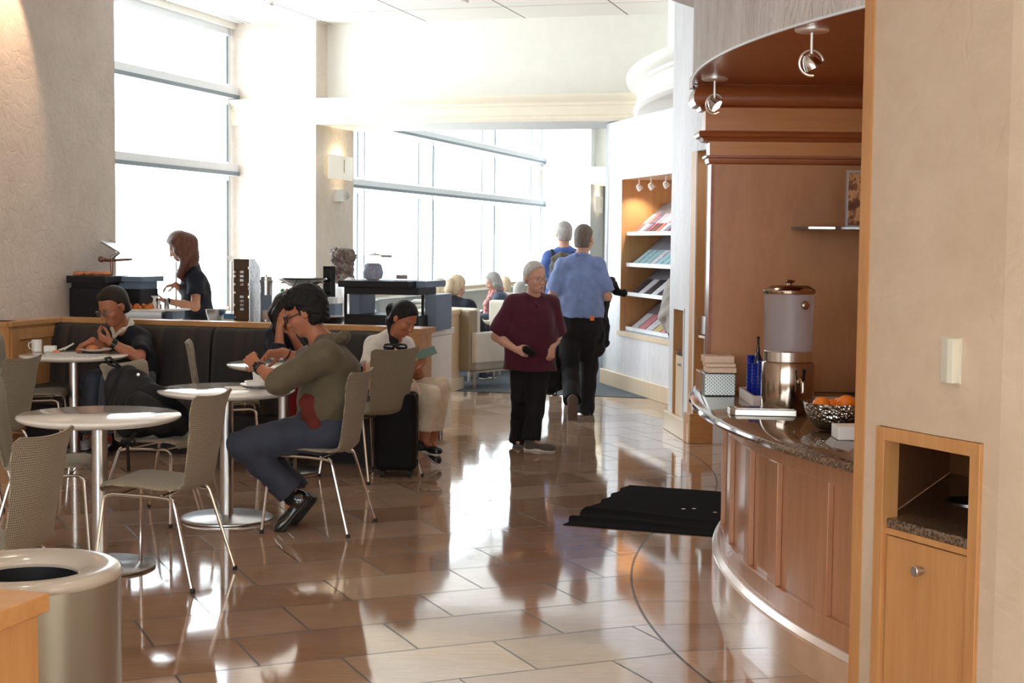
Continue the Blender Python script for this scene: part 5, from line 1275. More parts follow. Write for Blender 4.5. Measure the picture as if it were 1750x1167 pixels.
flat('newspaper', 'folded newspaper sheet under the left edge of the open newspaper', 'newspaper', 105, 605, 'newsprint', .22, .30, .003, .35)
flat('pink_packet', 'small pink packet on the newspaper', 'packet', 96, 602, 'lips' if 'lips' in MATS else 'orange_peel', .05, .03, .014, .2, z=TOPZ + .0065)
round_('dinner_plate', 'white plate of food in front of the black-polo man', 'plate', 163, 601, 'ceramic', PL, z=TOPZ + .0065)
round_('bread_bun', 'orange-brown bun on the black-polo man\'s plate', 'bun', 157, 599, 'bread_crust', [(.03, 0), (.045, .01), (.042, .03), (.02, .042), (.003, .045)], z=TOPZ + .0165)
# ------------------------------------------------------------------ bodies and cloth grown from blended limbs
V = Vector
class Field:
    def __init__(s, h=.008): s.p = []; s.h = h; s.fold = None
    def cone(s, a, b, ra, rb, k=.02, cuts=None, sq=None): s.p.append(('c', V(a), V(b), ra, rb, k, cuts, sq)); return s
    def chain(s, pts, rs, k=.02):
        for i in range(len(pts) - 1): s.cone(pts[i], pts[i + 1], rs[i], rs[i + 1], k)
        return s
    def ell(s, c, r, M=None, k=.02, cuts=None, sub=False): s.p.append(('e', V(c), V(r), M, k, cuts, sub)); return s
    def cut(s, p, n): s.p.append(('x', V(p), V(n).normalized())); return s
    def mesh(s, name, m, parent=None):
        h = s.h; lo = V((1e9,) * 3); hi = V((-1e9,) * 3)
        for q in s.p:
            if q[0] == 'c':
                R = max(q[3], q[4]) * (1.0 if not q[7] else max(1, max(q[7][1:])));
                for P in (q[1], q[2]):
                    for i in range(3): lo[i] = min(lo[i], P[i] - R); hi[i] = max(hi[i], P[i] + R)
            elif q[0] == 'e' and not q[6]:
                R = max(q[2])
                for i in range(3): lo[i] = min(lo[i], q[1][i] - R); hi[i] = max(hi[i], q[1][i] + R)
        pad = .03; lo -= V((pad,) * 3); hi += V((pad,) * 3)
        n = [int((hi[i] - lo[i]) / h) + 2 for i in range(3)]
        F = np.full(n, .3, dtype=np.float32)
        ax = [lo[i] + h * np.arange(n[i], dtype=np.float32) for i in range(3)]
        for q in s.p:
            if q[0] == 'x':
                p, nn = q[1], q[2]
                d = (ax[0][:, None, None] - p.x) * nn.x + (ax[1][None, :, None] - p.y) * nn.y + (ax[2][None, None, :] - p.z) * nn.z
                F = np.maximum(F, d.astype(np.float32)); continue
            if q[0] == 'c':
                _, a, b_, ra, rb, k, cuts, sq = q; R = max(ra, rb) * (1 if not sq else max(1, max(sq[1:]))) + k + .05
                l_ = [min(a[i], b_[i]) - R for i in range(3)]; g_ = [max(a[i], b_[i]) + R for i in range(3)]
            else:
                _, c, r, M, k, cuts, sub = q; R = max(r) + k + .05
                l_ = [c[i] - R for i in range(3)]; g_ = [c[i] + R for i in range(3)]
            sl = tuple(slice(max(0, int((l_[i] - lo[i]) / h)), min(n[i], int((g_[i] - lo[i]) / h) + 2)) for i in range(3))
            X = ax[0][sl[0]][:, None, None]; Y = ax[1][sl[1]][None, :, None]; Z = ax[2][sl[2]][None, None, :]
            if q[0] == 'c':
                ab = b_ - a; L2 = max(ab.dot(ab), 1e-9)
                px, py, pz = X - a.x, Y - a.y, Z - a.z
                t = np.clip((px * ab.x + py * ab.y + pz * ab.z) / L2, 0, 1)
                dx, dy, dz_ = px - t * ab.x, py - t * ab.y, pz - t * ab.z
                if sq:      # flatten the section: sq = (axis, scale along it, scale across)
                    w_ = sq[0]; dt = dx * w_.x + dy * w_.y + dz_ * w_.z
                    d2 = dx * dx + dy * dy + dz_ * dz_ - dt * dt
                    d = np.sqrt(np.maximum(d2, 0) / sq[2] ** 2 + dt * dt / sq[1] ** 2)
                    d = (d - (ra + (rb - ra) * t)) * min(sq[1], sq[2])
                else: d = np.sqrt(dx * dx + dy * dy + dz_ * dz_) - (ra + (rb - ra) * t)
            else:
                px, py, pz = X - c.x, Y - c.y, Z - c.z
                if M is not None:
                    (e1, e2, e3) = M
                    a1 = px * e1.x + py * e1.y + pz * e1.z; a2 = px * e2.x + py * e2.y + pz * e2.z; a3 = px * e3.x + py * e3.y + pz * e3.z
                else: a1, a2, a3 = px + 0 * (py + pz), py + 0 * (px + pz), pz + 0 * (px + py)
                k0 = np.sqrt((a1 / r[0]) ** 2 + (a2 / r[1]) ** 2 + (a3 / r[2]) ** 2)
                k1 = np.sqrt((a1 / r[0] ** 2) ** 2 + (a2 / r[1] ** 2) ** 2 + (a3 / r[2] ** 2) ** 2) + 1e-6
                d = np.where(k0 < 1e-3, -min(r), k0 * (k0 - 1) / k1)
            if cuts:
                for (cp, cn) in cuts:
                    cn = V(cn).normalized(); d = np.maximum(d, (X - cp[0]) * cn.x + (Y - cp[1]) * cn.y + (Z - cp[2]) * cn.z)
            d = d.astype(np.float32); O = F[sl]
            if q[0] == 'e' and sub:
                d = -d; hh = np.maximum(k - np.abs(O - d), 0) / k; F[sl] = np.maximum(O, d) + hh * hh * k * .25
            else:
                hh = np.maximum(k - np.abs(O - d), 0) / k; F[sl] = np.minimum(O, d) - hh * hh * k * .25
        if s.fold:
            amp, wl, seed = s.fold; rs = np.random.RandomState(seed)
            X, Y, Z = ax[0][:, None, None], ax[1][None, :, None], ax[2][None, None, :]
            G = 0
            for k in range(5):
                v = rs.normal(size=3); v /= np.linalg.norm(v); f = 2 * PI / (wl * (.6 + .9 * rs.rand()))
                ph = rs.rand() * 6; w2 = rs.normal(size=3) * 9
                G = G + np.sin((X * v[0] + Y * v[1] + Z * v[2]) * f + ph + 1.2 * np.sin(X * w2[0] + Y * w2[1] + Z * w2[2]))
            F = F + (amp * .45 * G).astype(np.float32)
        F[0] = F[-1] = .1; F[:, 0] = F[:, -1] = .1; F[:, :, 0] = F[:, :, -1] = .1
        # surface nets
        I = F < 0
        c8 = [I[i:n[0] - 1 + i, j:n[1] - 1 + j, k:n[2] - 1 + k] for i in (0, 1) for j in (0, 1) for k in (0, 1)]
        sm = np.zeros(c8[0].shape, np.int8)
        for c in c8: sm += c
        act = (sm > 0) & (sm < 8); idx = np.full(act.shape, -1, np.int64); cells = np.argwhere(act); idx[act] = np.arange(len(cells))
        if len(cells) == 0: return None
        acc = np.zeros((len(cells), 3)); cnt = np.zeros(len(cells))
        corners = np.array([(i, j, k) for i in (0, 1) for j in (0, 1) for k in (0, 1)])
        vals = [F[cells[:, 0] + c[0], cells[:, 1] + c[1], cells[:, 2] + c[2]] for c in corners]
        for a in range(8):
            for b_ in range(a + 1, 8):
                if abs(corners[a] - corners[b_]).sum() != 1: continue
                fa, fb = vals[a], vals[b_]; msk = (fa < 0) != (fb < 0)
                t = np.where(msk, fa / np.where(fa == fb, 1, fa - fb), 0)
                acc += np.where(msk[:, None], corners[a] + t[:, None] * (corners[b_] - corners[a]), 0); cnt += msk
        P = (cells + acc / cnt[:, None]) * h + np.array(lo)
        quads = []
        for d in range(3):
            e, g = (d + 1) % 3, (d + 2) % 3
            s0 = [slice(1, n[i] - 1) for i in range(3)]; s0[d] = slice(0, n[d] - 1); s1 = list(s0); s1[d] = slice(1, n[d])
            A, B = I[tuple(s0)], I[tuple(s1)]; ch = np.argwhere(A != B); fl = A[A != B]
            off = np.array([1, 1, 1]); off[d] = 0; ch = ch + off
            de = np.zeros(3, int); de[e] = 1; dg = np.zeros(3, int); dg[g] = 1
            q = [ch - de - dg, ch - dg, ch, ch - de]
            ii = np.stack([idx[x[:, 0], x[:, 1], x[:, 2]] for x in q], 1)
            ii = np.where(fl[:, None], ii, ii[:, ::-1]); quads.append(ii)
        Q = np.concatenate(quads); Q = Q[(Q >= 0).all(1)]
        org = V((0, 0, 0))
        me = bpy.data.meshes.new(name)
        me.vertices.add(len(P)); me.vertices.foreach_set('co', P.astype(np.float32).ravel())
        me.loops.add(Q.size); me.loops.foreach_set('vertex_index', Q.ravel().astype(np.int32))
        me.polygons.add(len(Q)); me.polygons.foreach_set('loop_start', np.arange(0, Q.size, 4, dtype=np.int32))
        me.polygons.foreach_set('loop_total', np.full(len(Q), 4, np.int32))
        me.update(calc_edges=True); me.validate(); me.polygons.foreach_set('use_smooth', [True] * len(me.polygons))
        me.materials.append(MATS[m] if isinstance(m, str) else m)
        o = bpy.data.objects.new(name, me); COL.objects.link(o)
        if parent: o.parent = parent
        return o

def basis(f, up):
    f = V(f).normalized(); r = f.cross(V(up)).normalized(); u = r.cross(f).normalized(); return r, f, u   # right, forward, up
def add_hand(F, w, d, pn, side, curl=.5, size=1.0, spread=.12, thumb=.5):
    """w wrist, d pointing direction of the palm, pn palm normal (the side the fingers close to), side +1: thumb on the +x of (d x pn)"""
    d = V(d).normalized(); pn = (V(pn) - d * V(pn).dot(d)).normalized(); x = d.cross(pn).normalized() * side
    L = .19 * size; pc = w + d * (.045 * size)
    for k in range(4):   # metacarpals form the palm
        ox = (1.5 - k) * .019 * size
        F.cone(w + d * .01 * size + x * ox * .5, w + d * (.088 - .004 * abs(k - 1)) * size + x * ox, .0135 * size, .0115 * size, .014 * size)
    lens = (.072, .081, .075, .058)
    for k in range(4):
        ox = (1.5 - k) * .0195 * size; base = w + d * (.088 - .004 * abs(k - 1)) * size + x * ox
        dirv = (d + x * ox / .03 * spread * .4).normalized(); p = base; r = .0088 * size
        cc = curl * (1 + .12 * k)
        for j, fr in enumerate((.45, .31, .24)):
            a = cc * (.75 + .45 * j); dirv = (dirv * math.cos(a) + pn * math.sin(a)).normalized()
            q = p + dirv * lens[k] * fr * size; F.cone(p, q, r, r * .9, .003 * size); r *= .92; p = q
            pn_ = pn
    tb = w + d * .022 * size + x * .022 * size + pn * .006 * size
    td = (d * .62 + x * .72 + pn * (.25 + .5 * thumb)).normalized(); p1 = tb + td * .038 * size
    td2 = (d * .85 + x * (.35 - .3 * thumb) + pn * (.25 + .5 * thumb)).normalized(); p2 = p1 + td2 * .032 * size
    td3 = (d * .9 + x * (.1 - .3 * thumb) + pn * .35).normalized(); p3 = p2 + td3 * .024 * size
    F.cone(tb, p1, .0145 * size, .0108 * size, .012 * size); F.cone(p1, p2, .0105 * size, .0098 * size, .003); F.cone(p2, p3, .0095 * size, .0078 * size, .003)

def person(label, J, skin='skin', h=.0075, sex='m', scale=1.0, build=1.0):
    """J: dict of joint points (V): hip, chest, neck, head, hf (head forward), hu (head up); sL eL wL / sR eR wR; hL kL aL tL / hR kR aR tR; hands: handL=(dir, palm normal, thumb side, curl)"""
    F = Field(h); g = scale; bw = build
    side = (J['sR'] - J['sL']).normalized(); hs_ = g * J.get('hg', 1.0)
    for q, s_ in ((-1, 'R'), (1, 'L')): J['s' + s_] = J['s' + s_] + side * q * .026 * g - V((0, 0, .008))
    chest, hip, neck = J['chest'], J['hip'], J['neck']
    tor = (chest - hip).normalized(); fw = tor.cross(side).normalized()
    if fw.dot(J['bf']) < 0: fw = -fw
    mid = hip.lerp(chest, .48)
    J['_side'], J['_fw'] = side, fw
    F.cone(hip, mid, .115 * g * bw, .105 * g * bw, .05, sq=(side, 1.32, 1.0)); F.cone(mid, chest, .105 * g * bw, .118 * g, .05, sq=(side, 1.35, 1.0))
    F.cone(chest, neck - tor * .03, .10 * g, .05 * g, .05, sq=(side, 1.45, .9))
    F.cone(neck - tor * .05, J['head'] - V(J['hu']) * .06, .056 * g, .053 * g, .03)
    for s in 'LR':
        S_, E_, W_ = J['s' + s], J['e' + s], J['w' + s]
        F.cone(neck - tor * .03, S_, .045 * g, .052 * g, .05)
        F.cone(S_, E_, .052 * g, .040 * g, .03); F.cone(E_, E_.lerp(W_, .4), .040 * g, .038 * g, .02); F.cone(E_.lerp(W_, .4), W_, .038 * g, .026 * g, .02)
        if J.get('hand' + s):
            d, pn, sd, cu = J['hand' + s][:4]; add_hand(F, W_, d, pn, sd, cu, g * (1.0 if sex == 'm' else .92))
        H_, K_, A_, T_ = J['h' + s], J['k' + s], J['a' + s], J['t' + s]
        F.cone(H_, K_, .085 * g * bw, .056 * g, .05); F.cone(K_, K_.lerp(A_, .35), .054 * g, .053 * g, .02); F.cone(K_.lerp(A_, .35), A_, .053 * g, .036 * g, .02)
        F.cone(A_ - V((0, 0, .01)), A_.lerp(T_, .4), .026 * g, .018 * g, .02)
    add_head(F, J['head'], J['hf'], J['hu'], hs_)
    o = F.mesh('person', skin); tag(o, label, 'person')
    r, f, u = basis(J['hf'], J['hu']); hc = J['head']; g = hs_
    for sx_ in (-1, 1):
        ec = hc + f * .0705 * g + r * sx_ * .031 * g + u * .004 * g
        MB().sphere((0, 0, 0), .0125 * g, 14, 10).move(Matrix.Translation(ec)).build('eye', 'eye_white', o)
        MB().sphere((0, 0, 0), .0062 * g, 12, 8).move(Matrix.Translation(ec + f * .0074 * g)).build('iris', 'eye_dark', o.children[-1] if 0 else o)
    lp_ = Field(.004)
    for q in (-1, 1): lp_.cone(hc + f * .093 * g - u * .066 * g, hc + f * .083 * g + r * q * .021 * g - u * .066 * g, .0065 * g, .004 * g, .004)
    lp_.mesh('lips', 'lips', o)
    return o
def add_head(F, c, f_, u_, g=1.0):
    r, f, u = basis(f_, u_); M = (r, f, u)
    F.ell(c + u * .035 * g - f * .008 * g, (.076 * g, .094 * g, .088 * g), M, .02)            # skull
    F.ell(c - u * .018 * g + f * .022 * g, (.066 * g, .066 * g, .080 * g), M, .02)            # face
    F.ell(c - u * .072 * g + f * .045 * g, (.040 * g, .038 * g, .034 * g), M, .025)           # jaw
    F.ell(c - u * .092 * g + f * .066 * g, (.018 * g, .016 * g, .015 * g), M, .02)            # chin
    F.ell(c + u * .024 * g + f * .070 * g, (.050 * g, .020 * g, .012 * g), M, .018)           # brow
    for s in (-1, 1):
        F.ell(c + u * .004 * g + f * .094 * g + r * s * .031 * g, (.019 * g, .014 * g, .014 * g), M, .014, sub=True)
        F.ell(c - u * .026 * g + f * .058 * g + r * s * .042 * g, (.024 * g, .026 * g, .022 * g), M, .02)
        ear = c + r * s * .079 * g - f * .008 * g - u * .002 * g
        F.ell(ear, (.008 * g, .019 * g, .031 * g), (r, (f - r * s * .25).normalized(), u), .006)
    F.cone(c + f * .088 * g + u * .012 * g, c + f * .106 * g - u * .030 * g, .0085 * g, .0125 * g, .012)   # nose
    for s in (-1, 1): F.ell(c + f * .096 * g - u * .034 * g + r * s * .011 * g, (.009 * g, .010 * g, .008 * g), M, .008)
    F.ell(c - u * .066 * g + f * .082 * g, (.024 * g, .012 * g, .013 * g), M, .012)           # mouth mound
def hair_cap(J, o, m, th=.012, front=.052, low=-.05, k=.02, extra=None, h=.007, name='hair', g=1.0, nape=-.10, fold=None):
    """skull cap clipped by a hairline plane; extra(F, c, r, f, u) adds locks"""
    r, f, u = basis(J['hf'], J['hu']); c = J['head']; M = (r, f, u); F = Field(h)
    n1 = (f * .80 - u * .60).normalized(); n2 = (-u * 1.0 + f * .12).normalized()
    cuts = [(c + f * front * g + u * .048 * g, n1), (c + u * low * g, n2)]
    F.ell(c + u * .037 * g - f * .010 * g, ((.076 + th) * g, (.096 + th) * g, (.090 + th) * g), M, k, cuts)
    F.ell(c - u * .035 * g - f * .045 * g, ((.062 + th) * g, (.048 + th * .6) * g, .075 * g), M, .03, [(c + f * .0 * g, f), (c + u * nape * g, -u)])
    if extra: extra(F, c, r, f, u)
    if fold: F.fold = fold
    return F.mesh(name, m, o)
def shirt(J, o, m, g=1.0, bw=1.0, sleeve=.55, th=.012, hem=.06, name='shirt', h=.0075, fold=(.004, .13, 3), neck=.03, belly=.0, bust=0.0, long=False, loose=1.0):
    F = Field(h); side, fw = J['_side'], J['_fw']; hip, chest, nk = J['hip'], J['chest'], J['neck']; tor = (chest - hip).normalized(); mid = hip.lerp(chest, .48)
    t = th
    low = hip - tor * hem
    F.cone(low, mid, (.115 * g * bw + t) * loose, (.107 * g * bw + t) * loose, .05, sq=(side, 1.34, 1.02)); F.cone(mid, chest, (.107 * g * bw + t) * loose, .114 * g + t, .05, sq=(side, 1.30, 1.02))
    F.cone(chest, nk - tor * .03, .088 * g + t, .048 * g + t * .7, .05, sq=(side, 1.35, .95))
    if belly: F.ell(mid + fw * .05 - tor * .03, (.13 * g, .11 * g, .12 * g), (side, fw, tor), .08)
    if bust:
        for q in (-1, 1): F.ell(chest - tor * .05 + fw * .085 + side * q * .07, (.062, .05 * bust, .06), (side, fw, tor), .05)
    for s in 'LR':
        S_, E_, W_ = J['s' + s], J['e' + s], J['w' + s]
        F.cone(nk - tor * .035, S_, .040 * g + t * .8, .050 * g + t * .8, .05)
        if sleeve <= 1:
            e = S_.lerp(E_, sleeve + .25); cp = S_.lerp(E_, sleeve)
            F.cone(S_, e, .052 * g + t * .9, .048 * g + t * 1.4, .03, cuts=[(cp, E_ - S_)])
        else:
            F.cone(S_, E_, .054 * g + t, .045 * g + t, .03)
            e = E_.lerp(W_, min(1.1, sleeve - 1 + .15)); cp = E_.lerp(W_, sleeve - 1)
            F.cone(E_, e, .045 * g + t, .034 * g + t, .025, cuts=[(cp, W_ - E_)])
    F.cut(low + tor * .02, -tor)
    F.ell(nk + tor * neck + fw * .02, (.052 * g, .060 * g, .05 * g), (side, fw, tor), .012, sub=True)
    F.fold = fold
    return F.mesh(name, m, o)
def trousers(J, o, m, g=1.0, bw=1.0, th=.014, end=.96, name='trousers', h=.0075, fold=(.004, .12, 5), flare=.052, waist=.05):
    F = Field(h); side = J['_side']; hip, chest = J['hip'], J['chest']; tor = (chest - hip).normalized()
    F.cone(hip + tor * waist, hip - tor * .02, .113 * g * bw + th * .7, .116 * g * bw + th, .05, sq=(side, 1.30, 1.0), cuts=[(hip + tor * waist, tor)])
    for s in 'LR':
        H_, K_, A_ = J['h' + s], J['k' + s], J['a' + s]
        F.cone(H_, K_, .088 * g * bw + th, .060 * g + th, .05)
        F.cone(K_, K_.lerp(A_, .4), .060 * g + th, .055 * g + th, .02)
        cp = K_.lerp(A_, end); F.cone(K_.lerp(A_, .4), K_.lerp(A_, end + .15), .055 * g + th, flare * g + th, .02, cuts=[(cp, A_ - K_)])
    F.fold = fold
    return F.mesh(name, m, o)
def sock(J, o, s, m='trousers_black', q=.84, r=.043):
    F = Field(.006); F.cone(J['k' + s].lerp(J['a' + s], q), J['a' + s] - V((0, 0, .02)), r, r - .003, .01); return F.mesh('sock', m, o)
def shoe(a, t, o, m, sole, up=(0, 0, 1), g=1.0, h=.005, heel=.045, name='shoe'):
    a, t, up = V(a), V(t), V(up).normalized(); d = (t - a); d = (d - up * d.dot(up)).normalized(); sd = d.cross(up)
    F = Field(h); M = (sd, d, up)
    hb = a - up * .055 * g - d * .015 * g
    F.ell(hb + up * .012 * g, (.037 * g, .045 * g, .05 * g), M, .03); F.cone(hb - up * .01, hb + d * .20 * g - up * .012 * g, .036 * g, .030 * g, .03, sq=(sd, 1.12, 1.0)); F.ell(hb + d * .17 * g - up * .008 * g, (.047 * g, .062 * g, .032 * g), M, .03)
    F.cone(a - up * .05, a - up * .0, .044 * g, .042 * g, .02, cuts=[(a, up)])
    F.cut(hb - up * .026 * g, -up)
    s_ = F.mesh(name, m, o)
    G = Field(h); z = hb - up * .030 * g
    for q in (1,):
        G.cone(z - d * .01 * g, z + d * .09 * g, .043 * g, .038 * g, .02, sq=(up, .42, 1.0)); G.cone(z + d * .09 * g, z + d * .185 * g, .038 * g, .047 * g, .02, sq=(up, .38, 1.0))
    G.mesh('sole', sole, s_)
    return s_
def glasses(J, o, m='frame_black', g=1.0, thick=.0022, lens=None, w_=.026, hgt=.018):
    r, f, u = basis(J['hf'], J['hu']); c = J['head'] + f * .105 * g + u * .002 * g
    b = MB()
    for s in (-1, 1):
        ring = []
        for k in range(20):
            q = 2 * PI * k / 20; cx = math.copysign(abs(math.cos(q)) ** .6, math.cos(q)); sy_ = math.copysign(abs(math.sin(q)) ** .6, math.sin(q))
            ring.append(c + r * (s * .034 + cx * w_) * g + u * sy_ * hgt * g - f * .004 * abs(s * .034 + cx * w_) / .06)
        b.tube(ring, thick, 6, closed=True)
        b.tube([c + r * s * .06 * g - f * .006 + u * .008, c + r * s * .076 * g - f * .03, c + r * s * .083 * g - f * .105 * g + u * .006, c + r * s * .080 * g - f * .125 * g - u * .012], thick * .9, 6)
    b.tube([c - r * .009 + u * .004, c + u * .008, c + r * .009 + u * .004], thick, 6)
    go = b.build('glasses', m, o)
    if lens:
        for s in (-1, 1): MB().lathe([(.024 * g, 0), (.024 * g, .001)], 20, c + r * s * .034 * g - f * .002, ax=f).build('lens', lens, go)
    return go
def wristband(J, s, o, m='black_plastic', at_=.92, r=.031, wd=.018, name='watch', face=None):
    E_, W_ = J['e' + s], J['w' + s]; c = E_.lerp(W_, at_); ax = (W_ - E_).normalized()
    b = MB().lathe([(r - .003, -wd / 2), (r + .002, -wd / 2), (r + .002, wd / 2), (r - .003, wd / 2)], 28, c, ax=ax, closed=True); wo = b.build(name, m, o)
    if face is not None:
        n_ = V(face); n_ = (n_ - ax * n_.dot(ax)).normalized(); q = ax.cross(n_)
        b2 = MB().box(-.016, .016, -.019, .019, -.002, .008); b2.move(frame(c + n_ * r, q, ax, n_)); b2.build('watch_face', 'black_gloss', wo, smooth=0, bevel=.003)
    return wo
mat('skin', srgb(196, 140, 110), .5, var=.06, scale=12, spec=.4)
mat('skin_fair', srgb(216, 166, 142), .5, var=.06, scale=12, spec=.4)
mat('skin_tan', srgb(176, 112, 82), .45, var=.06, scale=12, spec=.4)
for m_ in ('skin', 'skin_fair', 'skin_tan'):
    b = MATS[m_].node_tree.nodes['Principled BSDF']; b.inputs['Subsurface Weight'].default_value = .0
mat('eye_white', (.34, .28, .25), .25, var=.01); mat('eye_dark', (.02, .015, .01), .08, var=.01)
mat('lips', srgb(160, 90, 80), .45, var=.03)
mat('frame_black', (.012, .012, .014), .25); mat('frame_thin', (.5, .46, .42), .25, .9)
glassy('lens_clear', (.85, .9, .97), .14)
def hairmat(name, c1, c2, rough=.45, sc=(60, 60, 5), sp=.5):
    m, nt, b = nodes(name); v = mapped(nt, sc); n = noise(nt, v, 2.2, 5, .6)
    nt.links.new(ramp(nt, n, [(.32, c1), (.68, c2)]), b.inputs['Base Color']); b.inputs['Roughness'].default_value = rough; b.inputs['Specular IOR Level'].default_value = sp
    bump(nt, b, n, .7, .01); MATS[name] = m
hairmat('hair_black', (.004, .0035, .0035), (.012, .010, .009), .5, sp=.25)
hairmat('hair_dark', (.010, .006, .005), (.030, .018, .013), .5, sp=.28)
hairmat('hair_auburn', srgb(70, 38, 26), srgb(128, 74, 52), .45)
hairmat('hair_grey', srgb(138, 134, 132), srgb(196, 192, 188), .5)
hairmat('hair_brown_grey', srgb(76, 62, 56), srgb(134, 120, 110), .5)
hairmat('hair_blond', srgb(190, 166, 130), srgb(232, 214, 184), .45)
hairmat('hair_curly', srgb(70, 58, 54), srgb(152, 136, 126), .6, (28, 28, 24))
def cloth(name, c, rough=.85, var=.12, sc=14, sheen=.2): return mat(name, c, rough, var=var, scale=sc, bmp=.25, bscale=90, bdist=.002, sheen=sheen)
cloth('polo_black', srgb(17, 18, 24), sheen=.0); cloth('knit_olive', srgb(92, 82, 62), sheen=.1); cloth('slacks_slate', srgb(52, 58, 74), sheen=.05); cloth('tee_white', srgb(226, 222, 214)); cloth('trousers_cream', srgb(222, 206, 182))
cloth('tee_black', srgb(18, 22, 34), sheen=0); cloth('polo_maroon', srgb(76, 14, 40), sheen=.1); cloth('trousers_black', srgb(10, 10, 13), sheen=0); cloth('shirt_blue', srgb(124, 146, 196)); cloth('jacket_black', srgb(8, 8, 10), sheen=0)
cloth('tee_blue', srgb(70, 100, 170)); cloth('knit_navy', srgb(16, 20, 34), sheen=0); cloth('red_top', srgb(150, 30, 30)); cloth('scarf_pink', srgb(220, 150, 150)); cloth('jacket_slate', srgb(60, 74, 92)); cloth('canvas_grey', srgb(88, 80, 74)); cloth('jeans_grey', srgb(70, 76, 88)); cloth('shirt_white', srgb(230, 230, 232)); cloth('shirt_grey', srgb(170, 164, 160)); cloth('collar_cream', srgb(226, 216, 196)); cloth('orange_lining', srgb(98, 30, 17), sheen=0)
mat('shoe_black', (.012, .012, .013), .3, coat=.3); mat('sole_black', (.01, .01, .01), .5); mat('sole_white', srgb(220, 216, 208), .5); mat('sole_brown', srgb(90, 74, 64), .7); mat('patent_black', (.01, .01, .01), .08, coat=.8)
# ------------------------------------------------------------------ the people
def JJ(Y, **k):
    o = {}
    for n_, v in k.items():
        if n_ in ('hf', 'hu', 'bf'): o[n_] = V(v).normalized()
        elif n_.startswith('hand'): o[n_] = v
        elif n_ == 'hg' or isinstance(v, V): o[n_] = v
        else: o[n_] = at(v[0], v[1], v[2] if len(v) > 2 else Y)
    return o
# --- man in the olive sweater on the chair between the two middle tables
J = JJ(8.26, hg=1.07, bf=(-1, .2, 0), hip=(553, 727), chest=(570, 634), neck=(556, 578), head=(524, 533), hf=(-.93, .12, -.38), hu=(-.36, .0, .93),
       sL=(556, 606, 8.06), eL=(478, 654, 7.98), wL=(440, 626, 8.14), sR=(548, 600, 8.44), eR=(520, 622, 8.56), wR=(484, 602, 8.50),
       hL=(560, 733, 8.16), kL=(412, 760, 8.10), aL=(502, 846, 8.16), tL=(478, 893, 8.14), hR=(560, 733, 8.36), kR=(432, 752, 8.42), aR=(512, 848, 8.36), tR=(484, 888, 8.34),
       handL=((-.55, .55, .45), (.5, .5, -.5), 1, .75), handR=((-.85, -.3, -.1), (.2, -.5, -.8), -1, .7))
p = person('man in an olive sweater and black glasses sitting on a chair over his plate', J, 'skin_tan', scale=1.06, build=1.12)
def ex(F, c, r, f, u):
    F.ell(c + u * .104 + f * .050, (.064, .056, .036), (r, f, u), .03); F.ell(c + u * .066 + f * .084, (.056, .026, .030), (r, f, u), .02)
    for s in (-1, 1): F.ell(c + r * s * .080 + f * .010 + u * .020, (.010, .016, .036), (r, f, u), .012); F.ell(c + r * s * .066 + f * .055 + u * .062, (.02, .03, .026), (r, f, u), .02)
hair_cap(J, p, 'hair_black', th=.016, front=.022, low=-.005, extra=ex, g=1.13, nape=-.075, fold=(.003, .03, 2))
shirt(J, p, 'knit_olive', g=1.06, bw=1.14, sleeve=1.12, th=.024, hem=.04, fold=(.006, .15, 8), name='sweater', neck=.05)
Fh = Field(.007); nk = J['neck']; 
Fh.chain([nk + V((.02, -.075, -.012)), nk + V((.075, -.06, .0)), nk + V((.105, .0, .01)), nk + V((.075, .06, .0)), nk + V((.02, .075, -.012))], [.022, .028, .032, .028, .022]); Fh.fold = (.004, .06, 2); Fh.mesh('hood_collar', 'knit_olive', p)
trousers(J, p, 'slacks_slate', g=1.06, bw=1.12, end=.93, flare=.070)
Fo = Field(.008); q = at(529, 704, 8.12); Fo.cone(q + V((0, -.04, .05)), q + V((.02, -.055, -.05)), .045, .05, .02, sq=(V((.3, 1, 0)).normalized(), .45, 1.2)); Fo.cut(q + V((0, 0, -.075)), V((-.45, 0, -1))); Fo.fold = (.004, .08, 3); Fo.mesh('sweater_lining', 'orange_lining', p)
for s in 'LR':
    a_, t_ = J['a' + s], J['t' + s]; d = (t_ - a_).normalized(); up = V((d.z * -1, 0, 0)); 
    shoe(a_ + V((-.01, 0, .0)), a_ + d * .2, p, 'patent_black' if s == 'L' else 'shoe_black', 'sole_black', up=V((-.55, 0, .45)), g=.98)
    F = Field(.006); F.cone(J['k' + s].lerp(a_, .86), a_ + d * .02, .046, .046, .01); F.mesh('sock', 'trousers_black', p)
glasses(J, p, 'frame_black', 1.13, .0034, 'lens_clear'); wristband(J, 'L', p, face=(-.3, -1, .4), r=.034, at_=.88, wd=.024); wristband(J, 'R', p, r=.033, at_=.82, wd=.008, name='bracelet')
# --- man in the black polo on the banquette
J = JJ(11.45, hg=1.10, bf=(-.6, -.8, 0), hip=(224, 640), chest=(222, 590), neck=(212, 556, 11.35), head=(195, 524, 11.22), hf=(-.62, -.66, -.45), hu=(-.25, -.25, .93),
       sL=(246, 577, 11.33), eL=(238, 612, 11.05), wL=(190, 585, 11.02), sR=(181, 573, 11.52), eR=(176, 600, 11.30), wR=(158, 582, 11.10),
       hL=(236, 645, 11.36), kL=(190, 652, 10.98), aL=(180, 740, 11.05), tL=(172, 752, 10.9), hR=(208, 645, 11.46), kR=(158, 650, 11.12), aR=(152, 742, 11.2), tR=(143, 754, 11.05),
       handL=((-.85, -.1, .45), (.3, .5, .5), -1, 1.0), handR=((-.75, -.35, -.35), (.2, .1, -.95), -1, .55))
p = person('man in a black polo with pale collar bent over his plate on the banquette', J, 'skin_tan', scale=1.08, build=1.2)
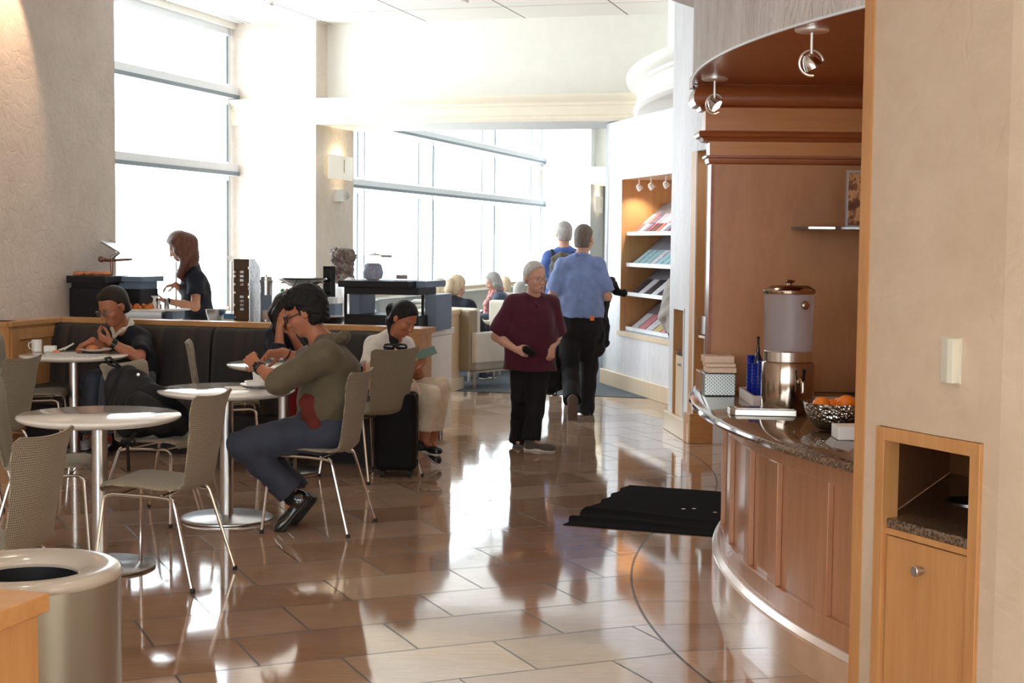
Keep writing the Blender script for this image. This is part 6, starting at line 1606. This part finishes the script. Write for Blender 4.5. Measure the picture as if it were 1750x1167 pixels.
def ex(F, c, r, f, u):
    F.ell(c + u * .100 + f * .040, (.066, .05, .026), (r, f, u), .03)
    for s in (-1, 1): F.ell(c + r * s * .082 + f * .004 + u * .03, (.008, .014, .03), (r, f, u), .012)
hair_cap(J, p, 'hair_dark', th=.008, front=.018, low=-.01, extra=ex, g=1.19, nape=-.06)
shirt(J, p, 'polo_black', g=1.08, bw=1.22, sleeve=.80, th=.02, hem=.05, name='polo_shirt')
Fh = Field(.006); nk = J['neck'] ; r_, f_ = J['_side'], J['_fw']
if r_.x < 0: r_ = -r_
Fh.chain([nk + f_ * .10 - V((0, 0, .075)), nk + r_ * .05 + f_ * .065 - V((0, 0, .02)), nk + r_ * .072 - f_ * .0 + V((0, 0, .018)), nk - f_ * .06 + V((0, 0, .035)), nk - r_ * .072 + V((0, 0, .018)), nk - r_ * .05 + f_ * .065 - V((0, 0, .02)), nk + f_ * .105 - V((0, 0, .08))], [.011, .018, .020, .020, .020, .018, .012]); Fh.mesh('collar', 'collar_cream', p)
trousers(J, p, 'jeans_grey', g=1.05, bw=1.15)
for s in 'LR': sock(J, p, s); shoe(J['a' + s], J['t' + s], p, 'red_top' if s == 'L' else 'shirt_grey', 'sole_white')
glasses(J, p, 'frame_thin', 1.19, .002, 'lens_clear'); wristband(J, 'L', p, face=(0, -1, .5), r=.036, at_=.9, wd=.03)
# --- woman behind the sweater man, head propped on her hand
J = JJ(10.98, bf=(.8, -.5, 0), hip=(486, 642, 11.1), chest=(484, 585, 11.05), neck=(482, 556, 11.0), head=(489, 531, 10.9), hf=(.72, -.45, -.52), hu=(.35, -.2, .92),
       sL=(500, 573, 11.15), eL=(520, 612, 11.0), wL=(500, 575, 10.85), sR=(466, 574, 10.9), eR=(476, 618, 10.7), wR=(478, 556, 10.72),
       hL=(495, 648, 11.1), kL=(520, 652, 10.75), aL=(512, 745, 10.75), tL=(525, 757, 10.65), hR=(478, 648, 10.98), kR=(500, 652, 10.68), aR=(495, 745, 10.72), tR=(508, 757, 10.62),
       handL=((-.1, -.1, .9), (-.3, .3, .2), 1, .5), handR=((.35, -.1, .9), (.4, .6, .1), 1, .5))
p = person('dark-haired woman in navy resting her bowed head on one hand', J, 'skin_tan', scale=.95)
def ex(F, c, r, f, u):
    for s in (-1, 1): F.chain([c + r * s * .07 + u * .05, c + r * s * .085 - u * .03, c + r * s * .08 + V((-.02, 0, -.13)), c + r * s * .07 + V((-.03, 0, -.17))], [.035, .034, .026, .012], .03)
    F.chain([c - f * .06 + u * .03, c - f * .07 - u * .07, c - f * .06 + V((-.03, 0, -.16))], [.06, .055, .025], .03)
hair_cap(J, p, 'hair_dark', th=.02, front=.055, low=-.06, extra=ex, g=.97)
shirt(J, p, 'knit_navy', g=.95, sleeve=1.5, th=.018, hem=.05, name='jumper'); trousers(J, p, 'red_top', g=.95)
for s in 'LR': sock(J, p, s); shoe(J['a' + s], J['t' + s], p, 'shoe_black', 'sole_black', g=.9)
# --- young woman with a phone at the end of the banquette
J = JJ(10.55, bf=(.8, -.5, 0), hip=(668, 664, 10.75), chest=(664, 606, 10.68), neck=(668, 573, 10.6), head=(689, 545, 10.5), hf=(.66, -.42, -.52), hu=(.42, -.2, .89),
       sR=(634, 590, 10.52), eR=(628, 645, 10.42), wR=(700, 636, 10.28), sL=(696, 590, 10.75), eL=(716, 640, 10.72), wL=(709, 624, 10.48),
       hR=(668, 672, 10.66), kR=(736, 678, 10.40), aR=(725, 752, 10.46), tR=(750, 778, 10.3), hL=(676, 668, 10.85), kL=(752, 664, 10.62), aL=(737, 757, 10.66), tL=(755, 777, 10.5),
       handR=((.75, .15, .35), (-.1, -.1, 1), 1, .35), handL=((.62, -.25, .55), (-.6, .1, .7), -1, .55))
p = person('young woman in a white T-shirt and cream trousers looking down at her phone', J, 'skin_tan', scale=1.0, sex='f')
def ex(F, c, r, f, u):
    F.chain([c - f * .085 + u * .045, c - f * .125 + u * .0, c - f * .125 - V((0, 0, .09)), c - f * .10 - V((0, .0, .20)), c - f * .07 - V((0, 0, .30)), c - f * .05 - V((0, 0, .35))], [.036, .036, .036, .034, .028, .014], .02)
hair_cap(J, p, 'hair_black', th=.009, front=.048, low=-.03, extra=ex, nape=-.06)
shirt(J, p, 'tee_white', g=1.0, sleeve=.62, th=.020, hem=.05, fold=(.005, .12, 4), name='t_shirt', neck=.0, bust=.9)
trousers(J, p, 'trousers_cream', g=.98, end=.74, th=.020, flare=.050)
for s in 'LR': shoe(J['a' + s], J['t' + s], p, 'shoe_black', 'sole_white', g=.92, up=(0, 0, 1) if s == 'R' else (.5, 0, .8))
wristband(J, 'L', p, 'white_matte', r=.028, wd=.012, name='bracelet')
ph = MB().box(-.036, .036, -.072, .072, -.004, .004).build('phone', 'phone_teal' if 'phone_teal' in MATS else 'steel', smooth=0, bevel=.003)
mat('phone_teal', srgb(96, 128, 120), .3, var=.04); ph.data.materials[0] = MATS['phone_teal']
ph.matrix_world = frame(at(728, 603, 10.32), V((.35, -.6, -.7)).normalized(), V((.92, .25, .25)).normalized(), V((-.15, -.76, .62)).normalized())
tag(ph, 'grey-green phone held up in the young woman\'s hand', 'phone')
# --- woman serving herself at the buffet
J = JJ(13.45, bf=(-1, 0, 0), hip=(338, 548), chest=(334, 492), neck=(327, 452), head=(307, 423, 13.4), hf=(-.88, -.05, -.46), hu=(-.43, 0, .9),
       sL=(336, 475, 13.28), eL=(334, 524, 13.2), wL=(283, 514, 13.05), sR=(330, 473, 13.62), eR=(322, 505, 13.6), wR=(300, 486, 13.35),
       hL=at(338, 548, 13.37), kL=(334, 626, 13.4), aL=(338, 694, 13.4), tL=(322, 706, 13.4), hR=(338, 548, 13.55), kR=(336, 626, 13.55), aR=(342, 690, 13.6), tR=(326, 702, 13.6),
       handL=((-.95, .1, .15), (0, .2, 1), -1, .35), handR=((-.9, -.15, -.2), (.2, -.1, -.9), -1, .6))
p = person('standing woman with long auburn hair and black T-shirt at the buffet', J, 'skin', scale=.96, sex='f')
def ex(F, c, r, f, u):
    F.chain([c + u * .07 - f * .03, c - f * .085 + u * .0, c - f * .10 - V((0, 0, .12)), c - f * .05 - V((-.06, 0, .25)), c + V((.10, 0, -.36))], [.075, .082, .078, .062, .03], .04)
    for s in (-1, 1): F.chain([c + r * s * .06 + u * .06, c + r * s * .085 + f * .02 - u * .03, c + r * s * .085 + f * .0 - u * .13, c + r * s * .08 + V((.02, 0, -.24)), c + r * s * .07 + V((.04, 0, -.30))], [.035, .03, .035, .034, .012], .03)
hair_cap(J, p, 'hair_auburn', th=.018, front=.05, low=-.08, extra=ex, fold=(.0015, .05, 5))
shirt(J, p, 'tee_black', g=.96, sleeve=.62, th=.024, hem=.12, name='t_shirt'); trousers(J, p, 'trousers_black', g=.96)
for s in 'LR': sock(J, p, s); shoe(J['a' + s], J['t' + s], p, 'shoe_black', 'sole_black', g=.92)
wristband(J, 'L', p, r=.03)
# --- curly-haired person by the pier
J = JJ(14.6, bf=(.6, .8, 0), hip=(584, 560), chest=(584, 505), neck=(586, 473), head=(590, 452), hf=(.75, .6, -.2), hu=(.15, .1, .98),
       sL=(572, 486, 14.75), eL=(568, 530, 14.8), wL=(585, 560, 14.9), sR=(600, 486, 14.45), eR=(606, 530, 14.45), wR=(612, 560, 14.6),
       hL=(578, 562), kL=(578, 632), aL=(578, 690), tL=(586, 700, 14.8), hR=(592, 562), kR=(592, 632), aR=(592, 690), tR=(600, 700, 14.8))
p = person('person with bushy curly hair and white top beside the window pier', J, 'skin_fair', scale=.93, h=.010)
def ex(F, c, r, f, u):
    rs = random.Random(4)
    for k in range(46):
        a = rs.random() * 6.3; z = rs.random() * .34 - .26; R_ = .085 + .02 * rs.random() - max(0, -z - .15) * .2
        F.ell(c + V((R_ * math.cos(a) * .95, R_ * math.sin(a), z + .05)) - f * .035, (.034, .034, .034), None, .012)
hair_cap(J, p, 'hair_curly', th=.028, front=.045, low=-.1, extra=ex, fold=(.008, .03, 1))
shirt(J, p, 'shirt_white', g=.93, sleeve=1.8, th=.024, hem=.1, h=.010); trousers(J, p, 'jeans_grey', g=.93, h=.010)
for s in 'LR': sock(J, p, s); shoe(J['a' + s], J['t' + s], p, 'shoe_black', 'sole_black', h=.008)
# --- older woman in maroon walking toward the viewer
Yw = 11.55
J = JJ(Yw, hg=1.06, bf=(.35, -.93, 0), hip=(906, 600), chest=(908, 540), neck=(911, 506), head=(914, 475, Yw - .06), hf=(.60, -.79, -.10), hu=(.04, -.08, 1),
       sR=(873, 520, Yw - .02), eR=(848, 575, Yw - .02), wR=(881, 597, Yw - .24), sL=(944, 519, Yw + .08), eL=(952, 574, Yw + .14), wL=(944, 594, Yw - .08),
       hR=(893, 606), kR=(890, 678, Yw + .03), aR=(886, 751, Yw + .16), tR=(884, 764, Yw - .02), hL=(920, 606), kL=(917, 678, Yw - .06), aL=(908, 750, Yw - .10), tL=(934, 763, Yw - .16),
       handR=((.80, -.35, -.28), (.25, .8, .1), 1, .5), handL=((-.15, -.35, -.9), (-.5, .8, -.1), -1, .75))
p = person('older white-haired woman in a maroon polo shirt walking toward the viewer', J, 'skin_fair', scale=.93, sex='f', build=1.05)
def ex(F, c, r, f, u):
    F.ell(c - f * .10 - u * .01, (.03, .028, .03), (r, f, u), .02)
hair_cap(J, p, 'hair_grey', th=.006, front=.034, low=-.02, extra=ex, g=1.0, nape=-.05)
hairmat('hair_white', srgb(176, 172, 170), srgb(226, 222, 218), .5); [setattr(c_.data.materials, '__len__', None) if 0 else c_.data.materials.__setitem__(0, MATS['hair_white']) for c_ in p.children if c_.name.startswith('hair')]
shirt(J, p, 'polo_maroon', g=.93, bw=1.16, sleeve=.93, th=.034, hem=.165, fold=(.005, .16, 6), name='polo_shirt', belly=.1, bust=1.0, neck=.02)
Fh = Field(.006); nk = J['neck']; r_, f_ = J['_side'], J['_fw']
Fh.chain([nk + f_ * .105 - V((0, 0, .075)), nk + r_ * .052 + f_ * .06 - V((0, 0, .012)), nk + r_ * .062 + V((0, 0, .01)), nk - f_ * .055 + V((0, 0, .02)), nk - r_ * .062 + V((0, 0, .01)), nk - r_ * .052 + f_ * .06 - V((0, 0, .012)), nk + f_ * .11 - V((0, 0, .08))], [.010, .016, .017, .017, .017, .016, .010]); Fh.mesh('collar', 'polo_maroon', p)
trousers(J, p, 'trousers_black', g=.93, bw=1.05, end=1.02, flare=.060, th=.018)
[sock(J, p, q_) for q_ in 'LR']; shoe(J['aR'], J['tR'], p, 'canvas_grey', 'sole_white', g=.92); s_ = shoe(J['aL'], J['tL'], p, 'canvas_grey', 'sole_white', g=.95)
glasses(J, p, 'frame_thin', .99, .0018, None, w_=.024, hgt=.014)
F = Field(.005); F.cone(at(899, 597, Yw - .33), at(909, 603, Yw - .30), .030, .030, .01); dk = F.mesh('dark_pouch', 'jacket_black'); tag(dk, 'small dark pouch in the hand of the woman in maroon', 'pouch')
# --- man in the light blue shirt walking away
Ym = 13.75
J = JJ(Ym, bf=(.05, 1, 0), hip=(990, 545), chest=(992, 480), neck=(992, 438), head=(998, 409, Ym + .03), hf=(.42, .9, -.06), hu=(0, .03, 1),
       sL=(957, 454, Ym - .0), eL=(944, 505, Ym - .03), wL=(940, 548, Ym + .05), sR=(1026, 454, Ym + .02), eR=(1038, 506, Ym + .0), wR=(1030, 512, Ym + .26),
       hL=(974, 551), kL=(974, 630, Ym + .02), aL=(978, 684, Ym - .26), tL=(978, 710, Ym - .30), hR=(1006, 551), kR=(1006, 630, Ym + .16), aR=(1000, 706, Ym + .16), tR=(1003, 716, Ym + .34),
       handL=((-.05, 0, -1), (.9, .2, 0), 1, 1.0), handR=((-.2, .95, 0), (-.6, 0, -.8), 1, .6))
p = person('man in a light blue shirt walking away, black jacket over his arm', J, 'skin_fair', scale=1.06, build=1.15)
def bald(J, p, m, g, **k): return hair_cap(J, p, m, g=g, **k)
hair_cap(J, p, 'hair_brown_grey', th=.007, front=.000, low=-.05, g=1.06, nape=-.075)
shirt(J, p, 'shirt_blue', g=1.06, bw=1.16, sleeve=.88, th=.026, hem=.0, fold=(.005, .14, 11), neck=.05)
F = Field(.006); nk = J['neck']; F.chain([nk + V((-.065, .03, .01)), nk + V((-.04, -.05, .012)), nk + V((.04, -.05, .012)), nk + V((.065, .03, .01))], [.018, .02, .02, .018]); F.mesh('collar', 'shirt_blue', p)
trousers(J, p, 'trousers_black', g=1.06, bw=1.12, end=1.0, th=.020, flare=.062)
bl = MB().lathe([(.1, -.016), (.104, -.016), (.104, .016), (.1, .016)], 40, (0, 0, 0), closed=True); hp = J['hip'] + V((0, 0, .035))
bl.move(Matrix.Translation(hp) @ Matrix.Diagonal((1.95, 1.42, 1, 1))); bl.build('belt', 'leather_black' if 0 else 'black_plastic', p)
MB().box(-.02, .02, -.004, .004, -.02, .02).move(Matrix.Translation(at(1012, 544, Ym - .165))).build('belt_tag', 'orange_tag' if 'orange_tag' in MATS else 'orange_peel', p, smooth=0)
[sock(J, p, q_) for q_ in 'LR']; shoe(J['aL'], J['tL'], p, 'shoe_black', 'sole_brown', g=1.0, up=(0, 1, .05)); shoe(J['aR'], J['tR'], p, 'shoe_black', 'sole_brown', g=1.0)
F = Field(.009)   # the jacket folded over his forearm
F.cone(at(1034, 508, Ym + .08), at(1022, 520, Ym + .36), .06, .055, .03); F.cone(at(1030, 515, Ym + .1), at(1022, 596, Ym + .12), .055, .07, .05, sq=(V((1, 0, 0)), .75, 1.3)); F.cone(at(1030, 520, Ym + .3), at(1030, 585, Ym + .26), .05, .06, .05)
F.cone(at(1042, 490, Ym + .2), at(1064, 500, Ym + .15), .042, .036, .02); F.cone(at(1040, 500, Ym + .1), at(1044, 480, Ym + .2), .04, .04, .02); F.fold = (.010, .10, 4)
jk = F.mesh('folded_jacket', 'jacket_black'); tag(jk, 'black jacket draped over the right forearm of the man in the blue shirt', 'jacket')
# black bag in his left hand
F = Field(.009); F.cone(at(938, 610, Ym + .05), at(940, 650, Ym + .05), .09, .12, .04, sq=(V((0, 1, 0)), .6, 1.1)); F.fold = (.006, .10, 3)
bag = thing('carry_bag', 'soft black bag hanging from the left hand of the man in the blue shirt', 'bag', at(940, 668, Ym + .05))
def rel(o, root):
    o.parent = root; o.matrix_parent_inverse = Matrix.Translation(-root.location); return o
rel(F.mesh('body', 'jacket_black'), bag)
rel(MB().tube([at(930, 600, Ym), at(934, 575, Ym), at(940, 562, Ym), at(945, 575, Ym), at(950, 600, Ym)], .008, 8).build('handle', 'black_plastic'), bag)
rel(MB().tube([at(930, 660, Ym), at(936, 672, Ym), at(950, 676, Ym), at(954, 655, Ym)], .008, 8).build('strap', 'black_plastic'), bag)
# --- man with a backpack further on
Yb = 16.2
J = JJ(Yb, bf=(-.1, 1, 0), hip=(962, 535), chest=(962, 472), neck=(964, 425), head=(964, 400), hf=(-.15, .98, -.05), hu=(0, .02, 1),
       sL=(936, 438), eL=(926, 482), wL=(930, 520, Yb + .15), sR=(992, 438), eR=(1000, 482), wR=(996, 520, Yb + .15),
       hL=(951, 540), kL=(950, 602), aL=(950, 658), tL=(950, 666, Yb + .2), hR=(974, 540), kR=(975, 602, Yb + .1), aR=(976, 658, Yb), tR=(976, 666, Yb + .2))
p = person('grey-haired man in a blue T-shirt wearing a backpack, walking away', J, 'skin_fair', scale=1.04, h=.010)
hair_cap(J, p, 'hair_grey', th=.009, front=.02, low=-.04, g=1.04, nape=-.07, h=.009)
shirt(J, p, 'tee_blue', g=1.04, sleeve=.75, th=.024, h=.010, neck=.04); trousers(J, p, 'trousers_black', g=1.04, h=.010)
for s in 'LR': sock(J, p, s); shoe(J['a' + s], J['t' + s], p, 'shoe_black', 'sole_black', h=.009)
bk = thing('backpack', 'grey and black backpack worn by the far man in the blue T-shirt', 'backpack', at(962, 520, Yb - .22))
F = Field(.010); F.cone(at(960, 450, Yb - .20), at(960, 505, Yb - .22), .12, .14, .05, sq=(V((0, 1, 0)), .7, 1.0)); F.fold = (.006, .1, 2); rel(F.mesh('body', 'canvas_grey'), bk)
for s in (-1, 1): rel(MB().tube([at(962 + s * 14, 440, Yb - .12), at(962 + s * 19, 428, Yb - .02), at(962 + s * 18, 436, Yb + .12), at(962 + s * 20, 470, Yb + .16)], .018, 8).build('strap', 'jacket_black'), bk)
# --- seated people far back by the windows
def seated(px, py, Y, face, label, hairm, topm, ex=None, g=1.0, th=.012, name='jacket', low=-.05, lean=0, hd=-.25, legm='jeans_grey', cross=False, sw=.17):
    c = at(px, py, Y); f = V(face).normalized(); s = V((f.y, -f.x, 0))     # s = right-hand side
    hp = V((c.x, c.y, .54)) - f * (.10 + lean); nk = c - V((0, 0, .13)) - f * .05
    J = dict(bf=f, hip=hp, chest=hp.lerp(nk, .66) - f * .03, neck=nk, head=c, hf=(f + V((0, 0, hd))).normalized(), hu=(V((0, 0, 1)) + f * -hd).normalized())
    for q, n_ in ((1, 'R'), (-1, 'L')):
        S_ = nk - V((0, 0, .075)) + s * q * sw; J['s' + n_] = S_; J['e' + n_] = S_ + V((0, 0, -.25)) + f * .08 + s * q * .06; J['w' + n_] = J['e' + n_] + f * .22 + V((0, 0, -.02)) - s * q * .08
        J['hand' + n_] = ((f - s * q * .4), V((0, 0, -1)), q, .5)
        J['h' + n_] = hp + s * q * .09 - V((0, 0, .03)); J['k' + n_] = J['h' + n_] + f * .44 + V((0, 0, .02)); J['a' + n_] = J['k' + n_] + V((0, 0, -.43)) + f * .04; J['t' + n_] = J['a' + n_] + f * .15 - V((0, 0, .05))
    if cross:
        J['kL'] = J['kL'] + V((0, 0, .12)) + s * .1; J['aL'] = J['kL'] + f * .26 - V((0, 0, .30)) + s * .1; J['tL'] = J['aL'] + f * .14 + V((0, 0, .02))
    p = person(label, J, 'skin_fair', scale=g, h=.011)
    hair_cap(J, p, hairm, th=th, front=.045, low=low, extra=ex, g=g, h=.009)
    shirt(J, p, topm, g=g, sleeve=1.85, th=.026, h=.011, name=name); trousers(J, p, legm, g=g, h=.011)
    for n_ in 'LR': shoe(J['a' + n_], J['t' + n_], p, 'slacks_slate', 'sole_white', h=.008)
    return p, J
def pony(F, c, r, f, u): F.chain([c - f * .09 + u * .06, c - f * .13 + u * .03, c - f * .14 - u * .06, c - f * .12 - u * .13], [.03, .04, .045, .03], .02)
def bob(F, c, r, f, u):
    for s in (-1, 1): F.chain([c + r * s * .065 + u * .05, c + r * s * .085 - u * .03, c + r * s * .075 - u * .10], [.035, .034, .024], .03)
    F.ell(c - f * .06 - u * .05, (.075, .05, .07), (r, f, u), .03)
seated(781, 491, 17.1, (.62, .78, 0), 'blond woman with a ponytail in a dark jacket sitting by the windows', 'hair_blond', 'knit_navy', pony, cross=True, g=1.08, sw=.25)
seated(752, 494, 18.6, (.7, .7, 0), 'second pale blond person sitting half behind the ponytailed woman', 'hair_blond', 'jacket_slate', bob)
pS, JS = seated(843, 482, 19.6, (-.9, -.25, 0), 'grey-haired woman with a pink scarf and dark jacket sitting facing left', 'hair_grey', 'jacket_slate', bob, hd=-.4)
F = Field(.010); nk = JS['neck']; s_, f_ = JS['_side'], JS['_fw']
F.chain([nk + f_ * .13 - V((0, 0, .34)), nk + f_ * .14 - V((0, 0, .16)), nk + s_ * .06 + f_ * .05, nk - f_ * .06 + V((0, 0, .04)), nk - s_ * .06 + f_ * .05, nk + f_ * .13 - V((0, 0, .16)) + s_ * .05, nk + f_ * .14 - V((0, 0, .36)) + s_ * .06], [.035, .035, .035, .035, .035, .035, .035]); F.fold = (.005, .06, 2); F.mesh('scarf', 'scarf_pink', pS)
seated(862, 488, 21.5, (-.5, .8, 0), 'fair-haired person behind the woman with the pink scarf', 'hair_blond', 'shirt_grey', None)
seated(888, 498, 20.6, (.3, .9, 0), 'grey-haired person mostly hidden behind the woman in maroon', 'hair_grey', 'shirt_grey', None)
# --- person reaching into the magazine display, mostly hidden by the pilaster
Yr = 14.35
J = JJ(Yr, bf=(.2, .98, 0), hip=(1172, 560), chest=(1168, 500), neck=(1166, 466), head=(1170, 438), hf=(.3, .9, -.3), hu=(0, .2, .97),
       sL=(1148, 486), eL=(1138, 540, Yr + .05), wL=(1150, 572, Yr + .2), sR=(1190, 486), eR=(1200, 536), wR=(1196, 560, Yr + .2),
       hL=(1162, 566), kL=(1162, 634), aL=(1162, 700), tL=(1164, 708, Yr + .2), hR=(1184, 566), kR=(1184, 634), aR=(1184, 700), tR=(1186, 708, Yr + .2),
       handL=((.3, .8, -.3), (.5, 0, -.8), 1, .5))
p = person('person in a pale grey long-sleeved shirt reaching into the magazine display', J, 'skin_fair', h=.010)
hair_cap(J, p, 'hair_brown_grey', h=.009); shirt(J, p, 'shirt_grey', sleeve=1.8, th=.026, h=.009, fold=(.006, .1, 3)); trousers(J, p, 'trousers_black', h=.010)
for s in 'LR': sock(J, p, s); shoe(J['a' + s], J['t' + s], p, 'shoe_black', 'sole_black', h=.009)
# ------------------------------------------------------------------ bags and suitcase
cloth('nylon_black', srgb(9, 10, 13), .75, sheen=0)
bkp = thing('backpack', 'bulging black backpack slumped on the chair between the two nearest tables', 'backpack', (-1.98, 8.46, .47))
F = Field(.008)
F.cone(at(218, 668, 8.44), at(262, 706, 8.42), .11, .135, .06, sq=(V((0, 1, 0)), .85, 1.15)); F.cone(at(240, 700, 8.4), at(300, 722, 8.42), .125, .085, .06, sq=(V((0, 1, 0)), 1.0, .95)); F.cone(at(206, 646, 8.46), at(226, 654, 8.46), .06, .075, .05); F.cone(at(225, 690, 8.4), at(228, 730, 8.4), .10, .08, .05)
F.cut((0, 0, .485), (0, 0, -1)); F.fold = (.009, .12, 4); rel(F.mesh('body', 'nylon_black'), bkp)
F = Field(.008); F.cone(at(236, 690, 8.28), at(276, 716, 8.28), .07, .08, .04); F.cut((0, 0, .50), (0, 0, -1)); F.fold = (.005, .1, 2); rel(F.mesh('front_pocket', 'nylon_black'), bkp)
rel(MB().tube([at(203, 628, 8.44), at(186, 622, 8.42), at(180, 612, 8.42), at(188, 611, 8.42), at(200, 622, 8.42), at(212, 632, 8.44)], .008, 8).build('top_loop', 'nylon_black'), bkp)
rel(MB().tube([at(232, 740, 8.26), at(222, 752, 8.25), at(218, 764, 8.25), at(220, 806, 8.25)], .010, 8).build('strap', 'nylon_black'), bkp)
rel(MB().tube([at(212, 752, 8.26), at(206, 758, 8.25), at(232, 758, 8.25), at(226, 748, 8.26), at(210, 756, 8.24)], .013, 8).build('strap', 'nylon_black'), bkp)
for q in ((236, 640), (247, 685)): rel(MB().lathe([(.008, 0), (.010, .004), (.003, .006)], 12, at(q[0], q[1], 8.33), ax=(0, -1, 0)).build('badge', 'steel'), bkp)
# suitcase
sY = 10.02; sp_ = on(672, 806, 0)
su = thing('suitcase', 'black hard-shell suitcase standing behind the chair with the cream handbag', 'suitcase', (at(640, 700, sY).x, sY, 0))
W = (704 - 640) * sY / 2551; zt = at(690, 674, sY).z
sa = math.radians(0)
def sbx(x0, x1, y0, y1, z0, z1, name, m, bev): return MB().box(x0, x1, y0, y1, z0, z1).build(name, m, su, smooth=0, bevel=bev)
sbx(0, W + .03, 0, .125, .05, zt, 'front_shell', 'black_case', .03); sbx(0, W + .03, .13, .26, .05, zt, 'back_shell', 'black_case', .03)
sbx(.01, W + .02, .12, .135, .06, zt - .01, 'zip', 'steel_dark', .0)
for x in (.05, W - .02):
    for y in (.04, .22): MB().lathe([(.024, -.012), (.026, 0), (.024, .012)], 20, (x, y, .026), ax=(1, 0, 0)).build('wheel', 'rubber', su); 
for k in range(5): sbx(W + .025, W + .036, .03, .10, .12 + k * .09, .155 + k * .09, 'rib', 'black_plastic', .004)
sbx(.12, W - .10, .005, .02, .3, .5, 'pocket', 'nylon_black', .004)
# cream handbag hung over the chair back, with sunglasses on it
hb = thing('handbag', 'cream handbag hung over the back of the chair beside the suitcase', 'handbag', at(660, 640, 10.2))
F = Field(.006); F.cone(at(646, 622, 10.06), at(642, 655, 10.08), .075, .08, .03, sq=(V((1, .35, 0)).normalized(), 1.1, .6)); F.cone(at(664, 606, 10.14), at(676, 604, 10.14), .04, .035, .03); F.fold = (.002, .1, 2)
mat('leather_pale', srgb(226, 192, 170), .45, var=.03)
o = rel(F.mesh('body', 'leather_pale'), hb)
rel(MB().tube([at(656, 606, 10.08), at(658, 594, 10.04), at(664, 588, 10.02), at(672, 592, 10.02), at(676, 602, 10.06)], .009, 8).build('handle', 'leather_pale'), hb)
rel(MB().tube([at(703, 655, 10.12), at(706, 648, 10.08), at(714, 660, 10.06), at(718, 674, 10.06)], .006, 8).build('strap', 'leather_pale'), hb)
sg_ = thing('sunglasses', 'black sunglasses propped on the cream handbag', 'sunglasses', at(675, 593, 10.0))
for q in (665, 687):
    F = Field(.004); c = at(q, 593, 10.0); F.cone(c - V((.014, 0, 0)), c + V((.014, 0, 0)), .026, .024, .01, sq=(V((0, 1, 0)), .35, 1.0)); rel(F.mesh('lens', 'black_gloss'), sg_)
rel(MB().tube([at(672, 590, 9.99), at(676, 588, 9.99), at(680, 590, 9.99)], .004, 8).build('bridge', 'frame_black'), sg_)
